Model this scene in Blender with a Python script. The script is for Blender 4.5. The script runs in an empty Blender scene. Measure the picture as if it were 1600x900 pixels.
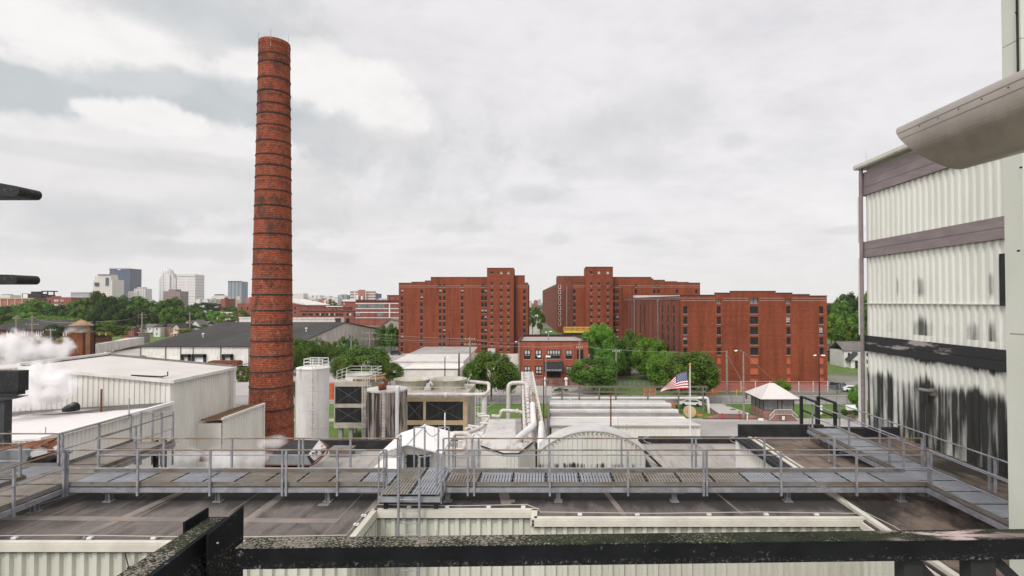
import bpy, math, random
from mathutils import Vector, Matrix, noise as mnoise
R = math.radians
random.seed(7)
scene = bpy.context.scene
col = scene.collection

# ------------------------------------------------------------------ camera, sky, sun, exposure
FP = 850.0                      # focal length in photo pixels (photo 1600 wide)
PCX, PCY = 850.0, 456.0         # principal point
PITCH = math.atan(15 / FP)
CAMZ = 22.0
cam = bpy.data.cameras.new('camera')
cam.sensor_width = 36.0
cam.lens = FP / 1600 * 36
cam.shift_x = -(PCX - 800) / 1600
cam.shift_y = (PCY - 450) / 1600
cam.clip_start = 0.1
cam.clip_end = 30000
camo = bpy.data.objects.new('camera', cam)
camo.location = (0, 0, CAMZ)
camo.rotation_euler = (math.pi / 2 + PITCH, 0, 0)
col.objects.link(camo)
scene.camera = camo

def pt(px, py, Y):
    """world point at depth Y along the ray of a photo measurement (used to survey the site)"""
    u = (px - PCX) / FP; v = (PCY - py) / FP
    dx, dy, dz = u, math.cos(PITCH) - v * math.sin(PITCH), math.sin(PITCH) + v * math.cos(PITCH)
    k = Y / dy
    return Vector((dx * k, Y, CAMZ + dz * k))
def xs(px, Y, py=471): return pt(px, py, Y).x
def zs(py, Y, px=850): return pt(px, py, Y).z
def dep(py, z, px=850):
    a = pt(px, py, 1.0)
    return (z - CAMZ) / (a.z - CAMZ)

SUN_EL, SUN_AZ = R(46), R(208)      # azimuth measured clockwise from +Y : behind the camera
sdir = Vector((math.sin(SUN_AZ) * math.cos(SUN_EL), math.cos(SUN_AZ) * math.cos(SUN_EL), math.sin(SUN_EL)))
sun = bpy.data.lights.new('sun', 'SUN'); sun.energy = 1.5; sun.angle = R(12); sun.color = (1, .965, .92)
suno = bpy.data.objects.new('sun', sun); col.objects.link(suno)
suno.rotation_euler = sdir.to_track_quat('Z', 'Y').to_euler()
suno.location = (0, -20, 80)

world = bpy.data.worlds.new('World'); scene.world = world; world.use_nodes = True
nt = world.node_tree; nt.nodes.clear()
class NG:
    def __init__(s, nt): s.nt = nt
    def n(s, t, **kw):
        nd = s.nt.nodes.new(t)
        for k, v in kw.items():
            if k.startswith('i_'):
                key = k[2:]
                nd.inputs[int(key) if key.isdigit() else key.replace('_', ' ')].default_value = v
            else: setattr(nd, k, v)
        return nd
    def l(s, a, b): s.nt.links.new(a, b)
    def inp(s, nd, i, v):
        if hasattr(v, 'is_linked') or isinstance(v, bpy.types.NodeSocket): s.l(v, nd.inputs[i])
        else: nd.inputs[i].default_value = v
    def math(s, op, a, b=0.0, c=None, clamp=False):
        m = s.n('ShaderNodeMath', operation=op); m.use_clamp = clamp
        s.inp(m, 0, a); s.inp(m, 1, b)
        if c is not None: s.inp(m, 2, c)
        return m.outputs[0]
    def mix(s, f, a, b, typ='MIX'):
        m = s.n('ShaderNodeMix', data_type='RGBA', blend_type=typ); m.clamp_factor = True
        s.inp(m, 0, f); s.inp(m, 6, a); s.inp(m, 7, b)
        return m.outputs[2]
    def noise(s, vec, scale, detail=6, rough=.55, dist=0.0):
        n = s.n('ShaderNodeTexNoise'); n.inputs['Scale'].default_value = scale
        n.inputs['Detail'].default_value = detail; n.inputs['Roughness'].default_value = rough
        n.inputs['Distortion'].default_value = dist
        if vec is not None: s.l(vec, n.inputs['Vector'])
        return n.outputs['Fac']
    def ramp(s, fac, stops):
        r = s.n('ShaderNodeValToRGB'); e = r.color_ramp.elements
        while len(e) < len(stops): e.new(.5)
        for el, (p, c) in zip(e, stops):
            el.position = p; el.color = (c[0], c[1], c[2], 1) if hasattr(c, '__len__') else (c, c, c, 1)
        s.l(fac, r.inputs[0]); return r.outputs[0]
    def smooth(s, x, lo, hi, a=0.0, b=1.0):
        m = s.n('ShaderNodeMapRange', interpolation_type='SMOOTHSTEP')
        s.inp(m, 0, x); m.inputs[1].default_value = lo; m.inputs[2].default_value = hi
        m.inputs[3].default_value = a; m.inputs[4].default_value = b
        return m.outputs[0]
    def mapping(s, vec, sc=(1, 1, 1), loc=(0, 0, 0)):
        m = s.n('ShaderNodeMapping'); m.inputs['Scale'].default_value = sc; m.inputs['Location'].default_value = loc
        s.l(vec, m.inputs['Vector']); return m.outputs[0]

g = NG(nt)
SKY_STRENGTH = 0.1
tc = g.n('ShaderNodeTexCoord').outputs['Generated']
sky = g.n('ShaderNodeTexSky', sky_type='NISHITA'); sky.sun_disc = False
sky.sun_elevation = SUN_EL; sky.sun_rotation = SUN_AZ; sky.air_density = 1.2; sky.dust_density = 2.0
sep = g.n('ShaderNodeSeparateXYZ'); g.l(tc, sep.inputs[0])
dz = g.math('MAXIMUM', sep.outputs[2], 0.0)
# project the view direction on a cloud layer
den = g.math('ADD', dz, 0.16)
cmb = g.n('ShaderNodeCombineXYZ')
g.l(g.math('DIVIDE', sep.outputs[0], den), cmb.inputs[0]); g.l(g.math('DIVIDE', sep.outputs[1], den), cmb.inputs[1])
cv = cmb.outputs[0]
wob = g.noise(tc, 6.0, 9, .62)
wob2 = g.noise(tc, 17.0, 9, .62)
def blob(px, py, rx, ry, soft=.55, wa=1.1):
    d = pt(px, py, 1.0) - Vector((0, 0, CAMZ)); d.normalize()
    right = Vector((d.y, -d.x, 0)).normalized(); up = right.cross(d)
    def axis(v, r):
        n = g.n('ShaderNodeVectorMath', operation='DOT_PRODUCT'); g.l(tc, n.inputs[0]); n.inputs[1].default_value = v / r
        return g.math('SUBTRACT', n.outputs['Value'], d.dot(v) / r)
    a = axis(right, rx / FP); b = axis(up, ry / FP)
    q = g.math('SQRT', g.math('ADD', g.math('MULTIPLY', a, a), g.math('MULTIPLY', b, b)))
    q = g.math('ADD', q, g.math('MULTIPLY', g.math('SUBTRACT', wob, .5), wa * 3))
    q = g.math('ADD', q, g.math('MULTIPLY', g.math('SUBTRACT', wob2, .5), wa * 2.3))
    # only the front half of the sky
    m = g.smooth(q, 1.0 - soft, 1.0 + soft, 1.0, 0.0)
    f = g.n('ShaderNodeVectorMath', operation='DOT_PRODUCT'); g.l(tc, f.inputs[0]); f.inputs[1].default_value = d
    return g.math('MULTIPLY', m, g.smooth(f.outputs['Value'], .3, .5))
n1 = g.noise(g.mapping(cv, (1, 1.15, 1), (3.1, 1.7, 0)), 1.1, 10, .55, .3)
n2 = g.noise(g.mapping(cv, (1, 1.3, 1), (7.1, 4.7, 0)), 2.7, 9, .62, .2)
nn = g.math('ADD', g.math('MULTIPLY', n1, .55), g.math('MULTIPLY', n2, .45))
cloud = g.ramp(nn, [(.32, (6.9, 6.75, 7.0)), (.43, (7.6, 7.4, 7.55)), (.52, (8.1, 7.85, 7.95)), (.66, (8.1, 7.9, 7.95))])
cur = g.mix(.06, cloud, sky.outputs[0])
white = (8.6, 8.35, 8.35, 1); mid = (7.7, 7.5, 7.55, 1); blue = (5.2, 5.55, 5.75, 1); grey = (5.9, 5.95, 6.1, 1); grey2 = (6.35, 6.3, 6.4, 1)
for (px, py, rx, ry, c, k, soft) in [
    (210, 150, 330, 130, blue, .95, .45), (20, 190, 160, 70, blue, .9, .5), (330, 60, 150, 60, blue, .3, .6), (310, 230, 150, 50, blue, .5, .7), (720, 170, 90, 45, grey2, .35, .7), (660, 250, 130, 40, grey2, .45, .7), (455, 240, 60, 60, grey, .4, .7),
    (70, 10, 200, 34, mid, .7, .4), (90, 50, 120, 34, white, .95, .28), (165, 100, 78, 28, white, .9, .26), (60, 92, 45, 12, white, .7, .35), (240, 92, 60, 16, white, .55, .4),
    (398, 118, 32, 28, white, .85, .26), (540, 130, 95, 48, white, 1.0, .25), (610, 180, 62, 34, white, .9, .28), (500, 95, 42, 24, white, .85, .25), (570, 215, 90, 18, grey2, .55, .5),
    (20, 150, 120, 26, blue, .8, .35), (300, 150, 130, 24, blue, .8, .35), (130, 160, 80, 12, blue, .6, .4), (330, 30, 90, 22, blue, .55, .5), (470, 30, 120, 20, grey2, .4, .6), (240, 186, 62, 20, white, .95, .24), (375, 222, 66, 26, white, .8, .3), (190, 222, 150, 18, white, .75, .35), (330, 275, 190, 36, mid, .7, .45), (90, 270, 160, 32, mid, .8, .45), (150, 245, 160, 10, grey, .4, .5), (330, 252, 120, 9, grey, .4, .5),
    (930, 215, 85, 36, grey, .6, .8), (1055, 165, 65, 28, grey, .55, .8), (828, 303, 40, 13, grey, .6, .7), (1000, 260, 60, 20, grey2, .5, .7), (1150, 220, 20, 12, grey, .5, .6),
    (560, 330, 160, 28, grey2, .5, .8), (150, 330, 90, 16, grey, .6, .6), (185, 352, 70, 12, grey, .7, .5), (95, 362, 60, 10, grey, .6, .5), (30, 338, 60, 11, grey, .5, .6), (20, 380, 60, 8, grey, .5, .5),
    (190, 385, 90, 12, grey, .75, .45), (310, 392, 75, 12, grey, .7, .45), (130, 400, 60, 8, grey, .6, .5), (265, 360, 18, 8, grey, .6, .5), (505, 400, 45, 9, grey, .55, .5), (475, 350, 40, 8, grey2, .6, .5),
    (715, 355, 55, 8, grey2, .6, .5), (872, 374, 20, 7, grey2, .6, .7), (1000, 376, 30, 5, grey2, .6, .7), (700, 395, 90, 8, grey2, .5, .6), (1330, 330, 60, 20, white, .5, .7), (1320, 360, 30, 5, grey2, .6, .5), (1240, 300, 80, 14, white, .3, .7)]:
    cur = g.mix(g.math('MULTIPLY', blob(px, py, rx, ry, soft, .62), k), cur, c)
fine = g.noise(g.mapping(tc, (1, 1, 1.9)), 13.0, 10, .62, .25)
cur = g.mix(1.0, cur, g.ramp(fine, [(.34, .955), (.5, 1.0), (.64, 1.02)]), 'MULTIPLY')
# bright pale veil low over the horizon
cur = g.mix(g.smooth(dz, .13, .0, 0, .55), cur, (7.5, 7.3, 7.3, 1))
# overcast sky is brighter round the hidden sun (behind the camera)
sd = g.n('ShaderNodeVectorMath', operation='DOT_PRODUCT'); g.l(tc, sd.inputs[0]); sd.inputs[1].default_value = sdir
glow = g.math('ADD', 1.0, g.math('MULTIPLY', g.smooth(sd.outputs['Value'], .15, 1.0), 1.05))
gl = g.n('ShaderNodeVectorMath', operation='SCALE'); g.l(cur, gl.inputs[0]); g.l(glow, gl.inputs['Scale'])
bg = g.n('ShaderNodeBackground'); bg.inputs[1].default_value = SKY_STRENGTH
g.l(gl.outputs[0], bg.inputs[0])
wo = g.n('ShaderNodeOutputWorld'); g.l(bg.outputs[0], wo.inputs[0])

scene.view_settings.view_transform = 'Standard'
scene.view_settings.look = 'None'
scene.view_settings.exposure = 0.13
scene.view_settings.gamma = 1.0
scene.view_settings.use_curve_mapping = False
scene.cycles.max_bounces = 8
scene.cycles.diffuse_bounces = 3
scene.cycles.glossy_bounces = 2
scene.cycles.transparent_max_bounces = 8
scene.cycles.volume_bounces = 6
scene.cycles.volume_step_rate = 2.0
scene.cycles.volume_max_steps = 128
scene.cycles.use_denoising = True
scene.cycles.caustics_reflective = False
scene.cycles.caustics_refractive = False

# ------------------------------------------------------------------ materials
M = {}
def newmat(name):
    m = bpy.data.materials.new(name); m.use_nodes = True
    t = m.node_tree; b = t.nodes['Principled BSDF']; M[name] = m
    return m, NG(t), b
def mat(name, c, c2=None, scale=1.0, rough=.8, metal=0.0, bump=0.0, st=(1, 1, 1), lo=.35, hi=.65, spec=.3, c3=None, s3=6.0, k3=.5, bscale=None):
    m, g, b = newmat(name)
    b.inputs['Roughness'].default_value = rough; b.inputs['Metallic'].default_value = metal
    b.inputs['Specular IOR Level'].default_value = spec
    c = (*c, 1)
    if c2 is None and bump == 0:
        b.inputs['Base Color'].default_value = c; return m
    v = g.n('ShaderNodeTexCoord').outputs['Object']; v = g.mapping(v, st)
    out = None
    if c2 is not None:
        out = g.mix(g.smooth(g.noise(v, scale, 8, .6), lo, hi), c, (*c2, 1))
        if c3 is not None:
            out = g.mix(g.math('MULTIPLY', g.smooth(g.noise(v, s3, 6, .65), .52, .68), k3), out, (*c3, 1))
        g.l(out, b.inputs['Base Color'])
    else: b.inputs['Base Color'].default_value = c
    if bump:
        bn = g.n('ShaderNodeBump'); bn.inputs['Strength'].default_value = bump; bn.inputs['Distance'].default_value = .02
        g.l(g.noise(v, bscale or scale * 12, 4, .6), bn.inputs['Height']); g.l(bn.outputs[0], b.inputs['Normal'])
    return m
def brickmat(name, c1, c2, mortar, bw=.23, rh=.075, ms=.012, stain=(.12, .05, .035), sk=.6, uv=False, light=None, offs=.5, nscale=.12, big=.5, vst=(1, 1, .35)):
    m, g, b = newmat(name)
    b.inputs['Roughness'].default_value = .9; b.inputs['Specular IOR Level'].default_value = .15
    t = g.n('ShaderNodeTexCoord')
    o = t.outputs['Object']
    if uv: v = t.outputs['UV']
    else:
        s = g.n('ShaderNodeSeparateXYZ'); g.l(o, s.inputs[0]); cc = g.n('ShaderNodeCombineXYZ')
        g.l(g.math('ADD', s.outputs[0], s.outputs[1]), cc.inputs[0]); g.l(s.outputs[2], cc.inputs[1]); v = cc.outputs[0]
    br = g.n('ShaderNodeTexBrick'); br.offset = offs
    g.l(v, br.inputs['Vector']); br.inputs['Scale'].default_value = 1.0
    br.inputs['Brick Width'].default_value = bw; br.inputs['Row Height'].default_value = rh
    br.inputs['Mortar Size'].default_value = ms; br.inputs['Bias'].default_value = 0.0
    br.inputs['Color1'].default_value = (*c1, 1); br.inputs['Color2'].default_value = (*c2, 1); br.inputs['Mortar'].default_value = (*mortar, 1)
    out = br.outputs['Color']
    n = g.noise(g.mapping(o, vst), nscale, 9, .62)
    out = g.mix(g.math('MULTIPLY', g.smooth(n, .48, .68), sk), out, (*stain, 1))
    if light:
        n2 = g.noise(g.mapping(o, (1, 1, .25), (9, 3, 5)), nscale * 1.7, 7, .6)
        out = g.mix(g.math('MULTIPLY', g.smooth(n2, .55, .75), .5), out, (*light, 1))
    # rain streaks down the wall and patchy courses
    n4 = g.noise(g.mapping(o, (1, 1, .07), (1, 6, 2)), .8, 6, .65)
    out = g.mix(1.0, out, g.ramp(n4, [(.3, .72), (.5, 1.0), (.72, 1.16)]), 'MULTIPLY')
    n5 = g.noise(g.mapping(o, (.05, .05, 1.6)), 1.3, 5, .7)
    out = g.mix(1.0, out, g.ramp(n5, [(.3, .86), (.7, 1.1)]), 'MULTIPLY')
    fine = g.noise(o, 1.6, 4, .7)
    out = g.mix(1.0, out, g.ramp(fine, [(.3, .78), (.7, 1.18)]), 'MULTIPLY')
    g.l(out, b.inputs['Base Color'])
    return m

mat('black_steel', (.012, .013, .014), (.022, .023, .024), 3, .6, 0, .3, c3=(.09, .088, .08), s3=22, k3=.55)
mat('black_paint', (.016, .017, .018), (.03, .03, .03), 2, .75)
mat('galv', (.23, .235, .255), (.34, .345, .37), 3, .55, .35, 0, c3=(.22, .19, .16), s3=5, k3=.5)
mat('rail_rust', (.24, .235, .235), (.20, .14, .09), 1.2, .6, .25, 0, lo=.4, hi=.55)
mat('grating', (.27, .245, .215), (.20, .175, .14), 1.1, .6, .25, 0, lo=.4, hi=.6)
mat('grating_pale', (.34, .355, .385), (.27, .28, .30), 1.1, .55, .3)
mat('galv_sheet', (.50, .49, .47), (.42, .41, .39), .8, .6)
mat('side_plate', (.20, .195, .19), (.16, .125, .085), .9, .7, .1, 0, st=(1, 1, 3), c3=(.05, .05, .05), s3=3, k3=.6)
mat('white_metal', (.66, .65, .61), (.55, .535, .50), .5, .6, 0, 0, st=(1, 1, .4))
mat('white_clean', (.74, .73, .71), (.64, .63, .60), .3, .6)
mat('cream_flash', (.60, .58, .50), (.50, .475, .41), 1.2, .6)
mat('white_pipe', (.62, .585, .56), (.46, .41, .37), 1.1, .55, 0, 0, c3=(.35, .25, .18), s3=2.5, k3=.4)
mat('pale_green', (.60, .61, .54), (.54, .55, .48), .4, .65)
mat('trim_band', (.25, .205, .205), (.20, .165, .165), .8, .7, 0, 0, st=(1, 1, 3))
mat('duct_metal', (.37, .325, .275), (.27, .235, .195), 1.3, .38, .75, .15, st=(1, 1, 1), c3=(.2, .18, .15), s3=4, k3=.4)
mat('concrete', (.34, .325, .305), (.27, .255, .24), .15, .9, 0, 0, c3=(.25, .24, .22), s3=1.2, k3=.4)
mat('road', (.29, .28, .265), (.225, .215, .205), .06, .9, 0, 0, c3=(.2, .19, .18), s3=.7, k3=.4)
mat('lot', (.40, .38, .355), (.32, .30, .285), .05, .9)
mat('grass', (.07, .14, .025), (.11, .17, .035), .25, .95, 0, 0, c3=(.05, .09, .02), s3=3, k3=.6)
mat('far_ground', (.10, .13, .06), (.20, .19, .16), .02, .95, 0, 0, lo=.45, hi=.6)
mat('rust', (.20, .06, .025), (.09, .035, .022), 1.2, .85, 0, .2, st=(1, 1, .25), c3=(.32, .13, .05), s3=2, k3=.7)
mat('rust_roof', (.34, .22, .13), (.22, .13, .08), 1.2, .85, 0, 0, st=(1, .2, 1))
mat('beige_roof', (.36, .335, .30), (.28, .26, .235), .35, .9, 0, 0, c3=(.2, .18, .16), s3=1.5, k3=.4)
mat('white_roof', (.56, .53, .50), (.46, .43, .405), .25, .7, 0, 0, lo=.4, hi=.75)
mat('black_roof', (.032, .029, .028), (.055, .05, .047), .05, .85, 0, 0, st=(1, .3, 1), c3=(.10, .09, .085), s3=.5, k3=.3)
mat('brown_roof', (.16, .12, .095), (.22, .175, .15), .1, .85, 0, 0, st=(1, .3, 1))
mat('louver', (.012, .013, .014), (.03, .03, .03), 1, .7, 0, 0, st=(3, 3, .3))
mat('shed_grey', (.24, .22, .205), (.17, .155, .145), .5, .75, 0, 0, c3=(.45, .43, .41), s3=1.5, k3=.4)
mat('brace', (.2, .2, .18))
mat('tan_steel', (.52, .40, .24), (.44, .33, .2), 1, .7)
mat('tower_case', (.44, .41, .34), (.33, .30, .25), .6, .75)
mat('stack_case', (.48, .46, .39), (.34, .31, .24), .5, .7, 0, 0, st=(1, 1, .5))
mat('glass_dark', (.014, .016, .018), (.03, .031, .032), .6, .45, spec=.2)
mat('glass_grey', (.10, .11, .11), (.2, .2, .19), .5, .3, spec=.5)
mat('window_pale', (.5, .49, .46))
mat('sill', (.36, .30, .27))
mat('boarded', (.46, .115, .05), (.38, .09, .04), 1, .85)
mat('dark_trim', (.07, .035, .03))
mat('yellow', (.62, .42, .04), (.5, .33, .05), 1.5, .6)
mat('orange', (.75, .22, .06), (.6, .17, .06), .7, .8)
mat('orange_net', (.55, .18, .12), (.42, .13, .1), .7, .9)
mat('wood_pole', (.20, .16, .13), (.28, .24, .20), 2, .9)
mat('wire', (.35, .33, .32))
mat('copper_cable', (.40, .37, .33))
mat('flag_red', (.50, .03, .05)); mat('flag_white', (.80, .78, .76)); mat('flag_blue', (.03, .035, .14))
mat('car_white', (.7, .7, .7), rough=.3, spec=.6); mat('car_dark', (.03, .035, .04), rough=.3, spec=.6); mat('tyre', (.02, .02, .02))
mat('lens', (.75, .74, .7), rough=.2)
mat('chain', (.10, .09, .09))
mat('debris', (.42, .38, .34), (.2, .2, .17), 30, .95)
mat('trunk', (.09, .065, .05), (.14, .11, .09), 2, .95)
mat('house_roof', (.12, .11, .105), (.16, .145, .14), .3, .9)
mat('house_roof_dark', (.045, .042, .042), (.07, .065, .065), .2, .9)
mat('weed', (.10, .14, .04))
brickmat('brick', (.235, .056, .024), (.175, .041, .020), (.22, .075, .042), .23, .075, .010, stain=(.13, .034, .02), sk=.55, light=(.30, .078, .032), nscale=.07, vst=(1, 1, .8))
brickmat('brick_side', (.215, .056, .028), (.17, .046, .025), (.2, .09, .07), stain=(.07, .035, .03), sk=.7, nscale=.2)
brickmat('brick_far', (.27, .075, .05), (.22, .06, .045), (.3, .14, .11), stain=(.15, .06, .05), sk=.4)
brickmat('brick_booth', (.28, .09, .055), (.2, .05, .035), (.4, .34, .3), .3, .12, .02)
brickmat('brick_office', (.28, .062, .026), (.24, .05, .023), (.4, .15, .1), stain=(.3, .07, .045), sk=.4)
def chimneymat():
    m, g, b = newmat('brick_chimney')
    b.inputs['Roughness'].default_value = .92; b.inputs['Specular IOR Level'].default_value = .1
    t = g.n('ShaderNodeTexCoord'); o = t.outputs['Object']; uv = t.outputs['UV']
    br = g.n('ShaderNodeTexBrick'); br.offset = .5; g.l(uv, br.inputs['Vector'])
    for k, v in (('Scale', 1.0), ('Brick Width', .36), ('Row Height', .19), ('Mortar Size', .028), ('Bias', -.2)): br.inputs[k].default_value = v
    br.inputs['Color1'].default_value = (.37, .098, .048, 1); br.inputs['Color2'].default_value = (.22, .060, .036, 1)
    br.inputs['Mortar'].default_value = (.085, .04, .03, 1)
    s = g.n('ShaderNodeSeparateXYZ'); g.l(o, s.inputs[0])
    # pale lime runs out of the joints lower down the shaft
    n0 = g.noise(g.mapping(o, (1, 1, 1.2), (4, 4, 4)), 2.6, 5, .75)
    low = g.smooth(s.outputs[2], 34, 12, .25, 1.0)
    f = g.math('MULTIPLY', g.smooth(n0, .54, .66), low)
    out = g.mix(g.math('MULTIPLY', f, .5), br.outputs['Color'], (.45, .27, .19, 1))
    n1 = g.noise(g.mapping(o, (1, 1, .7), (2, 8, 1)), .55, 8, .7)
    out = g.mix(g.math('MULTIPLY', g.smooth(n1, .49, .68), .75), out, (.045, .035, .032, 1))
    n2 = g.noise(o, 3.4, 4, .8)
    out = g.mix(1.0, out, g.ramp(n2, [(.32, .72), (.66, 1.2)]), 'MULTIPLY')
    # soot bleeding below each hoop
    fr = g.math('FRACT', g.math('DIVIDE', g.math('SUBTRACT', s.outputs[2], .9), 1.9))
    n3 = g.noise(g.mapping(o, (1, 1, .3)), 2.2, 5, .7)
    sm = g.math('MULTIPLY', g.smooth(fr, .72, 1.0), g.smooth(n3, .42, .6))
    out = g.mix(g.math('MULTIPLY', sm, .8), out, (.05, .035, .03, 1))
    g.l(out, b.inputs['Base Color'])
chimneymat()
def streakmat(name, base, base2, zones, dark=(.02, .021, .02), sx=2.2, rust=False, rib=0, soft=.05):
    """painted sheet with soot streaks; zones = (z0,z1,z2,z3,threshold) in metres above the object's base"""
    m, g, b = newmat(name)
    b.inputs['Roughness'].default_value = .6; b.inputs['Specular IOR Level'].default_value = .3
    o = g.n('ShaderNodeTexCoord').outputs['Object']
    s = g.n('ShaderNodeSeparateXYZ'); g.l(o, s.inputs[0]); z = s.outputs[2]
    out = g.mix(g.smooth(g.noise(g.mapping(o, (1, 1, .3)), .6, 6, .6), .35, .65), (*base, 1), (*base2, 1))
    ns = g.noise(g.mapping(o, (sx, sx, .16)), 1.0, 7, .62)
    nb = g.noise(g.mapping(o, (.45, .45, .1), (5, 2, 7)), 1.0, 5, .6)
    mixn = g.math('ADD', g.math('MULTIPLY', ns, .62), g.math('MULTIPLY', nb, .38))
    if rib: mixn = g.math('ADD', mixn, g.math('MULTIPLY', g.math('SINE', g.math('MULTIPLY', s.outputs[1], 6.2832 / rib)), .035))
    for (z0, z1, z2, z3, th, k) in zones:
        w = g.math('MULTIPLY', g.smooth(z, z0, z1), g.smooth(z, z2, z3, 1, 0))
        v = g.math('ADD', mixn, g.math('MULTIPLY', g.math('SUBTRACT', w, 1.0), .35))
        out = g.mix(g.math('MULTIPLY', g.smooth(v, th - .05, th + .04), k * .55), out, tuple(x * .3 + .03 for x in base) + (1,))
        out = g.mix(g.math('MULTIPLY', g.smooth(v, th, th + soft), k), out, (*dark, 1))
    sp = g.noise(o, 9, 3, .8)
    out = g.mix(g.math('MULTIPLY', g.smooth(sp, .68, .74), .35), out, (.2, .17, .13, 1))
    g.l(out, b.inputs['Base Color'])
    return m
streakmat('wall_panel', (.70, .70, .64), (.63, .635, .575), [(-2, -1, 2.3, 3.5, .41, .97), (3.1, 3.7, 3.7, 4.3, .42, .9), (4.55, 4.6, 4.9, 6.3, .53, .85), (5.5, 6.4, 6.8, 7.8, .56, .8)], sx=1.7, rib=.3650, soft=.11)
streakmat('wall_near', (.56, .56, .485), (.48, .47, .40), [(-1.0, -.6, 2, 3, .54, .6)], dark=(.06, .055, .05), sx=1.5)
streakmat('wall_skirt', (.66, .655, .60), (.56, .55, .5), [(-3, -2, 1, 1.6, .50, .95)], sx=2.5)
streakmat('wall_white', (.70, .68, .63), (.62, .60, .545), [(-1, 0, 2, 4, .62, .3)], dark=(.4, .36, .3), sx=1.2)
streakmat('tank_dark', (.30, .25, .215), (.44, .38, .33), [(-5, -4, 12, 13, .50, .9)], dark=(.035, .033, .03), sx=1.6)
streakmat('silo_white', (.72, .70, .67), (.60, .575, .545), [(9, 12, 13, 14, .53, .5)], dark=(.35, .3, .25), sx=1.4)
streakmat('old_white', (.62, .60, .56), (.50, .47, .42), [(-1, 0, 3, 9, .58, .6)], dark=(.12, .1, .085), sx=1.0)
def membrane(name, c1, c2, dark, th=.5, soot=None):
    m, g, b = newmat(name)
    b.inputs['Roughness'].default_value = .85; b.inputs['Specular IOR Level'].default_value = .25
    o = g.n('ShaderNodeTexCoord').outputs['Object']
    out = g.mix(g.smooth(g.noise(o, .5, 8, .65), .35, .65), (*c1, 1), (*c2, 1))
    # wind and rain streaks along the fall of the roof
    st = g.noise(g.mapping(o, (2.2, .22, 1)), 1.0, 7, .65)
    out = g.mix(g.math('MULTIPLY', g.smooth(st, .5, .66), .55), out, (*dark, 1))
    bl = g.noise(g.mapping(o, (.55, .35, 1), (3, 3, 0)), 1.0, 8, .62, .4)
    out = g.mix(g.math('MULTIPLY', g.smooth(bl, th, th + .14), .85), out, (*dark, 1))
    if soot:   # shade under the walkway painted into the colour, mixed with soot
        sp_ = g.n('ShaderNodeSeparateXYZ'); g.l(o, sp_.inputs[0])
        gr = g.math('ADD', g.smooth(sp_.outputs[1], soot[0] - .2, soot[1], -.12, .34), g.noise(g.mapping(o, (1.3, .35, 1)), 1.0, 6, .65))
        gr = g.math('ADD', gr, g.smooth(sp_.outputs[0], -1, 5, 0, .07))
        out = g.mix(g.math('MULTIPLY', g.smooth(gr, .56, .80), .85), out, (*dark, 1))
    fine = g.noise(o, 14, 4, .7)
    out = g.mix(1.0, out, g.ramp(fine, [(.3, .85), (.7, 1.12)]), 'MULTIPLY')
    g.l(out, b.inputs['Base Color'])
    bn = g.n('ShaderNodeBump'); bn.inputs['Strength'].default_value = .25; bn.inputs['Distance'].default_value = .03
    g.l(g.noise(o, 3, 5, .6), bn.inputs['Height']); g.l(bn.outputs[0], b.inputs['Normal'])
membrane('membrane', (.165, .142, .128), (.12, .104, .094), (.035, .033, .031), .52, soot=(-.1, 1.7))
membrane('membrane_dark', (.085, .07, .06), (.21, .155, .12), (.017, .016, .015), .46)
membrane('membrane_white', (.52, .50, .47), (.42, .40, .38), (.14, .13, .12), .56)
membrane('membrane_pale', (.38, .355, .32), (.30, .28, .255), (.13, .12, .11), .6)
mat('strip', (.24, .205, .18), (.17, .145, .13), 1.2, .85)
def beamtop(name, pale=False):
    m, g, b = newmat(name)
    b.inputs['Roughness'].default_value = .95; b.inputs['Specular IOR Level'].default_value = .08
    o = g.n('ShaderNodeTexCoord').outputs['Object']
    s = g.n('ShaderNodeSeparateXYZ'); g.l(o, s.inputs[0])
    out = g.mix(g.smooth(g.noise(o, 1.5, 5, .6), .4, .6), (.03, .035, .02, 1), (.015, .017, .013, 1))
    sp = g.noise(g.mapping(o, (1, 1.6, 1)), 34, 4, .75)
    w = g.smooth(g.noise(o, 1.1, 3, .6), .42, .6)
    wl = g.smooth(s.outputs[0], 1.2, -.8, -.01, .085)
    thr = g.math('ADD', g.math('SUBTRACT', sp, g.math('MULTIPLY', g.math('SUBTRACT', 1.0, w), .07)), wl)
    out = g.mix(g.smooth(thr, .545, .60), out, (.24, .215, .18, 1))
    if pale:
        a = g.noise(g.mapping(o, (1.1, 6, 1), (1, 0, 0)), 1.6, 7, .65)
        mm = g.math('MULTIPLY', g.smooth(a, .46, .56), g.smooth(s.outputs[0], 3.05, 3.4))
        mm = g.math('MULTIPLY', mm, g.smooth(s.outputs[0], 4.2, 3.85, .4, 1))
        out = g.mix(mm, out, (.42, .33, .31, 1))
    g.l(out, b.inputs['Base Color'])
beamtop('beam_top', True)
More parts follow.
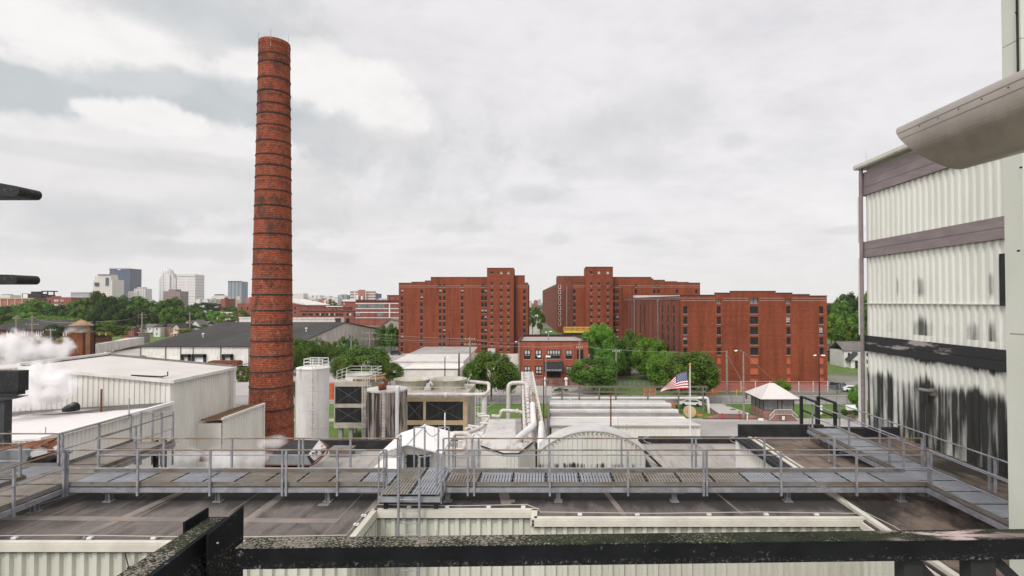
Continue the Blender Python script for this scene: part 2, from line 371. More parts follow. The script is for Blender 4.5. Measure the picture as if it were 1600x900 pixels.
def beamface():
    m, g, b = newmat('beam_face')
    b.inputs['Roughness'].default_value = .8; b.inputs['Specular IOR Level'].default_value = .1
    o = g.n('ShaderNodeTexCoord').outputs['Object']
    s = g.n('ShaderNodeSeparateXYZ'); g.l(o, s.inputs[0])
    out = g.mix(g.smooth(g.noise(o, 2, 5, .6), .4, .6), (.009, .0098, .011, 1), (.013, .014, .0155, 1))
    ch = g.noise(g.mapping(o, (1, 1, .9)), 11, 6, .8)
    w = g.smooth(g.noise(o, .9, 3, .6), .4, .62)
    out = g.mix(g.math('MULTIPLY', g.smooth(g.math('ADD', ch, g.math('MULTIPLY', w, .05)), .655, .69), .7), out, (.20, .20, .20, 1))
    c2 = g.noise(g.mapping(o, (1, 1, 1.5)), 30, 4, .8)
    low = g.smooth(s.outputs[2], -.115, -.16)
    out = g.mix(g.math('MULTIPLY', g.smooth(c2, .55, .62), g.math('MULTIPLY', low, .6)), out, (.17, .15, .13, 1))
    g.l(out, b.inputs['Base Color'])
beamface()
def leafmat(name, c1, c2, c3):
    m, g, b = newmat(name)
    b.inputs['Roughness'].default_value = .65; b.inputs['Specular IOR Level'].default_value = .25
    o = g.n('ShaderNodeTexCoord').outputs['Object']; oi = g.n('ShaderNodeObjectInfo')
    out = g.mix(g.smooth(g.noise(o, 2.2, 3, .6), .38, .62), (*c1, 1), (*c2, 1))
    geo = g.n('ShaderNodeNewGeometry')
    out = g.mix(g.math('MULTIPLY', geo.outputs['Random Per Island'], .6), out, (*c3, 1))
    hs = g.n('ShaderNodeHueSaturation'); g.l(out, hs.inputs['Color'])
    g.l(g.math('ADD', .47, g.math('MULTIPLY', oi.outputs['Random'], .045)), hs.inputs['Hue'])
    g.l(g.math('ADD', .8, g.math('MULTIPLY', oi.outputs['Random'], .4)), hs.inputs['Value'])
    g.l(hs.outputs[0], b.inputs['Base Color'])
    b.inputs['Subsurface Weight'].default_value = 0
    tr = g.n('ShaderNodeBsdfTranslucent'); g.l(hs.outputs[0], tr.inputs[0])
    mx = g.n('ShaderNodeMixShader'); mx.inputs[0].default_value = .25
    g.l(b.outputs[0], mx.inputs[1]); g.l(tr.outputs[0], mx.inputs[2])
    outn = [n for n in g.nt.nodes if n.type == 'OUTPUT_MATERIAL'][0]
    g.l(mx.outputs[0], outn.inputs[0])
leafmat('leaf_mid', (.07, .15, .02), (.135, .25, .03), (.035, .085, .012))
leafmat('leaf_bright', (.12, .25, .025), (.17, .32, .035), (.06, .14, .015))
leafmat('leaf_dark', (.035, .085, .016), (.058, .125, .022), (.02, .05, .01))
leafmat('leaf_yellow', (.30, .27, .03), (.2, .24, .03), (.16, .18, .03))
leafmat('leaf_flower', (.3, .1, .08), (.12, .16, .05), (.3, .25, .2))
def facade(name, wall, win, bw, rh, ms, k=1.0):
    m, g, b = newmat(name)
    b.inputs['Roughness'].default_value = .6
    o = g.n('ShaderNodeTexCoord').outputs['Object']
    s = g.n('ShaderNodeSeparateXYZ'); g.l(o, s.inputs[0]); cc = g.n('ShaderNodeCombineXYZ')
    g.l(g.math('ADD', s.outputs[0], s.outputs[1]), cc.inputs[0]); g.l(s.outputs[2], cc.inputs[1])
    br = g.n('ShaderNodeTexBrick'); br.offset = 0; g.l(cc.outputs[0], br.inputs['Vector'])
    for kk, v in (('Scale', 1.0), ('Brick Width', bw), ('Row Height', rh), ('Mortar Size', ms), ('Mortar Smooth', .1)): br.inputs[kk].default_value = v
    br.inputs['Color1'].default_value = (*win, 1); br.inputs['Color2'].default_value = (*[x * 1.3 for x in win], 1); br.inputs['Mortar'].default_value = (*wall, 1)
    g.l(br.outputs['Color'], b.inputs['Base Color'])
facade('f_cream', (.62, .56, .50), (.33, .32, .33), 8, 7, 1.9)
facade('f_blue', (.02, .03, .06), (.04, .06, .11), 9, 300, 1.6)
facade('f_white', (.56, .545, .54), (.26, .26, .28), 11, 300, 4.5)
facade('f_white2', (.62, .585, .57), (.36, .35, .35), 300, 12, 5)
facade('f_brown', (.22, .15, .14), (.13, .1, .11), 7, 8, 1.8)
facade('f_glass', (.11, .13, .15), (.20, .24, .27), 14, 300, 3)
facade('f_pink', (.55, .38, .34), (.34, .24, .23), 7, 6, 1.8)
facade('f_brick', (.36, .12, .09), (.14, .1, .1), 6, 4.2, 1.5)
facade('f_band', (.58, .50, .46), (.20, .13, .12), 200, 4.4, 1.1)
facade('f_beige', (.60, .57, .52), (.42, .40, .38), 5, 5, 1.6)
facade('f_grey', (.34, .34, .37), (.22, .23, .26), 9, 6, 1.8)

# ------------------------------------------------------------------ mesh helpers
BASE = {}
class MB:
    def __init__(s): s.v = []; s.f = []; s.m = []; s.smooth = False; s.uv = None
    def face(s, pts, mi=0):
        n = len(s.v); s.v += [tuple(p) for p in pts]; s.f.append(tuple(range(n, n + len(pts)))); s.m.append(mi)
    def mesh(s, vs, fs, mi=0):
        n = len(s.v); s.v += [tuple(p) for p in vs]; s.f += [tuple(i + n for i in f) for f in fs]; s.m += [mi] * len(fs)
    def hexa(s, p, mi=0):   # p: 4 bottom ccw, 4 top ccw
        s.mesh(p, [(3, 2, 1, 0), (4, 5, 6, 7), (0, 1, 5, 4), (1, 2, 6, 5), (2, 3, 7, 6), (3, 0, 4, 7)], mi)
    def box(s, x0, x1, y0, y1, z0, z1, mi=0):
        s.hexa([(x0, y0, z0), (x1, y0, z0), (x1, y1, z0), (x0, y1, z0), (x0, y0, z1), (x1, y0, z1), (x1, y1, z1), (x0, y1, z1)], mi)
    def bar(s, a, b, w, h, mi=0):   # rectangular bar, w horizontal, h vertical-ish
        a = Vector(a); b = Vector(b); d = (b - a).normalized()
        up = Vector((0, 0, 1)) if abs(d.z) < .95 else Vector((0, 1, 0))
        r = d.cross(up).normalized(); u = r.cross(d).normalized()
        r *= w / 2; u *= h / 2
        s.hexa([a - r - u, a + r - u, b + r - u, b - r - u, a - r + u, a + r + u, b + r + u, b - r + u], mi)
    def cyl(s, a, b, r0, r1=None, n=12, caps=True, mi=0):
        r1 = r0 if r1 is None else r1
        a = Vector(a); b = Vector(b); d = (b - a).normalized()
        up = Vector((0, 0, 1)) if abs(d.z) < .95 else Vector((0, 1, 0))
        x = d.cross(up).normalized(); y = x.cross(d).normalized()
        vs = []
        for c, r in ((a, r0), (b, r1)):
            for i in range(n):
                t = 2 * math.pi * i / n; vs.append(c + x * math.cos(t) * r + y * math.sin(t) * r)
        fs = [(i, (i + 1) % n, n + (i + 1) % n, n + i) for i in range(n)]
        if caps: fs += [tuple(range(n - 1, -1, -1)), tuple(range(n, 2 * n))]
        s.mesh(vs, fs, mi)
    def tube(s, pts, r, n=10, mi=0, bend=0.0):
        P = [Vector(p) for p in pts]
        if bend > 0 and len(P) > 2:
            Q = [P[0]]
            for i in range(1, len(P) - 1):
                a = (P[i - 1] - P[i]); c = (P[i + 1] - P[i])
                k = min(bend, a.length * .45, c.length * .45)
                a = P[i] + a.normalized() * k; c = P[i] + c.normalized() * k
                for t in (0, .25, .5, .75, 1): Q.append(a * (1 - t) ** 2 + P[i] * 2 * t * (1 - t) + c * t * t)
            Q.append(P[-1]); P = Q
        rings = []; prev = None
        for i, p in enumerate(P):
            d = ((P[i] - P[i - 1]) if i else (P[1] - P[0])).normalized()
            if i and i < len(P) - 1: d = (d + (P[i + 1] - P[i]).normalized()).normalized()
            if prev is None:
                up = Vector((0, 0, 1)) if abs(d.z) < .95 else Vector((0, 1, 0)); x = d.cross(up).normalized()
            else: x = (prev - d * prev.dot(d)).normalized()
            prev = x; y = d.cross(x)
            rings.append([p + (x * math.cos(2 * math.pi * j / n) + y * math.sin(2 * math.pi * j / n)) * r for j in range(n)])
        vs = [v for rg in rings for v in rg]; fs = []
        for i in range(len(P) - 1):
            for j in range(n): fs.append((i * n + j, i * n + (j + 1) % n, (i + 1) * n + (j + 1) % n, (i + 1) * n + j))
        fs += [tuple(range(n - 1, -1, -1)), tuple(range((len(P) - 1) * n, len(P) * n))]
        s.mesh(vs, fs, mi)
    def prism(s, poly, z0, z1, mi=0):   # plan polygon ccw
        n = len(poly)
        vs = [(x, y, z0) for x, y in poly] + [(x, y, z1) for x, y in poly]
        s.mesh(vs, [(i, (i + 1) % n, n + (i + 1) % n, n + i) for i in range(n)] + [tuple(range(n - 1, -1, -1)), tuple(range(n, 2 * n))], mi)
    def extr(s, pts, vec, mi=0):        # 3d polygon extruded
        n = len(pts); vec = Vector(vec); P = [Vector(p) for p in pts]
        s.mesh(P + [p + vec for p in P], [(i, (i + 1) % n, n + (i + 1) % n, n + i) for i in range(n)] + [tuple(range(n - 1, -1, -1)), tuple(range(n, 2 * n))], mi)
    def corr(s, a, b, z0, z1, pitch=.3, d=.05, z1b=None, z0b=None, mi=0):
        """corrugated sheet from a to b (x,y); ribs stand proud to the right of a->b"""
        z1b = z1 if z1b is None else z1b; z0b = z0 if z0b is None else z0b
        a = Vector((a[0], a[1])); b = Vector((b[0], b[1])); L = (b - a).length; t = (b - a) / L; n = Vector((t.y, -t.x))
        k = max(1, round(L / pitch)); p = L / k; prof = []
        for i in range(k): prof += [(i * p, 0), (i * p + .45 * p, 0), (i * p + .55 * p, d), (i * p + .9 * p, d)]
        prof.append((L, 0))
        vs = []
        for (u, w) in prof:
            q = a + t * u + n * w; f = u / L
            vs.append((q.x, q.y, z0 + (z0b - z0) * f)); vs.append((q.x, q.y, z1 + (z1b - z1) * f))
        s.mesh(vs, [(2 * i, 2 * i + 2, 2 * i + 3, 2 * i + 1) for i in range(len(prof) - 1)], mi)
    def lathe(s, c, prof, n=24, mi=0):
        vs = []
        for (r, z) in prof:
            for i in range(n): t = 2 * math.pi * i / n; vs.append((c[0] + r * math.cos(t), c[1] + r * math.sin(t), c[2] + z))
        fs = []
        for k in range(len(prof) - 1):
            for i in range(n): fs.append((k * n + i, k * n + (i + 1) % n, (k + 1) * n + (i + 1) % n, (k + 1) * n + i))
        s.mesh(vs, fs, mi)
    def build(s, name, mats, parent=None, base=None, smooth=False):
        me = bpy.data.meshes.new(name)
        if parent is not None: b0 = BASE.get(parent.name, Vector((0, 0, 0)))
        else: b0 = Vector(base) if base is not None else Vector((0, 0, 0))
        me.from_pydata([(v[0] - b0[0], v[1] - b0[1], v[2] - b0[2]) for v in s.v], [], s.f)
        for mm in (mats if isinstance(mats, (list, tuple)) else [mats]): me.materials.append(M[mm])
        if max(s.m, default=0) > 0: me.polygons.foreach_set('material_index', s.m)
        if smooth: me.polygons.foreach_set('use_smooth', [True] * len(me.polygons))
        if s.uv:
            ul = me.uv_layers.new(name='UVMap'); k = 0
            for poly in me.polygons:
                for li in poly.loop_indices:
                    ul.data[li].uv = s.uv[k]; k += 1
        me.update()
        o = bpy.data.objects.new(name, me); col.objects.link(o)
        if parent is not None: o.parent = parent
        else: o.location = b0
        BASE[o.name] = b0
        return o
def tag(o, label, cat, group=None, kind=None):
    if label: o['label'] = label
    if cat: o['category'] = cat
    if group: o['group'] = group
    if kind: o['kind'] = kind
    return o
def thing(name, label, cat, base=(0, 0, 0), group=None):
    o = bpy.data.objects.new(name, None); col.objects.link(o); o.location = base; o.empty_display_size = .3
    BASE[o.name] = Vector(base)
    return tag(o, label, cat, group)
def lone(name, mb, m, base, label, cat, group=None, smooth=False):
    return tag(mb.build(name, m, base=base, smooth=smooth), label, cat, group)
def struct(name, mb, m, label=None):
    o = mb.build(name, m); o['kind'] = 'structure'
    o['label'] = label or name.replace('_', ' '); o['category'] = name.split('_')[-1]
    return o
def copy_tree(o, parent=None):
    c = o.copy(); col.objects.link(c); c.parent = parent
    for ch in list(o.children): copy_tree(ch, c)
    return c

# ------------------------------------------------------------------ setting: ground, yards, roads
m = MB(); m.face([(-9000, -300, 0), (9000, -300, 0), (9000, 9000, 0), (-9000, 9000, 0)]); struct('ground', m, 'far_ground')
def sheet(name, poly, z, mt, label=None):
    m = MB(); m.face([(x, y, z) for x, y in poly]); return struct(name, m, mt, label)
sheet('concrete_yard', [(-140, 18), (140, 18), (140, 102), (-140, 102)], .02, 'concrete')
sheet('pale_lot', [(-150, 126), (30, 126), (30, 232), (-150, 232)], .012, 'lot')
sheet('loading_apron', [(-190, 150), (-86, 150), (-86, 300), (-190, 300)], .024, 'lot')
sheet('lawn', [(-60, 102), (72, 102), (72, 117), (-60, 117)], .03, 'grass')
sheet('lawn', [(-46, 88), (-15, 88), (-15, 100), (-46, 100)], .028, 'grass')
sheet('lawn', [(13, 128), (34, 128), (34, 160), (13, 160)], .03, 'grass')
sheet('lawn', [(-9, 170), (6, 170), (16, 420), (-9, 420)], .018, 'grass')
sheet('lawn', [(70.5, 166), (180, 166), (180, 330), (72, 330)], .02, 'grass')
sheet('lawn', [(-330, 300), (-140, 300), (-140, 420), (-330, 420)], .02, 'grass')
sheet('street', [(-120, 117), (160, 117), (160, 127), (-120, 127)], .026, 'road')
sheet('side_street', [(74, 127), (86, 127), (120, 152), (150, 158), (150, 166), (110, 163), (74, 144)], .030, 'road')
sheet('pavement', [(-60, 100.2), (72, 100.2), (72, 101.9), (-60, 101.9)], .034, 'lot')
sheet('footpath', [(36, 101.95), (38.4, 101.95), (36.5, 112), (34.6, 112)], .038, 'lot')
m = MB(); m.box(-60, 72, 101.9, 102.1, 0, .15); m.box(-120, 13, 126.9, 127.1, 0, .14); m.box(34, 74, 126.9, 127.1, 0, .14)
m.box(-60, 72, 116.9, 117.08, 0, .14)
struct('kerb', m, 'lot')
for k in range(9):
    m = MB(); x = -50 + k * 13; m.face([(x, 121.6, .031), (x + 5, 121.6, .031), (x + 5, 121.78, .031), (x, 121.78, .031)])
    struct('road_marking', m, 'white_clean')

def wall_open(mb, a, b, z0, z1, ops, depth=.3, mi=0):
    a = Vector((a[0], a[1])); b = Vector((b[0], b[1])); L = (b - a).length; t = (b - a) / L; n = Vector((t.y, -t.x))
    def P(u, z, w=0):
        q = a + t * u - n * w; return (q.x, q.y, z)
    us = sorted({0.0, L} | {o[0] for o in ops} | {o[1] for o in ops})
    for u0, u1 in zip(us, us[1:]):
        mid = (u0 + u1) / 2; cov = sorted([(o[2], o[3]) for o in ops if o[0] < mid < o[1]])
        z = z0
        for (c0, c1) in cov:
            if c0 > z: mb.face([P(u0, z), P(u1, z), P(u1, c0), P(u0, c0)], mi)
            z = c1
        if z < z1: mb.face([P(u0, z), P(u1, z), P(u1, z1), P(u0, z1)], mi)
    for (u0, u1, c0, c1) in ops:
        mb.face([P(u0, c0), P(u1, c0), P(u1, c0, depth), P(u0, c0, depth)], mi)
        mb.face([P(u0, c1, depth), P(u1, c1, depth), P(u1, c1), P(u0, c1)], mi)
        mb.face([P(u0, c0), P(u0, c0, depth), P(u0, c1, depth), P(u0, c1)], mi)
        mb.face([P(u1, c0, depth), P(u1, c0), P(u1, c1), P(u1, c1, depth)], mi)
def window(parent, a, b, op, depth, nx=2, nz=2, fr=.07, glass='glass_dark', frame='black_paint', sill=True, sillm='sill', name='window', blind=0, sub=False):
    a = Vector((a[0], a[1])); b = Vector((b[0], b[1])); t = (b - a).normalized(); n = Vector((t.y, -t.x))
    mb = MB(); u0, u1, z0, z1 = op
    def bx(ua, ub, za, zb, w0, w1, mi):
        p = [a + t * ua - n * w0, a + t * ub - n * w0, a + t * ub - n * w1, a + t * ua - n * w1]
        mb.hexa([(q.x, q.y, za) for q in p] + [(q.x, q.y, zb) for q in p], mi)
    if not sub: bx(u0, u1, z0, z1, depth - .02, depth + .04, 0)
    d0, d1 = depth - .1, depth - .021
    for i in range(nx + 1):
        u = u0 + (u1 - u0) * i / nx; k = fr / 2
        bx(max(u0, u - k), min(u1, u + k), z0, z1, d0, d1, 1)
    for i in range(nz + 1):
        z = z0 + (z1 - z0) * i / nz; k = fr / 2
        bx(u0, u1, max(z0, z - k), min(z1, z + k), d0 + .004, d1 - .004, 1)
    if sill: bx(u0 - .08, u1 + .08, z0 - .12, z0 - .003, -.07, depth - .01, 2)
    if blind: bx(u0 + fr, u1 - fr, z1 - (z1 - z0) * blind, z1 - fr, depth - .035, depth - .025, 3)
    w_ = mb.build(name, [glass, frame, sillm, 'window_pale'], parent)
    if sub:
        mb = MB(); bx(u0, u1, z0, z1, depth - .02, depth + .04, 0); mb.build('pane', glass, w_)
    return w_

# ------------------------------------------------------------------ near building with the membrane roofs (z = 16)
RZ = 16.0
xL, xA, xB, xC, xR = -34.0, -4.85, -.27, 8.9, 15.8
roofb = thing('process_building', 'near building with brown membrane roofs under the grey walkways and cream ribbed walls', 'building', (0, 15, 0))
m = MB()
m.prism([(xL, 13.6), (xA, 13.6), (xA, 15.7), (xB, 15.7), (xB, 15.1), (xC - .1, 15.1), (xC - .1, 18.5), (xL, 18.5)], RZ - .25, RZ)
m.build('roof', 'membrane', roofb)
m = MB(); m.prism([(8.75, 3.0), (xR, 3.0), (xR, 24.2), (8.6, 24.2), (8.6, 18.6), (8.75, 18.6)], RZ - .24, RZ + .01); m.build('roof', 'membrane_dark', roofb)
# cream fascia flashings, three steps
def fascia(p0, p1, z=RZ, h=.17, mt='cream_flash', w=.16):
    m = MB(); p0 = Vector((*p0, 0)); p1 = Vector((*p1, 0)); d = (p1 - p0).normalized()
    m.bar((p0.x, p0.y, z + .02), (p1.x, p1.y, z + .02), w, .06); n = Vector((d.y, -d.x, 0))
    a = p0 + n * (w / 2 + .0); b = p1 + n * (w / 2)
    m.bar((a.x, a.y, z - h / 2), (b.x, b.y, z - h / 2), .03, h)
    fo = m.build('fascia', mt, roofb); m = MB(); m.bar((a.x - n.x * .01, a.y - n.y * .01, z - h - .012), (b.x - n.x * .01, b.y - n.y * .01, z - h - .012), .04, .022); m.build('shadow_grime_line', 'black_paint', roofb)  # black bar puts in the shadow gap and grime below the flashing
    return fo
fascia((xL, 13.6), (xA + .1, 13.6)); fascia((xA, 13.6), (xA, 15.75)); fascia((xA, 15.7), (xB + .1, 15.7))
fascia((xB, 15.7), (xB, 15.05)); fascia((xB, 15.1), (xC, 15.1))
m = MB(); m.bar((xC, 3, RZ + .05), (xC, 18.4, RZ + .05), .16, .10); m.bar((xC - .22, 15.1, RZ - .12), (xC - .22, 3, RZ - .12), .05, .2)
m.build('fascia', 'cream_flash', roofb)
def ribwall(a, b, z0, z1, mt, parent, pitch=.3, d=.05, name='wall', **k):
    m = MB(); m.corr(a, b, z0, z1, pitch, d, **k); return m.build(name, mt, parent)
ribwall((xL, 13.68), (xA, 13.68), 8, RZ - .22, 'wall_near', roofb, .31, .085)
ribwall((xA, 13.68), (xA, 15.78), 8, RZ - .22, 'wall_near', roofb, .31, .085)
ribwall((xA, 15.78), (xB, 15.78), 8, RZ - .22, 'wall_near', roofb, .31, .085)
ribwall((xB, 15.78), (xB, 15.18), 8, RZ - .22, 'wall_near', roofb, .31, .085)
ribwall((xB, 15.18), (xC - .1, 15.18), 8, RZ - .22, 'wall_near', roofb, .31, .085)
ribwall((8.78, 15.18), (8.78, 2.5), 8, RZ - .26, 'wall_near', roofb, .31, .085)
ribwall((8.72, 24.2), (8.72, 18.45), 10, RZ - .2, 'wall_white', roofb, .3, .05)
m = MB(); m.box(8.5, 8.8, 23.9, 24.25, 10, RZ - .02); m.build('corner_post', 'white_clean', roofb)
m = MB(); m.box(8.45, 8.62, 18.5, 24.2, RZ - .12, RZ + .03); m.box(8.62, 8.9, 18.5, 24.2, RZ + .03, RZ + .06); m.build('edge_flashing', 'black_paint', roofb)
m = MB(); m.box(8.95, 9.1, 18.5, 24.0, RZ + .012, RZ + .06); m.box(9.25, 9.32, 18.5, 24.0, RZ + .012, RZ + .05); m.build('edge_flashing', 'cream_flash', roofb)
m = MB(); m.box(-4.8, 8.8, 15.0, 15.02, 8, 8.1); m.box(xL, 8.8, 2, 15.8, 7.8, 8.0); m.build('court_floor', 'concrete', roofb)
m = MB(); m.box(xL, xA, 13.9, 18.4, 0, RZ - .3); m.box(xA + .1, 8.6, 16.0, 18.4, 0, RZ - .3); m.box(8.95, xR, 3, 24.0, 0, RZ - .3); m.box(xL, xR, 2, 24, 0, 7.7); m.build('body', 'old_white', roofb)
# black parapet at the far edge
m = MB(); m.box(8.65, 12.4, 24.2, 24.4, RZ - .3, RZ + .52); m.box(12.4, 12.9, 24.2, 24.4, RZ - .3, RZ + .42); m.box(12.9, 15.8, 24.2, 24.5, RZ - .3, RZ + .38)
m.build('parapet', 'black_paint', roofb)
# felt strips and ridges of the membrane
def strip(x0, y0, x1, y1, w=.22, mt='strip', z=RZ + .006):
    d = Vector((x1 - x0, y1 - y0)).normalized(); n = Vector((-d.y, d.x)) * w / 2
    m = MB(); m.face([(x0 + n.x, y0 + n.y, z), (x0 - n.x, y0 - n.y, z), (x1 - n.x, y1 - n.y, z), (x1 + n.x, y1 + n.y, z)])
    return m.build('felt_strip', mt, roofb)
for pa, pb, w in [((302, 762), (133, 838), .26), ((455, 765), (355, 838), .24), ((602, 770), (578, 800), .2), ((787, 770), (792, 790), .3), ((945, 768), (975, 806), .16), ((1115, 768), (1157, 803), .07), ((150, 762), (0, 810), .09)]:
    y0 = dep(pa[1], RZ); y1 = dep(pb[1], RZ); strip(xs(pa[0], y0), y0, xs(pb[0], y1), y1, w)
m = MB(); m.bar((-18, 15.25, RZ + .0), (-5.6, 14.95, RZ + .0), .28, .03); m.build('felt_strip', 'strip', roofb)
strip(12.2, 13.0, 11.7, 14.2, .2, 'strip', RZ + .016)
for k in range(14):
    yy = 14.0 + .0 * k; x = -17 + k * 1.15 + random.uniform(-.2, .2)
    strip(x, 13.75, x * 1.0 + .02, 18.3, .03, 'strip' if k % 3 else 'membrane_dark', RZ + .004) if x < -5 else None
# roof patches
m = MB(); y = dep(797, RZ)
for (px, py, w, l) in [(508, 789, .32, .2), (800, 783, .2, .2)]:
    yy = dep(py, RZ); x = xs(px, yy); m.box(x - w / 2, x + w / 2, yy - l / 2, yy + l / 2, RZ + .004, RZ + .014)
m.build('roof_patch', 'strip', roofb)

# lightning conductor round the roof edge
cb = thing('lightning_conductor', 'thin pale lightning conductor cable clipped along the cream roof edge', 'cable', (0, 15, RZ))
m = MB(); r = .012; zc = RZ + .09
edge = [(-17, 13.75), (-12, 13.8), (-8, 13.74), (-4.98, 13.8), (-5.0, 15.3), (-4.8, 15.86), (-2.5, 15.84), (-.5, 15.86), (-.15, 15.6), (-.1, 15.3), (3, 15.28), (6, 15.3), (8.7, 15.28), (8.95, 16.4), (8.6, 18.1)]
m.tube([(x, y, zc + (.03 if i % 2 else 0)) for i, (x, y) in enumerate(edge)], r, 6)
m.tube([(8.95, 15.6, zc), (9.2, 14.4, zc), (9.15, 12.5, zc)], r, 6)
m.tube([(8.95, 16.4, zc), (8.6, 17.4, RZ + .3), (8.3, 17.3, RZ + .52), (8.15, 17.0, RZ + .5)], .014, 6)
m.build('cable', 'copper_cable', cb)
for i, (x, y) in enumerate([(-15.2, 13.77), (-13.3, 13.78), (-11.4, 13.77), (-9.8, 13.78), (-7.6, 13.76), (-5.0, 14.6), (-5.0, 15.2), (-3.9, 15.85), (-2.8, 15.85), (-1.6, 15.85), (-.6, 15.85), (1, 15.29), (2.6, 15.29), (4.6, 15.29), (6.2, 15.29), (7.6, 15.29)]):
    m = MB(); m.box(x - .06, x + .06, y - .05, y + .05, RZ + .04, RZ + .085); m.build('clip', 'white_clean', cb)
def air_rod(x, y, z, h, label):
    m = MB(); m.cyl((x, y, z), (x, y, z + h), .012, .006, 6); m.cyl((x, y, z), (x, y, z + .06), .05, .03, 8)
    lone('air_terminal', m, 'galv', (x, y, z), label, 'lightning rod', 'lightning rods on the roof edges')
air_rod(-11.6, 13.85, RZ + .02, .36, 'short lightning rod on the left roof edge above the hanging cable')
air_rod(-2.72, 13.9, RZ - .1, .3, 'tiny lightning rod near the diagonal roof edge behind the mossy beam')
air_rod(xs(1263, 23.6), 23.6, RZ, zs(645, 23.6) - RZ, 'lightning rod beside the black parapet at the foot of the right walkway')
air_rod(xs(1293, 20.5), 20.5, RZ, zs(658, 20.5) - RZ, 'lightning rod on the stained roof left of the right walkway')
m = MB(); hx = xs(197, 13.45); m.tube([(hx, 13.6, RZ - .02), (hx + .02, 13.5, RZ - .2), (hx + .09, 13.5, RZ - .45), (hx + .12, 13.5, RZ - .56)], .014, 6); m.cyl((hx + .12, 13.5, RZ - .53), (hx + .15, 13.5, RZ - .64), .05, .03, 8)
lone('hanging_cable', m, 'black_paint', (hx, 13.5, RZ - .3), 'black cable end dangling over the cream ribbed wall at the left', 'cable')

# ------------------------------------------------------------------ walkways
WZ = 16.53
def railing(parent, pts, posts, h=1.07, foot=-.28, top='rail_rust', caps=True):
    """pts polyline on the deck; posts list of (x,y)"""
    m = MB(); m.tube([(x, y, WZ + h) for x, y in pts], .024, 8); m.build('top_rail', top, parent)
    m = MB(); m.tube([(x, y, WZ + h * .5) for x, y in pts], .019, 8); m.build('mid_rail', 'galv', parent)
    for (x, y) in posts:
        m = MB(); m.box(x - .028, x + .028, y - .028, y + .028, WZ + foot, WZ + h - .01); m.build('post', 'galv', parent)
rdk = random.Random(4)
def deck(parent, x0, x1, y0, y1, along='x', z=WZ):
    """open steel grating: bearing bars, cross rods, laid in panels"""
    L0, L1 = (x0, x1) if along == 'x' else (y0, y1)
    n = max(1, round((L1 - L0) / 1.0))
    for p in range(n):
        a, b = L0 + (L1 - L0) * p / n + .004, L0 + (L1 - L0) * (p + 1) / n - .004
        m = MB(); k = int((b - a) / .085)
        for i in range(k + 1):
            q = a + (b - a) * i / k
            if along == 'x': m.box(q - .03, q + .03, y0, y1, z - .01, z)
            else: m.box(x0, x1, q - .03, q + .03, z - .01, z)
        w0, w1 = (y0, y1) if along == 'x' else (x0, x1); k = int((w1 - w0) / .3)
        for i in range(k + 1):
            q = w0 + (w1 - w0) * i / k
            if along == 'x': m.box(a, b, q - .012, q + .012, z - .008, z + .002)
            else: m.box(q - .012, q + .012, a, b, z - .008, z + .002)
        pale = rdk.random() < (.3 if parent.name.startswith('cross') else .2) or x0 > 11 or (along == 'x' and a > 5.5)
        m.build('grating', 'grating_pale' if pale else 'grating', parent)
def edge_beam(parent, a, b, toe=True):
    m = MB(); m.bar((a[0], a[1], WZ - .125), (b[0], b[1], WZ - .125), .08, .13); m.build('edge_beam', 'galv', parent)
    if toe:
        m = MB(); m.bar((a[0], a[1], WZ + .05), (b[0], b[1], WZ + .05), .012, .13); m.build('toe_plate', 'side_plate', parent)
def leg(parent, x, y, z0=RZ):
    m = MB(); m.box(x - .065, x + .065, y - .012, y + .012, z0, WZ - .19); m.box(x - .065, x - .053, y - .07, y + .07, z0, WZ - .19); m.box(x + .053, x + .065, y - .07, y + .07, z0, WZ - .19)
    m.box(x - .125, x + .125, y - .12, y + .12, z0, z0 + .03); m.box(x - .13, x + .13, y - .1, y + .1, WZ - .215, WZ - .192)
    m.build('leg', 'galv', parent)
CY0, CY1 = 16.25, 17.5
cw = thing('cross_walkway', 'long galvanised grating walkway with rusty top rails crossing the brown roof from side to side', 'walkway', (0, 16.9, RZ), 'roof walkways')
deck(cw, -14.2, -4.62, CY0, CY1); deck(cw, -3.02, 11.35, CY0, CY1)
edge_beam(cw, (-14.2, CY0), (-4.7, CY0)); edge_beam(cw, (-3.0, CY0), (11.35, CY0)); edge_beam(cw, (-14.4, CY1), (-4.2, CY1)); edge_beam(cw, (-2.9, CY1), (11.5, CY1))
fx = [xs(p, CY0) for p in (112, 221, 333, 445, 451, 530, 606)]
railing(cw, [(fx[0], CY0 - .06), (fx[-1], CY0 - .06)], [(x, CY0 - .06) for x in fx])
fx = [xs(p, CY0) for p in (684, 732, 742, 859, 980, 1097, 1102, 1217, 1334, 1449)]
railing(cw, [(fx[0], CY0 - .06), (fx[-1], CY0 - .06)], [(x, CY0 - .06) for x in fx])
bx = [xs(p, CY1) for p in (155, 257, 363, 468, 474, 548, 624)]
railing(cw, [(bx[0], CY1 + .06), (bx[-1], CY1 + .06)], [(x, CY1 + .06) for x in bx])
bx = [xs(p, CY1) for p in (693, 738, 748, 858, 971, 1081, 1087, 1194, 1303, 1411, 1440)]
railing(cw, [(bx[0], CY1 + .06), (bx[-1], CY1 + .06)], [(x, CY1 + .06) for x in bx])
for p in (175, 345, 515, 701, 872, 1052, 1228, 1404): leg(cw, xs(p, 16.45), 16.45)
for p in (250, 425, 610, 780, 960, 1130, 1310): leg(cw, xs(p, 17.3), 17.3)
# support frames between legs
m = MB()
for p in (160, 560, 1000): m.bar((xs(p, CY0), CY0 + .1, WZ - .24), (xs(p + 70, CY0), CY0 + .1, WZ - .24), .05, .05)
m.build('cable_tray', 'side_plate', cw)
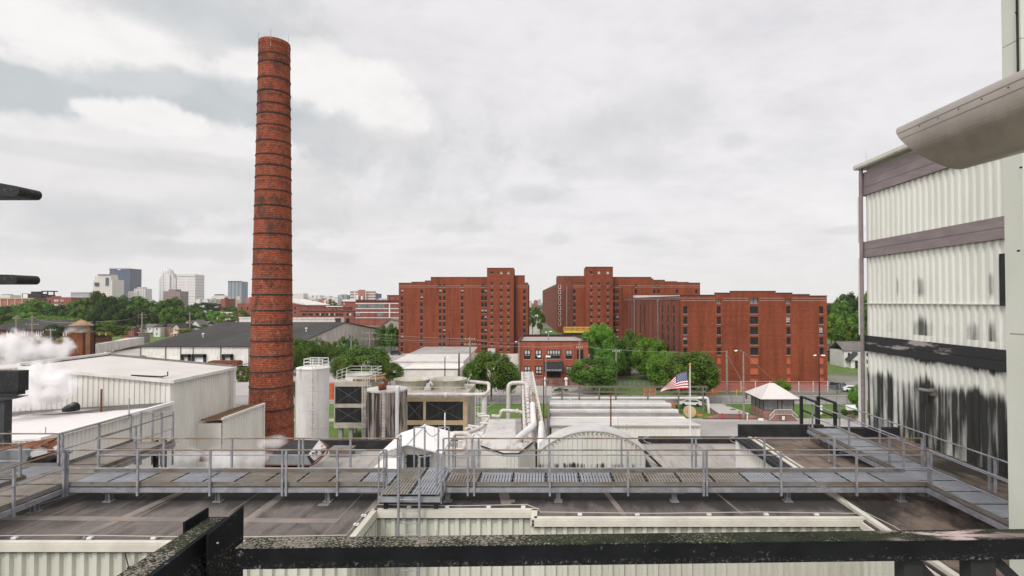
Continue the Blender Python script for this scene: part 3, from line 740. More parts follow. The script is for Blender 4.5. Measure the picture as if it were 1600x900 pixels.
# ladder bay in the middle
lb = thing('ladder_platform', 'small grating landing with caged gates, a slack chain and a ladder down into the court', 'platform', (-3.9, 16, RZ), None)
lx0, lx1 = xs(606, 15.9), xs(684, 15.9)
deck(lb, -4.62, -3.02, 15.55, 18.0)
m = MB()
for y in (15.55, 18.0): m.bar((-4.7, y, WZ - .15), (-2.95, y, WZ - .15), .08, .14)
for x in (-4.66, -2.98): m.bar((x, 15.5, WZ - .149), (x, 18.05, WZ - .149), .08, .139)
m.build('edge_beam', 'galv', lb)
for (x, side) in ((-4.72, -1), (-2.93, 1)):
    pts = [(x, 15.62, WZ - .3), (x, 15.62, WZ + 1.07), (x, 16.12, WZ + 1.07), (x, 16.12, WZ - .2)]
    m = MB(); m.tube(pts, .024, 8, bend=.08); m.bar((x, 15.62, WZ + .5), (x, 16.12, WZ + .5), .04, .04); m.build('gate_frame', 'galv', lb)
    pts = [(x, 17.6, WZ - .2), (x, 17.6, WZ + 1.07), (x, 18.05, WZ + 1.07), (x, 18.05, WZ - .3)]
    m = MB(); m.tube(pts, .024, 8, bend=.08); m.bar((x, 17.6, WZ + .5), (x, 18.05, WZ + .5), .04, .04); m.build('gate_frame', 'galv', lb)
lad = [xs(624, 15.4), xs(656.5, 15.4)]
m = MB()
for x in lad: m.bar((x, 15.4, 11.5), (x, 15.4, WZ + 1.1), .05, .075)
for x in lad: m.tube([(x, 15.4, WZ + 1.08), (x + (-.28 if x == lad[0] else .28), 15.66, WZ + 1.06)], .02, 6)
lrr = m.build('ladder_rails', 'galv', lb)
for k in range(14):
    z = WZ - .1 - k * .33; m = MB(); m.cyl((lad[0], 15.4, z), (lad[1], 15.4, z), .016, n=6); m.build('rung', 'galv', lrr)
for (x, y) in ((-4.0, 18.1), (-3.2, 18.1)):
    m = MB(); m.bar((x - .3, y, WZ - .3), (x - .3, y, WZ + 1.3), .05, .05); m.bar((x - .3, y, WZ + 1.3), (x + .05, y, WZ + 1.3), .04, .04); m.bar((x + .05, y, WZ - .3), (x + .05, y, WZ + 1.3), .05, .05); m.build('gate_frame', 'galv', lb)
m = MB(); c0 = Vector((-3.95, 18.1, WZ + 1.25)); c1 = Vector((-3.45, 18.1, WZ + 1.2))
m.tube([c0.lerp(c1, t) - Vector((0, 0, .22 * 4 * t * (1 - t))) for t in [i / 10 for i in range(11)]], .011, 5); m.build('chain', 'chain', lb)
m = MB(); m.box(-4.5, -3.2, 18.05, 19.2, WZ - .62, WZ - .58); m.build('step_plate', 'grating', lb)
for p in (640, 676): pass
for (x, y) in ((-4.55, 15.75), (-3.1, 15.75), (-4.5, 17.9), (-3.1, 17.9)):
    m = MB(); m.box(x - .05, x + .05, y - .05, y + .05, RZ, WZ - .2); m.box(x - .12, x + .12, y - .12, y + .12, RZ, RZ + .03); m.build('leg', 'black_paint', lb)

lw = thing('side_walkway', 'left grating walkway running away to a ladder head beside the white walls', 'walkway', (-15.2, 17, RZ), 'roof walkways')
deck(lw, -15.98, -14.26, 8.5, 21.3, 'y')
edge_beam(lw, (-14.2, 8.5), (-14.2, CY0)); edge_beam(lw, (-14.4, CY1), (-14.4, 21.3)); edge_beam(lw, (-16.0, 8.5), (-16, 16.9)); edge_beam(lw, (-16.0, 18.15), (-16, 21.3))
railing(lw, [(-14.14, 8.5), (-14.14, CY0 - .1)], [(-14.14, CY0 - .14), (-14.14, 14.6), (-14.14, 12.5), (-14.14, 10.4)])
railing(lw, [(-14.42, CY1 + .1), (-14.42, 21.2)], [(-14.42, 19.3), (-14.42, 21.2)])
railing(lw, [(-16.04, 18.15), (-16.04, 21.2)], [(-16.04, 18.2), (-16.04, 19.7), (-16.04, 21.2)])
railing(lw, [(-16.04, 8.5), (-16.04, 16.8)], [(-16.04, 16.75), (-16.04, 14.6), (-16.04, 12.5)])
for y in (10, 13, 15.6, 18.6): leg(lw, -14.5, y); leg(lw, -15.7, y)
for x in (-15.75, -15.3, -14.95, -14.5):
    m = MB(); m.bar((x, 21.35, WZ - .9), (x, 21.35, WZ + 1.15), .05, .05); m.build('ladder_rails', 'galv', lw)
m = MB(); m.bar((-15.75, 21.35, WZ + 1.15), (-15.3, 21.35, WZ + 1.15), .04, .04); m.bar((-14.95, 21.35, WZ + 1.15), (-14.5, 21.35, WZ + 1.15), .04, .04); m.build('gate_frame', 'galv', lw)
c0 = Vector((-15.3, 21.3, WZ + 1.1)); c1 = Vector((-14.95, 21.3, WZ + 1.1)); m = MB()
m.tube([c0.lerp(c1, t) - Vector((0, 0, .5 * t * (1 - t))) for t in [i / 8 for i in range(9)]], .011, 5); m.build('chain', 'chain', lw)
m = MB(); m.box(-15.3, -15.22, 21.4, 21.6, 12, WZ); m.box(-14.98, -14.9, 21.4, 21.6, 12, WZ); llw = m.build('ladder_stand', 'black_paint', lw)
for k in range(7):
    m = MB(); m.cyl((-15.28, 21.45, WZ - .3 - k * .33), (-14.92, 21.45, WZ - .3 - k * .33), .016, n=6); m.build('rung', 'galv', llw)
for (x, y) in ((-15.5, 14.05), (-15.42, 14.2), (-15.33, 14.02), (-15.6, 14.15)):
    m = MB(); m.cyl((x, y, WZ), (x, y, WZ + .03), .035, .025, 7)
    lone('debris_lump', m, 'black_paint', (x, y, WZ), 'one of a few black lumps lying on the left walkway grating', 'debris', 'black lumps on the left walkway')
bw = thing('branch_walkway', 'short grating branch leaving the left edge of the picture below the rusty trough', 'walkway', (-18, 17.5, RZ), 'roof walkways')
deck(bw, -22, -16.02, 16.95, 18.12); edge_beam(bw, (-22, 16.93), (-16.1, 16.93)); edge_beam(bw, (-22, 18.14), (-16.1, 18.14))
railing(bw, [(-22, 16.9), (-16.2, 16.9)], [(-16.2, 16.9), (-18.3, 16.9), (-20.4, 16.9)])
railing(bw, [(-22, 18.18), (-16.14, 18.18)], [(-16.14, 18.18), (-18.3, 18.18), (-20.4, 18.18)])
for x in (-17, -20): leg(bw, x, 17.1)
rw = thing('side_walkway', 'right grating walkway beside the soot streaked wall, running back to the black steel frame', 'walkway', (12, 18, RZ), 'roof walkways')
deck(rw, 11.4, 12.6, 8.0, 23.5, 'y')
edge_beam(rw, (11.35, 8), (11.35, CY0)); edge_beam(rw, (11.35, CY1), (11.35, 23.5)); edge_beam(rw, (12.62, 8), (12.62, 23.5))
railing(rw, [(11.4, 8.0), (11.4, CY0 - .04)], [(11.4, CY0 - .04), (11.4, 13.2), (11.4, 11)], top='galv')
railing(rw, [(11.5, CY1 + .2), (11.5, 23.4)], [(11.5, 23.4), (11.5, 20.6), (11.5, 18.2)], top='galv')
railing(rw, [(12.66, 8.0), (12.66, 23.4)], [(12.66, 14.1), (12.66, 15.35), (12.66, 15.55), (12.66, 18.2), (12.66, 20.6), (12.66, 23.4)], top='galv')
for y in (11.2, 13.7, 16.9, 19, 21.5, 23.2): leg(rw, 11.75, y); leg(rw, 12.4, y)

# black stair frame at the far end
sf = thing('stair_frame', 'black steel handrail frame of a stair head beyond the right walkway', 'railing', (12.6, 25, RZ))
for x, y0, y1 in ((12.30, 24.6, 26.1), (13.06, 24.5, 26.0)):
    m = MB(); z = 17.45
    for y in (y0, y1): m.box(x - .06, x + .06, y - .06, y + .06, RZ - .4, z)
    m.bar((x, y0, z), (x, y1, z), .09, .09); m.bar((x, y0, z - .62), (x, y1, z - .62), .07, .07); m.build('hand_frame', 'black_paint', sf)
m = MB(); m.box(12.25, 13.1, 24.5, 26.1, RZ - .1, RZ); m.box(12.2, 12.3, 24.5, 24.62, RZ - 3, RZ - .1); m.box(13.05, 13.15, 26, 26.1, 0, RZ - .1); m.box(12.2, 12.3, 26, 26.1, 0, RZ - .1)
m.build('landing', 'black_paint', sf)

# ------------------------------------------------------------------ tall panel building at the right
pb = thing('panel_building', 'tall pale ribbed building at the right, streaked with black soot, with mauve bands', 'building', (xR, 22, 16.0))
PX, PY1, PY0 = xR, 26.6, 12.0
ribwall((PX, PY1), (PX, PY0), 15.6, 28.2, 'wall_panel', pb, .36, .07)
zt = zs(264, PY1); b1 = (zs(306, PY1), zs(270, PY1)); b2 = (zs(403, PY1), zs(378, PY1)); b3 = (zs(548, PY1), zs(524, PY1))
for i, (z0, z1) in enumerate((b1, b2, b3)):
    mt = 'trim_band' if i < 2 else 'soot_band'
    if i == 2:
        m_, g_, b_ = newmat('soot_band'); b_.inputs['Roughness'].default_value = .7
        o_ = g_.n('ShaderNodeTexCoord').outputs['Object']
        nn_ = g_.noise(g_.mapping(o_, (1, .35, 2.2)), .9, 6, .6)
        g_.l(g_.mix(g_.smooth(nn_, .56, .62), (.018, .018, .019, 1), (.33, .30, .29, 1)), b_.inputs['Base Color'])
    h = (z1 - z0) / 3 if i == 0 else (z1 - z0) / 2
    n = 3 if i == 0 else 2
    m = MB()
    for k in range(n):
        m.box(PX - .16 + .012 * k, PX - .02, PY0, PY1 + .12, z0 + k * h + .012, z0 + (k + 1) * h - .012)
        m.box(PX - .14, PX + .3, PY1 + .12, PY1 + .25, z0 + k * h + .012, z0 + (k + 1) * h - .012)
    m.box(PX - .13, PX - .03, PY0, PY1 + .1, z0, z1)
    m.build('trim_band', mt, pb)
m = MB(); m.box(PX - .38, PX + 2, PY0, PY1 + .35, zt, zt + .16); m.box(PX - .42, PX - .38, PY0, PY1 + .37, zt + .05, zt + .21); m.build('gutter', 'cream_flash', pb)
m = MB(); m.box(PX + .05, PX + 14, PY0, PY1, 0, zt); m.build('body', 'pale_green', pb)
m = MB(); m.tube([(PX - .22, PY1 + .02, zt), (PX - .24, PY1 + .02, zt - .3), (PX - .24, PY1 + .02, 13)], .09, 10); m.build('downpipe', 'trim_band', pb)
m = MB(); m.box(PX - .30, PX - .05, PY1 + .02, PY1 + .32, 10, b3[0] - .1); m.box(PX - .22, PX - .05, PY1 + .26, PY1 + .36, b3[1], b2[0]); m.box(PX - .22, PX - .05, PY1 + .26, PY1 + .36, b2[1], b1[0]); m.build('corner_flashing', 'white_clean', pb)
m = MB(); m.box(PX - .12, PX - .0, PY0, PY1, zs(474, PY1) - .02, zs(474, PY1) + .012); m.build('sheet_lap', 'pale_green', pb)
m = MB(); m.box(PX - .14, PX - .02, 18.35, 18.7, zs(478, 18.5), zs(396, 18.5)); m.build('soot_patch', 'black_paint', pb)
m = MB(); m.box(PX - .15, PX - .02, 17.0, 18.3, 16.0, b3[0]); m.build('soot_patch', 'black_paint', pb)
yw = 22.0; zw = zs(612, yw)
m = MB(); m.box(PX - .2, PX - .05, yw - .12, yw + .12, zw - .15, zw + .12); m.tube([(PX - .15, yw, zw), (PX - .4, yw, zw + .05), (PX - .5, yw + .25, zw + .05)], .07, 8, bend=.1)
lone('wall_lamp', m, 'side_plate', (PX - .2, yw, zw), 'small weathered floodlight on the soot streaked ribbed wall', 'lamp')
m = MB(); m.cyl((PX - .1, PY1 - .2, zt + .1), (PX - .1, PY1 - .2, zt + .9), .012, .005, 6)
lone('air_terminal', m, 'galv', (PX - .1, PY1 - .2, zt + .1), 'thin lightning rod on the top corner of the tall panel building', 'lightning rod', 'lightning rods on the roof edges')

# ------------------------------------------------------------------ near cladding panel and round duct, right edge
cp = thing('cladding_panel', 'near pale green cladding panel edge filling the right border', 'wall', (5.4, 6.1, 9))
zseam = zs(523, 6.0, 1590)
x0 = xs(1571, 6.25, 456)
m = MB(); m.box(x0, 9, 6.0, 6.25, 8, zseam - .008); m.box(x0, 9, 6.0, 6.25, zseam + .008, zs(60, 6)); m.box(x0 + .02, 9, 6.03, 6.22, zseam - .02, zseam + .02); m.build('panel', 'pale_green', cp)
m = MB(); m.box(x0, 9, 6.0, 6.25, zs(60, 6) + .008, 33); m.build('panel', 'pale_green', cp)
m = MB(); xv = xs(1594, 6.0); m.box(xv, xv + .02, 5.985, 6.0, zs(190, 6), 33); m.build('seam', 'black_paint', cp)
for (px, py) in ((1590, 392), (1587, 20), (1594, 262)):
    p = pt(px, py, 5.99); m = MB(); m.cyl(p, p + Vector((0, -.02, 0)), .011, n=8); m.build('bolt', 'black_paint', cp)

dc = thing('round_duct', 'big weathered round metal duct poking in from the upper right', 'duct', (3.3, 4.6, 23.3))
def duct():
    C = pt(1453, 228.7, 4.6); d = (pt(941, 414.6, 1.0) - Vector((0, 0, CAMZ))).normalized(); r = .259
    near = C - d * 2.2
    cut = Vector((math.sin(-.283) * math.cos(-.866), math.cos(-.283) * math.cos(-.866), math.sin(-.866)))      # normal of the mitred end
    up = Vector((0, 0, 1)); x = d.cross(up).normalized(); y = x.cross(d).normalized()
    n = 64; a = []; b = []; ai = []; bi = []
    for i in range(n):
        t = 2 * math.pi * i / n; o = x * math.cos(t) * r + y * math.sin(t) * r; oi = o * .97
        k = -(cut.dot(o)) / cut.dot(d); a.append(C + o + d * k); b.append(near + o)
        k = -(cut.dot(oi)) / cut.dot(d); ai.append(C + oi + d * k); bi.append(near + oi)
    m = MB(); vs = a + b + ai + bi; fs = []
    for i in range(n):
        j = (i + 1) % n
        fs += [(i, j, n + j, n + i), (2 * n + i, 3 * n + i, 3 * n + j, 2 * n + j), (i, 2 * n + i, 2 * n + j, j)]
    m.mesh(vs, fs); m.build('duct_shell', 'duct_metal', dc, smooth=False)
    for th, w in ((2.62, .006), (2.9, .004)):
        o = x * math.cos(th) * r * 1.004 + y * math.sin(th) * r * 1.004
        k = -(cut.dot(o)) / cut.dot(d)
        m = MB(); m.bar(C + o + d * (k - .02), near + o, w, w); m.build('seam', 'duct_metal', dc)
    for k in range(7):
        o = x * math.cos(2.72) * r * 1.0 + y * math.sin(2.72) * r * 1.0; p = C + o - d * (.28 + k * .24)
        m = MB(); m.cyl(p, p + (o.normalized() * .004), .005, n=6); m.build('screw', 'black_paint', dc)
duct()

# ------------------------------------------------------------------ black steel in the foreground
def beam(name, label, pts, top, bot, w, mats, base): pass
yl, yr = 4.80, 5.02
X0, X1 = xs(372, 4.8), 5.6
m = MB(); sl = (yr - yl) / (X1 - X0); zt_ = 19.84; W_ = .2; H_ = .185
m.hexa([(X0, yl, zt_ - H_), (X1, yr, zt_ - H_), (X1, yr + W_, zt_ - H_), (X0, yl + W_, zt_ - H_), (X0, yl, zt_ - .004), (X1, yr, zt_ - .004), (X1, yr + W_, zt_ - .004), (X0, yl + W_, zt_ - .004)], 0)
m.hexa([(X0, yl - .003, zt_ - .0035), (X1, yr - .003, zt_ - .0035), (X1, yr + W_ + .003, zt_ - .0035), (X0, yl + W_ + .003, zt_ - .0035), (X0, yl - .003, zt_ + .004), (X1, yr - .003, zt_ + .004), (X1, yr + W_ + .003, zt_ + .004), (X0, yl + W_ + .003, zt_ + .004)], 1)
lone('steel_beam', m, ['beam_face', 'beam_top'], (0, 4.9, zt_), 'long black painted beam with moss and flaking paint across the foreground', 'beam', 'black steel beams in the foreground')
bt = thing('steel_beam', 'short black beam with upstanding flanges coming toward the viewer at the lower left', 'beam', (-3.1, 4.6, 19.9), 'black steel beams in the foreground')
m = MB(); z = 19.92
m.hexa([(-3.02, 2.6, z - .6), (-2.86, 2.6, z - .6), (-2.93, 5.28, z - .6), (-3.28, 5.28, z - .6), (-3.02 - .22, 2.6, z), (-2.86, 2.6, z), (-3.05, 5.28, z), (-3.24, 5.28, z)])
m.build('web', 'beam_face', bt)
m = MB(); m.face([(-3.24, 2.6, z + .004), (-2.93, 2.6, z + .004), (-3.07, 5.26, z + .004), (-3.225, 5.26, z + .004)]); m.build('dirty_top', 'beam_top', bt)
m = MB(); m.box(-3.262, -3.243, 4.95, 5.3, z - .3, z + .085); m.build('flange', 'beam_face', bt)
m = MB(); m.hexa([(-2.925, 4.75, z - 1.2), (-2.905, 4.75, z - 1.2), (-2.905, 5.3, z - 1.2), (-2.925, 5.3, z - 1.2), (-2.925, 4.75, z + .06), (-2.905, 4.75, z + .06), (-2.905, 5.3, z + .10), (-2.925, 5.3, z + .10)]); m.box(-3.24, -2.92, 5.27, 5.3, z - 1.2, z - .003)
m.hexa([(-3.2, 2.6, z - 1.4), (-2.88, 2.6, z - 1.4), (-2.92, 5.27, z - 1.4), (-3.25, 5.27, z - 1.4), (-3.2, 2.6, z - .61), (-2.88, 2.6, z - .61), (-2.92, 5.27, z - .61), (-3.25, 5.27, z - .61)]); m.build('flange', 'beam_face', bt)
p = pt(308 / 7.27 * 0 + 358, 850, 4.75); m = MB(); m.cyl((-2.90, 4.86, 19.86), (-2.885, 4.86, 19.86), .007, n=8); m.build('bolt', 'white_clean', bt)
for px0, px1, lab in ((1410, 1440, 'left of two short black posts under the foreground beam at the lower right'), (1514, 1553, 'right of two short black posts under the foreground beam, nearest the cladding panel')):
    m = MB(); m.box(xs(px0, 5.0), xs(px1, 5.0), 5.02, 5.16, 17.5, zt_ - H_ - .004)
    lone('steel_post', m, 'black_paint', ((xs(px0, 5.0) + xs(px1, 5)) / 2, 5.1, 17.5), lab, 'post', 'black posts under the foreground beam')
m = MB(); m.bar((xs(1418, 5.1), 5.1, 19.62), (xs(1480, 5.1), 5.1, 19.22), .05, .09)
lone('steel_brace', m, 'black_paint', (xs(1440, 5.1), 5.1, 19.3), 'black diagonal brace falling right from the left post under the beam', 'brace', 'diagonal braces under the foreground beam')
m = MB(); m.bar((xs(1545, 5.1), 5.1, 19.62), (xs(1605, 5.1), 5.1, 19.28), .05, .08)
lone('steel_brace', m, 'black_paint', (xs(1560, 5.1), 5.1, 19.3), 'black diagonal brace at the extreme lower right corner', 'brace', 'diagonal braces under the foreground beam')
# rounded plates on the left border
def prong(Y, outline, label):
    P = [pt(px, py, Y) for px, py in outline]; m = MB(); m.extr(P, (0, -.22, 0))
    lone('steel_outrigger', m, 'black_steel', P[0], label, 'bracket', 'black brackets on the left border')
def rounded(x1, yc, r, top0, bot0):
    o = [(-60, bot0), (x1 - r, yc + r)]
    o += [(x1 - r + r * math.sin(t) * 1.0, yc + r * math.cos(t)) for t in [math.pi * i / 12 for i in range(1, 12)]]
    o += [(x1 - r, yc - r), (-60, top0)]
    return o
prong(5.0, rounded(66, 305.5, 7.5, 276, 313), 'upper black weathered bracket with a rounded tip and sloping top edge')
prong(5.0, rounded(63, 438, 6.8, 428, 445), 'lower slim black weathered bracket with a rounded tip')

# ------------------------------------------------------------------ chimney
def chimney():
    X, Y = xs(425.5, 60), 60.0
    t = thing('brick_chimney', 'tall round red brick smokestack with dark iron hoops', 'chimney', (X, Y, 0))
    H = zs(57, Y - 1.55, 430); n = 64; m = MB(); m.uv = []
    zsn = [0, 6, 12, 18, 24, 30, 36, 42, 46, H - 3.6, H - 3.5, H - .5, H - .4, H]
    def rad(z): return 2.47 - (2.47 - 1.57) * min(1, z / H) ** .85
    rs = [rad(z) for z in zsn]; rs[-4] += .0; rs[-3] += .03; rs[-2] += .07; rs[-1] += .02
    vs = [(X + r * math.cos(2 * math.pi * i / n), Y + r * math.sin(2 * math.pi * i / n), z) for r, z in zip(rs, zsn) for i in range(n)]
    fs = []
    for k in range(len(zsn) - 1):
        for i in range(n):
            fs.append((k * n + i, k * n + (i + 1) % n, (k + 1) * n + (i + 1) % n, (k + 1) * n + i))
            u0, u1 = i * 17.28 / n, (i + 1) * 17.28 / n
            m.uv += [(u0, zsn[k]), (u1, zsn[k]), (u1, zsn[k + 1]), (u0, zsn[k + 1])]
    m.mesh(vs, fs); m.build('shaft', 'brick_chimney', t, smooth=True)
    m = MB(); m.lathe((X, Y, 0), [(rs[-1], H), (1.2, H + .05), (1.15, H - 3)], n); m.build('flue_rim', 'black_paint', t)
    ys = [88, 113, 134, 154, 170, 188, 213, 235, 252, 270, 292, 316, 337, 361, 385, 409, 433, 457, 482, 505, 531, 554, 579, 604, 640]
    for py in [75] + ys:
        z = zs(py + 3, Y - 2, 427); r = rad(z)
        m = MB(); m.lathe((X, Y, z), [(r + .005, -.07), (r + .055, -.06), (r + .055, .06), (r + .005, .07)], n); m.build('hoop', 'black_paint', t, smooth=False)
    for a in (-2.6, -1.35, -.1, 1.2):
        m = MB(); x, y = X + 1.6 * math.cos(a), Y + 1.6 * math.sin(a); m.cyl((x, y, H - 1.0), (x, y, H + .85), .035, .02, 6); m.build('lightning_rod', 'galv', t)
chimney()

# ------------------------------------------------------------------ red brick warehouses
def rows(pys, Y): return [zs(p, Y) for p in pys]
def brick_block(parent, a, b, z0, z1, ops, wins, mt='brick', depth=.3, cope=True, **k):
    """front wall with recessed windows from a to b; ops list of (u0,u1,z0,z1)"""
    m = MB(); wall_open(m, a, b, z0, z1, ops, depth); m.build('wall', mt, parent)
    for i, op in enumerate(wins):
        window(parent, a, b, op, depth, **k)
def shell(parent, x0, x1, y0, y1, z0, z1, mt='brick', roof='black_roof', lip=.6, skip_front=True, name='wall', left=True):
    m = MB()
    if not skip_front: m.face([(x0, y0, z0), (x1, y0, z0), (x1, y0, z1), (x0, y0, z1)])
    m.face([(x1, y0, z0), (x1, y1, z0), (x1, y1, z1), (x1, y0, z1)]); m.face([(x1, y1, z0), (x0, y1, z0), (x0, y1, z1), (x1, y1, z1)])
    if left: m.face([(x0, y1, z0), (x0, y0, z0), (x0, y0, z1), (x0, y1, z1)])
    m.build(name, mt, parent)
    m = MB(); m.face([(x0, y0, z1 - lip), (x1, y0, z1 - lip), (x1, y1, z1 - lip), (x0, y1, z1 - lip)]); m.build('roof', roof, parent)
def coping(parent, segs, y, dy=.35):
    for x0, x1, z in segs:
        m = MB(); m.box(x0 - .05, x1 + .05, y - .12, y + dy, z, z + .22); m.build('coping', 'dark_trim', parent)

def opc(x0, px, w, zc, h, Y):
    x = xs(px, Y); return (x - w / 2 - x0, x + w / 2 - x0, zc - h / 2, zc + h / 2)

# right warehouse (nearest)
YR = 136.0
wr = thing('brick_warehouse', 'nearest red brick warehouse at the right with stepped parapet and bricked up lower windows', 'warehouse', (52, YR, 0), 'red brick warehouses')
x0, x1 = xs(1063, YR), xs(1292, YR)
zb = zs(463.6, YR)
rr = rows([484.5, 500.7, 517, 533, 549], YR)
ops = []; W1 = []; W2 = []; bd = []
for px in (1070.7, 1123, 1231.6, 1283):
    for z in rr: W1.append(opc(x0, px, 1.0, z, 1.85, YR))
for z in rr: W2.append(opc(x0, 1178, 2.0, z, 1.85, YR))
top = [opc(x0, 1123, .95, zs(471, YR), 1.05, YR), opc(x0, 1231.6, .95, zs(471, YR), 1.05, YR)]
topw = opc(x0, 1178, 1.85, zs(469.5, YR), 1.5, YR); topw = (topw[0], topw[1], topw[2], min(topw[3], zb - .25))
for px in (1123, 1231.6, 1283): bd += [opc(x0, px, 1.0, zs(565, YR), 1.85, YR), opc(x0, px, 1.0, zs(581, YR), 1.85, YR), opc(x0, px, 1.0, zs(594, YR), 1.3, YR)]
bdw = [opc(x0, 1178, 2.0, zs(565, YR), 1.9, YR), opc(x0, 1178, 2.0, zs(581, YR), 1.9, YR), opc(x0, 1178, 2.0, zs(595, YR), 1.2, YR)]
top = [(a, b_, c, min(d_, zb - .1)) for a, b_, c, d_ in top]
m = MB(); wall_open(m, (x0, YR), (x1, YR), 0, zb, W1 + W2 + top + [topw] + bd + bdw, .3); m.build('wall', 'brick', wr)
for i, op in enumerate(W1): window(wr, (x0, YR), (x1, YR), op, .3, 2, 2, sub=True, blind=(.3, .5, .75)[i % 3] if i in (3, 11, 17) else 0)
for op in W2: window(wr, (x0, YR), (x1, YR), op, .3, 4, 2, sub=True)
for op in top + [topw]: window(wr, (x0, YR), (x1, YR), op, .3, 2, 1, glass='glass_grey')
for op in bd + bdw:
    m = MB(); u0, u1, c0, c1 = op; m.box(x0 + u0, x0 + u1, YR + .1, YR + .3, c0, c1); m.build('bricked_window', 'boarded', wr)
    m = MB(); m.box(x0 + u0, x0 + u1, YR + .02, YR + .099, c0, c0 + .28); m.build('shadow_gap', 'dark_trim', wr)
steps = [(1063, 1117, 461.8), (1117, 1141, 458.5), (1141, 1212, 455.8), (1212, 1238, 458.5), (1238, 1265, 460.8), (1265, 1292, 463.0)]
for a_, b_, py in steps:
    m = MB(); m.box(xs(a_, YR), xs(b_, YR) - .01, YR, YR + .4, zb, zs(py, YR)); m.build('parapet_step', 'brick', wr)
coping(wr, [(xs(a_, YR), xs(b_, YR), zs(py, YR)) for a_, b_, py in steps], YR)
m = MB()
for py in (466.2, 470.0):
    z = zs(py, YR)
    for xa, xb in [(1064, 1117), (1130, 1169), (1187, 1226), (1238, 1291)]: m.box(xs(xa, YR), xs(xb, YR), YR - .05, YR - .003, z, z + .09)
m.build('stone_course', 'sill', wr)
shell(wr, x0, x1, YR, 229, 0, zb, 'brick_side', left=False)
# side wall with slit windows, re-built with real openings
sx = x0 - .03; a_, b_ = (sx, 229.0), (sx, YR - .0)
sops = []
for k, px in enumerate((980.4, 984.8, 992.5, 1001, 1007, 1013.5, 1020.5, 1027.5, 1035.3, 1044, 1053)):
    Yw = x0 * 850 / (px - 850); u = 229 - Yw
    for z in rr: sops.append((u - .8, u + .8, z - .95, z + .95))
m = MB(); wall_open(m, a_, b_, 0, zb, sops, .12); m.build('wall', 'brick_side', wr)
for op in sops[:60]: window(wr, a_, b_, op, .12, 1, 2, sill=False)
m = MB()
for k in range(12):
    y = YR + 1 + k * 7.9; m.box(sx - .1, sx - .003, y, y + .6, 0, zb - .3)
m.build('pilasters', 'brick_side', wr)
m = MB(); m.box(sx - .2, sx - .003, YR, 229, zb - .62, zb - .5); m.box(sx - .2, sx - .003, YR, 229, zb - .25, zb - .13); m.build('stone_course', 'sill', wr)
m = MB(); m.box(sx - .1, sx + .35, YR, 229, zb, zb + .2); m.build('coping', 'dark_trim', wr)
for Yp in (203, 161):
    m = MB(); m.cyl((sx - .35, Yp, 2), (sx - .35, Yp, zb - 1.2), .13, n=8); m.box(sx - .55, sx - .15, Yp - .3, Yp + .3, zb - 1.2, zb - .7); m.build('downpipe', 'galv', wr)
m = MB(); m.box(xs(992, 210), xs(1064, 210), 209, 214, zs(465.5, 210), zs(461.5, 210)); m.build('roof_hood', 'white_roof', wr)
zq = zs(447, 228); m = MB(); m.box(xs(973.6, 229.2), xs(992, 229.2), 229.2, 236, 0, zq); m.build('penthouse', 'brick', wr)

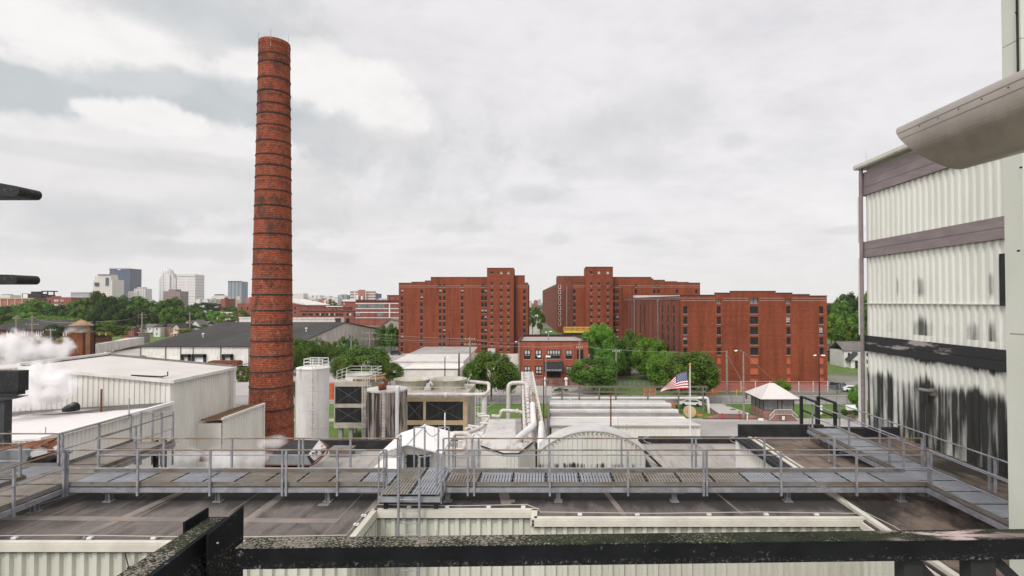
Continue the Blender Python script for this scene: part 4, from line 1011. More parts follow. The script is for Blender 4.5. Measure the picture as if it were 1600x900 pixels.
# left warehouse
YL = 231.0
def warehouse_far(name_label, pxl, pxr, main_steps, cols, tower, tcols, ycut=None, rightx=None, deep=130, left_extra=None):
    w = thing('brick_warehouse', name_label, 'warehouse', (xs((pxl + pxr) / 2, YL), YL, 0), 'red brick warehouses')
    x0, x1 = xs(pxl, YL), xs(pxr, YL); zb = zs(443.2, YL)
    rr = [455.7, 466, 476.4, 486.7, 497, 507, 517.3, 527.6, 538, 546.7]
    if ycut: rr = [r for r in rr if r < ycut]
    ops = []
    for px, top in cols:
        for py in rr: ops.append(opc(x0, px, 1.02, zs(py, YL), 1.75, YL))
        if top: o = opc(x0, px, 1.02, zs(446.6, YL), 1.2, YL); ops.append(o)
    ops = [o for o in ops if not (tower[0] - .5 < (o[0] + o[1]) / 2 + x0 and (o[0] + o[1]) / 2 + x0 < tower[1] + .5)]
    m = MB(); wall_open(m, (x0, YL), (x1, YL), 0, zb, ops, .3); m.build('wall', 'brick', w)
    for i, op in enumerate(ops): window(w, (x0, YL), (x1, YL), op, .3, 2, 1, blind=.45 if random.random() < .13 else 0)
    for a_, b_, py in main_steps:
        m = MB(); m.box(xs(a_, YL), xs(b_, YL) - .01, YL, YL + .4, zb, zs(py, YL)); m.build('parapet_step', 'brick', w)
    coping(w, [(xs(a_, YL), xs(b_, YL), zs(py, YL)) for a_, b_, py in main_steps], YL)
    shell(w, x0, x1, YL, YL + deep, 0, zb, 'brick_side', left=pxl < 800)
    m = MB(); z = zb - .9
    m.box(x0, x1, YL - .05, YL - .003, z, z + .1); m.box(x0, x1, YL - .05, YL - .003, z - .6, z - .5); m.build('stone_course', 'sill', w)
    # stair tower
    ta, tb, tz = tower; YT = YL - 3
    trr = [426, 443.2, 453.8, 464.6, 475, 485.3, 495.7, 506, 516.6, 527, 537.4, 547]
    if ycut: trr = [r for r in trr if r < ycut]
    tops = []
    for px in tcols:
        for py in trr:
            x = xs(px, YT); z = zs(py, YT); tops.append((x - .55 - ta, x + .55 - ta, z - .55, z + .55))
    m = MB(); wall_open(m, (ta, YT), (tb, YT), 0, tz, tops, .25); m.build('tower_wall', 'brick', w)
    for i, op in enumerate(tops): window(w, (ta, YT), (tb, YT), op, .25, 1, 1, glass='window_pale' if (i % len(trr) == 0 and i > 0) else 'glass_dark')
    shell(w, ta, tb, YT, YL + 6, 0, tz, 'brick_side', name='tower_wall')
    m = MB(); m.box(ta - .08, tb + .08, YT - .12, YT + .4, tz, tz + .25); m.box(ta - .03, tb + .03, YT - .06, YT - .003, tz - 1.6, tz - 1.45); m.build('coping', 'dark_trim', w)
    m = MB()
    for px in tcols:
        for py in trr[1:]:
            x = xs(px, YT); z = zs(py + 5, YT); m.box(x - .16, x + .16, YT - .06, YT - .003, z - .16, z + .16)
    m.build('wall_anchors', 'sill', w)
    return w, x0, x1, zb
cols = [(628.3, 0), (658.7, 0), (687.8, 1), (694.2, 1), (722.1, 1), (753.9, 1), (758.9, 1), (819.5, 0)]
wl, lx0_, lx1_, lzb = warehouse_far('red brick warehouse left of the gap, stair tower near its right end', 623, 825,
    [(623, 643, 442.5), (643, 664, 441), (664, 673, 439), (673, 761, 433.5), (803, 820, 431), (820, 825, 442.3)], cols,
    (xs(760.8, 228), xs(802.6, 228), zs(419.3, 228)), (768.5, 783.1, 794.4), deep=22)
m = MB(); m.box(xs(803.6, YL), xs(806.4, YL), YL - .5, YL - .003, 0, lzb); m.build('downpipe', 'dark_trim', wl)  # dark box put in for the dark gap beside the tower, not a pipe
m = MB(); m.cyl((xs(701, 229), 230.6, 0), (xs(701, 229), 230.6, zs(518, 230)), .12, n=6); m.build('downpipe', 'dark_trim', wl)
m = MB(); m.box(xs(764, 229), xs(775, 229), 224.5, 227.9, 0, zs(545, 226)); m.build('porch', 'window_pale', wl)
m = MB(); z = zs(536.5, YL - .1); m.bar((xs(623, YL), YL - .15, zs(533.5, YL)), (xs(805, YL), YL - .15, zs(535, YL)), .1, .3); m.build('service_pipe', 'dark_trim', wl)
cols = [(897.6, 0), (959.8, 1), (964.9, 1), (993.3, 1), (1022.4, 1), (1029, 1), (1058, 0), (1088, 0)]
wm, mx0, mx1, mzb = warehouse_far('red brick warehouse right of the gap, square stair tower above the yellow platform', 896, 1094,
    [(896, 915, 442.0), (958, 1018, 433.5), (1018, 1021, 436), (1021, 1039, 438), (1039, 1058, 440.3), (1058, 1076, 441.4), (1076, 1094, 442.4)], cols,
    (xs(915, 228), xs(957.8, 228), zs(417.6, 228)), (923.9, 935.9, 949.8), ycut=545, deep=150)
m = MB(); m.box(xs(893, 262), xs(914, 262), 262, 300, mzb - .5, zs(434, 262)); m.build('penthouse', 'brick', wm)
m = MB(); m.cyl((mx0 - .3, 290, 3), (mx0 - .3, 290, mzb), .2, n=6); m.build('downpipe', 'sill', wm)
sopsm = []
for k in range(14):
    for py in [455.7, 466, 476.4, 486.7, 497, 507, 517.3]:
        z = zs(py, YL); u = 6 + k * 10; sopsm.append((u, u + 1.6, z - .9, z + .9))
m = MB(); wall_open(m, (mx0 - .03, YL + 150), (mx0 - .03, YL), 0, mzb, sopsm, .3)
for k in range(15): m.box(mx0 - .3, mx0 - .04, YL + 2 + k * 10, YL + 3 + k * 10, 0, mzb - .4)
m.build('side_wall', 'brick_side', wm)
m = MB()
for op in sopsm: m.box(mx0 + .2, mx0 + .3, YL + 150 - op[1], YL + 150 - op[0], op[2], op[3])
tag(m.build('side_windows', 'glass_dark', wm), None, None, kind='stuff')
# rear block seen past it
wb = thing('brick_warehouse', 'farthest brick warehouse, long receding wall with pale framed windows beside the gap', 'warehouse', (12, 385, 0), 'red brick warehouses')
YB = 385.0; bx0, bx1 = xs(870.5, YB), xs(896, YB); bz = zs(444, YB)
ops = [opc(bx0, 874.5, 1.7, zs(py, YB), 2.8, YB) for py in (440 + 8.2 * k for k in range(1, 9))]
ops = [(a, b_, c, d_) for a, b_, c, d_ in ops if d_ < bz]
m = MB(); wall_open(m, (bx0, YB), (bx1, YB), 0, bz, ops, .3); m.build('wall', 'brick', wb)
for op in ops: window(wb, (bx0, YB), (bx1, YB), op, .3, 1, 1, fr=.6, frame='white_clean', sill=False)
m = MB(); m.box(bx0 + .02, bx1 + 8, YB + .35, YB + 30, 0, zs(431, YB)); m.build('penthouse', 'brick_side', wb)
sd = []; ex = bx0 - 11.0; L = 250
for k in range(20):
    for j in range(9):
        sd.append((6 + k * 12.2, 8.2 + k * 12.2, 4 + j * 3.6, 6 + j * 3.6))
a_, b_ = (ex, YB + L), (bx0, YB)
m = MB(); wall_open(m, a_, b_, 0, bz, sd, .35); m.build('side_wall', 'brick_side', wb)
m = MB(); t_ = (Vector(b_) - Vector(a_)).normalized(); n_ = Vector((t_.y, -t_.x))
for op in sd:
    p = Vector(a_) + t_ * op[0] - n_ * .3; q = Vector(a_) + t_ * op[1] - n_ * .3; m.face([(p.x, p.y, op[2]), (q.x, q.y, op[2]), (q.x, q.y, op[3]), (p.x, p.y, op[3])])
tag(m.build('side_windows', 'glass_grey', wb), None, None, kind='stuff')
m = MB(); m.face([(ex, YB + L, bz - .2), (bx0, YB, bz - .2), (bx1, YB, bz - .2), (bx1, YB + L, bz - .2)]); m.build('roof', 'black_roof', wb)

# yellow lift platform
Yy = 190.0
yp = thing('lift_platform', 'bright yellow railed platform in front of the square stair tower', 'platform', (xs(917, Yy), Yy, 0))
xa, xb = xs(881.5, Yy), xs(952, Yy); zd = zs(520, Yy)
m = MB(); m.box(xa, xb, Yy, Yy + 5, zd - .05, zd + .5); m.build('deck', 'yellow', yp)
m = MB(); m.box(xa + .3, xb - .3, Yy + .5, Yy + 4.5, zd - 1.6, zd - .06); m.build('underframe', 'black_paint', yp)
for y in (Yy, Yy + 5):
    m = MB(); m.bar((xa, y, zd + 1.75), (xb, y, zd + 1.75), .16, .16); m.bar((xa, y, zd + 1.1), (xb, y, zd + 1.1), .12, .12)
    for k in range(9): x = xa + (xb - xa) * k / 8; m.bar((x, y, zd + .5), (x, y, zd + 1.7), .12, .12)
    m.build('guard_rail', 'yellow', yp)
for x in (xa + 1, (xa + xb) / 2, xb - 1):
    m = MB(); m.box(x - .3, x + .3, Yy + 1, Yy + 1.6, 0, zd - 1.6); m.build('leg', 'black_paint', yp)

# ------------------------------------------------------------------ low brick office with awning
YO = 146.0
of = thing('brick_office', 'two storey red brick office with a black entrance awning between the warehouses', 'office building', (xs(865, YO), YO, 0))
x0, x1 = xs(810.5, YO), xs(919, YO); zt_ = zs(534, YO)
def R_(a_, b_, c_, d_): return (xs(a_, YO) - x0, xs(b_, YO) - x0, zs(d_, YO), zs(c_, YO))
ups = [R_(818.7, 829, 546.5, 561.3), R_(836, 846.3, 546.5, 561.3), R_(854.5, 875.7, 546.5, 560.8), R_(884, 894.2, 546.5, 561), R_(901.5, 911.5, 546.5, 561.3)]
lows = [R_(818.7, 829, 572, 586), R_(836.5, 847, 572, 586), R_(884, 894.2, 572, 586), R_(901.5, 911.5, 572, 586)]
door = R_(854.5, 876, 579, 592)
m = MB(); wall_open(m, (x0, YO), (x1, YO), 0, zt_, ups + lows + [door], .3); m.build('wall', 'brick_office', of)
for i, op in enumerate(ups + lows):
    window(of, (x0, YO), (x1, YO), op, .3, 5 if i == 2 else 2, 2, fr=.22, glass='glass_dark', sub=True, blind=(0 if i in (4, 8) else .62 if i < 5 else .8), sill=True)
m = MB(); u0, u1, c0, c1 = door; m.box(x0 + u0, x0 + u1, YO + .25, YO + .3, c0, c1); m.build('door', 'glass_dark', of)
shell(of, x0, x1, YO, 172, 0, zt_, 'brick_office', 'beige_roof', .35)
m = MB(); m.box(x0 - .1, x1 + .1, YO - .15, YO + .3, zt_, zt_ + .25); m.box(x0 - .1, x0 + .3, YO + .3, 172, zt_, zt_ + .25); m.box(x1 - .3, x1 + .1, YO + .3, 172, zt_, zt_ + .25); m.build('coping', 'dark_trim', of)
m = MB(); m.box(x0, x1 - 3, 171.6, 171.9, zt_, zs(522.5, 172)); m.extr([(x1 - 3, 171.6, zt_), (x1, 150, zt_), (x1, 150, zt_ + .6), (x1 - 3, 171.6, zs(522.5, 172))], (.1, 0, 0)); m.build('roof_screen', 'black_paint', of)
m = MB(); aw0, aw1 = xs(850.5, YO - 1.5), xs(880.5, YO - 1.5); zA, zB = zs(565, YO), zs(576.5, YO - 1.8)
m.extr([(aw0, YO, zA), (aw0, YO - 1.8, zB), (aw0, YO - 1.8, zB - .8), (aw0, YO, zB - .8)], (aw1 - aw0, 0, 0)); m.build('awning', 'black_paint', of)
def text3d(parent, body, loc, size, mt, width=None, rx=math.pi / 2, extr=.01):
    cu = bpy.data.curves.new('lettering', 'FONT'); cu.body = body; cu.size = size; cu.extrude = extr; cu.align_x = 'CENTER'; cu.align_y = 'CENTER'
    tmp = bpy.data.objects.new('lettering_curve', cu); col.objects.link(tmp)
    dg = bpy.context.evaluated_depsgraph_get(); me = bpy.data.meshes.new_from_object(tmp.evaluated_get(dg)); me.name = 'lettering'
    bpy.data.objects.remove(tmp); bpy.data.curves.remove(cu)
    w = max(v.co.x for v in me.vertices) - min(v.co.x for v in me.vertices); k = (width / w) if width else 1
    Mx = Matrix.Translation(Vector(loc) - BASE.get(parent.name, Vector())) @ Matrix.Rotation(rx, 4, 'X') @ Matrix.Diagonal((k, 1, 1, 1))
    me.transform(Mx); me.materials.clear(); me.materials.append(M[mt])
    o = bpy.data.objects.new('lettering', me); col.objects.link(o); o.parent = parent; return o
text3d(of, 'HEAVEN HILL DISTILLERIES', ((aw0 + aw1) / 2, YO - 1.83, zB - .02 - .3), .52, 'white_clean', 4.1)
m = MB()
for k in range(5): m.box(xs(853, YO) - .1 * k, xs(880, YO) + .1 * k, YO - 2.2 - k * .5, YO - 1.7 - k * .5, 0, 1.6 - k * .3)
m.box(xs(853, YO), xs(880, YO), YO - 1.7, YO, 0, 1.65); m.build('steps', 'brick_booth', of)
m = MB()
for x in (xs(857, 142), xs(864, 142), xs(871, 142), xs(878, 142)):
    m.bar((x, 141.5, .3), (x, 141.5, 1.6), .06, .06); m.bar((x, 141.5, 1.6), (x, 144.3, 2.6), .06, .06)
m.build('stair_rails', 'black_paint', of)
m = MB(); m.box(x0, xs(852, 143), 142.6, 143, 0, 1.7); m.box(xs(884, 143), x1, 142.6, 143, 0, 1.7); m.build('area_wall', 'brick_booth', of)
for px, lab in ((851, 'white stone lamp globe left of the office steps'), (884.5, 'white stone lamp globe right of the office steps')):
    m = MB(); x = xs(px, 142); m.box(x - .3, x + .3, 141.6, 142.2, 0, 1.3); m.lathe((x, 141.9, 1.3), [(0.05, 0), (.45, .25), (.5, .55), (.35, .85), (0.02, 1.0)], 12)
    lone('stone_urn', m, 'white_clean', (x, 142, 0), lab, 'urn', 'urns by the office steps')

# ------------------------------------------------------------------ guard booth with hip roof
gb = thing('guard_booth', 'small brick guard booth with a pale hipped metal roof and railed steps', 'booth', (43.5, 104, 0))
ex0, ex1, ey0, ey1 = 39.9, 47.2, 100.4, 108.4; ez = 3.95; az = zs(600, 104)
m = MB(); r0, r1 = (43.0, 104.4, az), (44.0, 104.4, az)
E = [(ex0, ey0, ez), (ex1, ey0, ez), (ex1, ey1, ez), (ex0, ey1, ez)]
for f in ([E[0], E[1], r1, r0], [E[1], E[2], r1], [E[2], E[3], r0, r1], [E[3], E[0], r0]):
    n_ = (Vector(f[1]) - Vector(f[0])).cross(Vector(f[2]) - Vector(f[0])).normalized(); m.extr(f, n_ * .12)
for k in range(13):
    x = ex0 + .5 + k * .52; tt = 0 if x < 43 else 0
    q = (min(x, 43.0), max(x, 44.0)); top_ = Vector((43.0 + (1.0) * (x - ex0) / (ex1 - ex0), 104.4, az))
    fr = min((x - ex0) / (43.0 - ex0), (ex1 - x) / (ex1 - 44.0), 1); p1 = Vector((x, ey0 + (104.4 - ey0) * fr, ez + (az - ez) * fr))
    m.bar(Vector((x, ey0, ez + .12)), p1 + Vector((0, 0, .12)), .05, .06)
m.build('roof', 'white_roof', gb)
m = MB(); m.box(ex0 + .02, ex1 - .02, ey0 + .02, ey0 + .1, ez - .16, ez); m.box(ex0 + .02, ex0 + .1, ey0, ey1, ez - .16, ez); m.build('eaves', 'dark_trim', gb)
bx0_, bx1_, by0_, by1_ = 40.8, 46.5, 101.5, 107.6
m = MB(); m.box(bx0_, bx1_, by0_, by1_, 0, 1.75); m.build('brick_base', 'brick_booth', gb)
m = MB(); m.box(bx0_ + .1, bx1_ - .1, by0_ + .1, by1_ - .1, 1.75, ez); m.build('glazing', 'glass_grey', gb)
m = MB()
for x in (bx0_, 43.4, 44.2, bx1_ - .12): m.box(x, x + .14, by0_ + .02, by0_ + .12, 1.75, ez - .01)
for y in (103.4, 105.5, 107.4): m.box(bx0_ + .02, bx0_ + .12, y, y + .14, 1.75, ez - .01)
m.box(bx0_ + .02, bx1_ - .02, by0_ + .0, by0_ + .13, 1.7, 1.82); m.build('window_frames', 'dark_trim', gb)
m = MB(); m.box(42.2, 45.6, 100.3, 101.48, 0, 1.1); m.hexa([(41.4, 100.3, 0), (42.2, 100.3, 0), (42.2, 101.48, 0), (41.4, 101.48, 0), (41.4, 100.3, .1), (42.2, 100.3, 1.1), (42.2, 101.48, 1.1), (41.4, 101.48, .1)])
m.hexa([(45.6, 100.3, 0), (46.6, 100.3, 0), (46.6, 101.48, 0), (45.6, 101.48, 0), (45.6, 100.3, 1.1), (46.6, 100.3, .1), (46.6, 101.48, .1), (45.6, 101.48, 1.1)]); m.build('steps', 'brick_booth', gb)
m = MB(); pts = [(41.4, 100.25, 1.0), (42.4, 100.25, 2.1), (45.4, 100.25, 2.1), (46.6, 100.25, 1.0)]
m.tube(pts, .05, 6); m.tube([(x, y, z - .8) for x, y, z in pts], .04, 6)
for k in range(22):
    x = 41.4 + 5.2 * k / 21; z = 1.0 + 1.1 * min((x - 41.4) / 1.0, 1, (46.6 - x) / 1.2); m.bar((x, 100.25, z - .8), (x, 100.25, z), .03, .03)
m.build('hand_rail', 'white_clean', gb)
m = MB(); m.box(43.7, 44.2, 100.22, 100.27, .25, .95); m.build('notice', 'white_clean', gb)

# loading ramp / planter
rp = thing('loading_ramp', 'flat concrete topped brick ramp left of the guard booth', 'ramp', (34, 103, 0))
m = MB(); m.prism([(32.7, 101.9), (38.2, 101.9), (36.2, 111), (32.9, 111)], 0, 1.0); m.build('brick_side', 'brick_booth', rp)
m = MB(); m.prism([(32.6, 101.8), (38.3, 101.8), (36.3, 111.1), (32.8, 111.1)], 1.0, 1.14); m.build('top_slab', 'lot', rp)
m = MB(); m.hexa([(29.5, 101.9, 0), (32.65, 101.9, 0), (32.65, 102.2, 0), (29.5, 102.2, 0), (29.5, 101.9, .1), (32.65, 101.9, .95), (32.65, 102.2, .95), (29.5, 102.2, .1)])
m.hexa([(38.25, 101.9, 0), (41, 101.9, 0), (41, 102.2, 0), (38.25, 102.2, 0), (38.25, 101.9, .95), (41, 101.9, .15), (41, 102.2, .15), (38.25, 102.2, .95)]); m.build('wing_wall', 'brick_booth', rp)
for i, x in enumerate((33.2, 36.3)):
    m = MB(); m.cyl((x, 101.6, 0), (x, 101.6, 1.2), .11, n=8)
    lone('bollard', m, 'flag_red', (x, 101.6, 0), ('left' if i == 0 else 'right') + ' of two red bollards before the brick ramp', 'bollard', 'red bollards')

# ------------------------------------------------------------------ stepped white sheds
sh = thing('stepped_shed', 'long white shed with stepped ribbed roofs beside the flagpole', 'shed', (12, 90, 0))
X0s, X1s = 1.1, 22.9
zf = zs(665, 80)
m = MB(); m.corr((X0s, 80.05), (X1s, 80.05), 0, zf, .6, .05); m.build('wall', 'wall_white', sh)
m = MB(); m.box(X0s, X1s, 80.1, 88.5, 0, 2.7); m.box(X0s + .05, X1s - .05, 88.5, 104, 0, 2.2); m.build('wall', 'white_clean', sh)
m = MB(); m.hexa([(X0s - .2, 79.9, zf - .06), (X1s + .2, 79.9, zf - .06), (X1s + .2, 88.6, 2.9), (X0s - .2, 88.6, 2.9), (X0s - .2, 79.9, zf + .04), (X1s + .2, 79.9, zf + .04), (X1s + .2, 88.6, 3.0), (X0s - .2, 88.6, 3.0)]); m.build('roof', 'white_roof', sh)
m = MB(); m.box(X0s - .22, X1s + .22, 79.82, 79.9, zf - .22, zf + .05); m.build('gutter', 'beige_roof', sh)
for ya, yb, mt, zc in ((88.8, 93.2, 'shed_grey', 3.05), (94.8, 98.4, 'shed_grey', 3.1), (99.4, 103.8, 'galv_sheet', 3.2)):
    m = MB(); n = int((X1s - X0s) / .55)
    m.box(X0s, X1s, ya, yb, zc - .3, zc - .05)
    for i in range(n): x = X0s + i * .55; m.box(x, x + .4, ya - .05, yb, zc - .05, zc + .0)
    m.build('roof', mt, sh)
for ya, z in ((93.4, 3.4), (98.6, 3.5), (88.62, 3.1)):
    m = MB(); m.box(X0s - .1, X1s + .1, ya, ya + 1.0, z - .5, z); m.build('roof_curb', 'white_metal', sh)
m = MB(); m.prism([(X0s - .5, 80), (X0s - .25, 80), (X0s - .25, 104), (X0s - .5, 104)], 0, 3.7); m.build('end_screen', 'side_plate', sh)

# ------------------------------------------------------------------ arched housing behind the walkway
ah = thing('arched_housing', 'white ribbed housing with a curved grey roof rim behind the walkway', 'building', (2.6, 30, 12))
Yh = 30.0
def arc_pts(Y, n=28, grow=0.0):
    cx, top = xs(925, Yh), zs(674, Yh); hc, dr = 2.93, 1.12; Rr = (hc * hc + dr * dr) / (2 * dr); out = []
    a0 = math.asin(hc / Rr)
    for i in range(n + 1):
        a = -a0 + 2 * a0 * i / n; out.append((cx + (Rr + grow) * math.sin(a), Y, top - Rr + (Rr + grow) * math.cos(a)))
    return out
front = arc_pts(Yh); back = arc_pts(Yh + 1.55, grow=.02)
m = MB()
up = [Vector(p) + Vector((0, 0, .06)) for p in front]; up2 = [Vector(p) + Vector((0, 0, .06)) for p in back]
for i in range(len(front) - 1):
    m.hexa([Vector(front[i]) - Vector((0, .08, 0)), Vector(front[i + 1]) - Vector((0, .08, 0)), back[i + 1], back[i], up[i] - Vector((0, .08, 0)), up[i + 1] - Vector((0, .08, 0)), up2[i + 1], up2[i]])
m.build('curved_roof', 'galv_sheet' if 'galv_sheet' in M else 'beige_roof', ah)
m = MB(); k = len(front)
def ztop(x):
    for p, q in zip(front, front[1:]):
        if p[0] <= x <= q[0]: return p[2] + (q[2] - p[2]) * (x - p[0]) / (q[0] - p[0])
    return front[0][2]
xa, xb = front[0][0], front[-1][0]; n = 22; p = (xb - xa) / n
for i in range(n):
    x = xa + i * p
    for u0, u1, w0, w1 in ((0, .45, 0, 0), (.45, .55, 0, .05), (.55, .9, .05, .05), (.9, 1, .05, 0)):
        m.face([(x + u0 * p, Yh - w0, 11), (x + u1 * p, Yh - w1, 11), (x + u1 * p, Yh - w1, ztop(x + u1 * p) - .03), (x + u0 * p, Yh - w0, ztop(x + u0 * p) - .03)])
m.build('front_wall', 'wall_skirt', ah)
m = MB(); m.extr([Vector(q) + Vector((0, .1, -.02)) for q in front] + [(xb, Yh + .1, 11), (xa, Yh + .1, 11)], (0, 1.4, 0)); m.build('body', 'white_clean', ah)
m = MB()
for i in range(2, len(front) - 2):
    q = Vector(front[i]) - Vector((0, .1, .11)); m.box(q.x - .045, q.x + .045, q.y - .02, q.y + .01, q.z - .015, q.z + .015)
m.build('rim_dashes', 'black_paint', ah)  # black boxes put in for the dark corrugation ends below the rim
m = MB(); m.bar(Vector(front[-1]) + Vector((-.1, -.1, .1)), (front[-1][0] + .9, Yh - .1, 12.9), .3, .1); m.build('side_flashing', 'black_paint', ah)
m = MB(); m.tube([(xs(838, 29.7), 29.7, 11), (xs(838, 29.7), 29.7, 14.3)], .05, 6); m.build('conduit', 'black_paint', ah)

# flat roofed duct house with streaked skirt
dh = thing('duct_house', 'flat roofed white box with a faceted, black streaked ribbed skirt left of the curved roof', 'building', (-2, 28, 12))
zr = 14.8
def P2(px, py): y = dep(py, zr, px); return (xs(px, y, py), y)
poly = [P2(752, 697), P2(787, 709), P2(810, 709), P2(833, 691), P2(806, 692), P2(805, 655), P2(764, 655)]
m = MB(); m.prism(poly, zr - .12, zr); m.build('roof', 'membrane_white', dh)
m = MB()
for a_, b_ in ((poly[0], poly[1]), (poly[1], poly[2]), (poly[2], poly[3])): m.corr(a_, b_, 11, zr - .13, .17, .03)
m.build('skirt', 'wall_skirt', dh)
m = MB(); c_ = Vector((sum(p[0] for p in poly) / 7, sum(p[1] for p in poly) / 7)); m.prism([tuple(Vector(p) * .96 + c_ * .04) for p in poly], 11, zr - .2); m.build('body', 'white_clean', dh)
m = MB()
for i in range(3):
    a_, b_ = Vector(poly[i]), Vector(poly[(i + 1) % 7]); m.bar((a_.x, a_.y, zr + .0), (b_.x, b_.y, zr + .0), .05, .06)
m.build('edge_trim', 'black_paint', dh)

# lower beige roofs
lo = thing('low_roof_block', 'lower flat beige roof between the chimney foot and the curved housing', 'building', (-4, 27, 12))
m = MB(); m.prism([(-14.3, 18.7), (8.5, 18.7), (8.5, 27.6), (-.3, 27.6), (-.3, 33.2), (-14.3, 33.2)], 12.0, 13.0); m.build('roof', 'membrane_pale', lo)
m = MB(); m.prism([(-14.2, 18.8), (8.4, 18.8), (8.4, 27.5), (-.4, 27.5), (-.4, 33.1), (-14.2, 33.1)], 0, 11.95); m.build('wall', 'old_white', lo)
m = MB(); m.box(-13.6, -9.2, 32.9, 33.15, 12.9, 13.62); m.build('parapet', 'black_paint', lo)
m = MB(); m.box(-12.4, -11.2, 31.6, 32.4, 13.0, 13.42); m.box(-12.45, -11.15, 31.55, 32.45, 13.42, 13.46); m.build('roof_unit', 'side_plate', lo)
m = MB(); m.box(-9.1, -7.3, 29.0, 31.0, 13.0, 13.12); m.build('white_slab', 'white_clean', lo)
lo2 = thing('low_roof_block', 'lower pale roof with a black far parapet right of the curved housing', 'building', (8, 31, 12))
m = MB(); m.prism([(5.7, 27.7), (16, 27.7), (16, 34.6), (5.7, 34.6)], 12.0, 13.0); m.build('roof', 'membrane_pale', lo2)
m = MB(); m.box(5.9, 16, 27.8, 34.5, 0, 11.9); m.build('wall', 'old_white', lo2)
m = MB(); m.box(6.0, 16, 34.6, 34.8, 12, 13.42); m.build('parapet', 'black_paint', lo2)
m = MB(); m.box(5.6, 5.75, 27.7, 34.8, 12.9, 13.15); m.build('edge_trim', 'black_paint', lo2)
for i, (xa, xb_) in enumerate(((1140, 1150), (1006, 1022))):
    x = xs(xa, 34.5) if i == 0 else xs(xa, 34.4)
    m = MB(); m.tube([(x + .4, 34.3, 13.1), (x, 34.3, 13.2), (x - .1, 34.4, 13.4), (x + .3, 34.4, 13.5)], .03, 6, bend=.2)
    lone('conduit', m, 'galv', (x, 34.4, 13.1), 'bent pale conduit at the ' + ('left end of the big black parapet' if i == 0 else 'left end of the lower black parapet'), 'conduit', 'bent conduits on the parapets')

# white gabled louvre house
hh = thing('louvre_house', 'small white gabled roof vent house with dark louvres behind the ladder gates', 'roof vent', (-5.6, 25.5, 13))
zf_ = 15.35; ya, yb = 24.0, 27.7
xa, xb = xs(594, ya), xs(691, ya); xr = xs(637, ya) ; zr_ = 15.75
m = MB()
for p in ([(xa, ya, zf_ - .06), (xr, ya, zr_ - .06), (xr, yb, zr_ - .06), (xa, yb, zf_ - .06)], [(xr, ya, zr_ - .06), (xb, ya, zf_ - .06), (xb, yb, zf_ - .06), (xr, yb, zr_ - .06)]):
    m.extr(p, (0, 0, .06))
m.bar((xr, ya, zr_ + .02), (xr, yb, zr_ + .02), .08, .04); m.bar((xa + .8, ya, zf_ + .15), (xa + .8, yb, zf_ + .15), .03, .04); m.build('roof', 'white_clean', hh)
m = MB(); m.box(xa + .75, xb - .5, ya + .45, yb - .2, 13, zf_ + .0); m.extr([(xa + .75, ya + .46, zf_), (xb - .5, ya + .46, zf_), (xr, ya + .46, zr_ - .1)], (0, .05, 0)); m.build('wall', 'white_metal', hh)
m = MB()
for x in (xa + 1.1, xa + 1.65): m.box(x, x + .46, ya + .38, ya + .44, 13.2, zf_ - .2)
for k in range(8):
    z = 13.3 + k * .25; m.box(xa + 1.05, xa + 2.15, ya + .34, ya + .38, z, z + .04)
m.build('louvre', 'louver', hh)
m = MB()
for x in (xa + 1.0, xa + 2.2): m.bar((x, ya + .3, 13), (x, ya + .3, zf_), .08, .08)
m.build('post', 'galv', hh)
for px, py0, py1, yy, lab in ((1383 / 4 + 350, 645, 675, 28, 'thin white stand pipe in front of the tan cooling tower'), (679.5, 668, 706, 25.5, 'short rod on the right slope of the white vent house')):
    x = xs(px, yy); m = MB(); m.cyl((x, yy, zs(py1, yy)), (x, yy, zs(py0, yy)), .035, n=6)
    lone('stand_pipe', m, 'white_clean', (x, yy, zs(py1, yy)), lab, 'pipe')

# black hood with steam
hd = thing('steam_hood', 'dark faceted exhaust hood with a peeling flared end at the foot of the chimney', 'hood', (-12, 28, 13))
def hull(name, pts, mt, parent):
    import bmesh
    bm = bmesh.new()
    for p in pts: bm.verts.new(Vector(p) - BASE[parent.name])
    bmesh.ops.convex_hull(bm, input=bm.verts); me = bpy.data.meshes.new(name); bm.to_mesh(me); bm.free(); me.materials.append(M[mt])
    o = bpy.data.objects.new(name, me); col.objects.link(o); o.parent = parent; BASE[o.name] = BASE[parent.name]; return o
F = 27.0
mat('hood_grey', (.17, .18, .185), (.24, .25, .25), 1.5, .6); mat('hood_peel', (.62, .58, .56), (.16, .06, .035), 1.6, .8, 0, 0, lo=.5, hi=.56)
p_ = [pt(414, 726, F), pt(486, 726, F), pt(424, 711, F), pt(479, 713, F)]
hull('hood_body', [pt(415, 725, F + .05), pt(487, 726, F + .05), pt(424, 710, F + .06), pt(480, 712, F + .06), pt(462, 687, F + 2.6), pt(500, 688, F + 2.6), pt(443, 696, F + 1.6), pt(508, 700, F + 2.8), pt(505, 712, F + 2.5), pt(430, 716, F + 2.6)], 'black_paint', hd)
m = MB(); m.extr([p_[0], p_[1], p_[3], p_[2]], (0, .04, 0)); m.build('front_plate', 'hood_grey', hd)
hull('flared_end', [pt(486, 725, F + .2), pt(481, 711, F + .2), pt(499, 687.5, F + 2.3), pt(511, 698, F + 2.2), pt(509, 706, F + 2.1), pt(494, 719, F + .9), pt(489, 705, F + 1.8)], 'hood_peel', hd)
m = MB(); e = [pt(501, 687, F + 2.2), pt(513, 698, F + 2.1), pt(511, 708, F + 1.95), pt(493, 724, F + .5), pt(486, 727, F)]
m.tube(e, .04, 6); m.tube([pt(414, 726.5, F), pt(487, 727, F)], .035, 6); m.build('rim', 'rust', hd)
m = MB(); q = pt(450, 728, F + 1); m.box(q.x - .9, q.x + .9, q.y - .5, q.y + .5, 12.9, q.z); m.build('base', 'black_paint', hd)

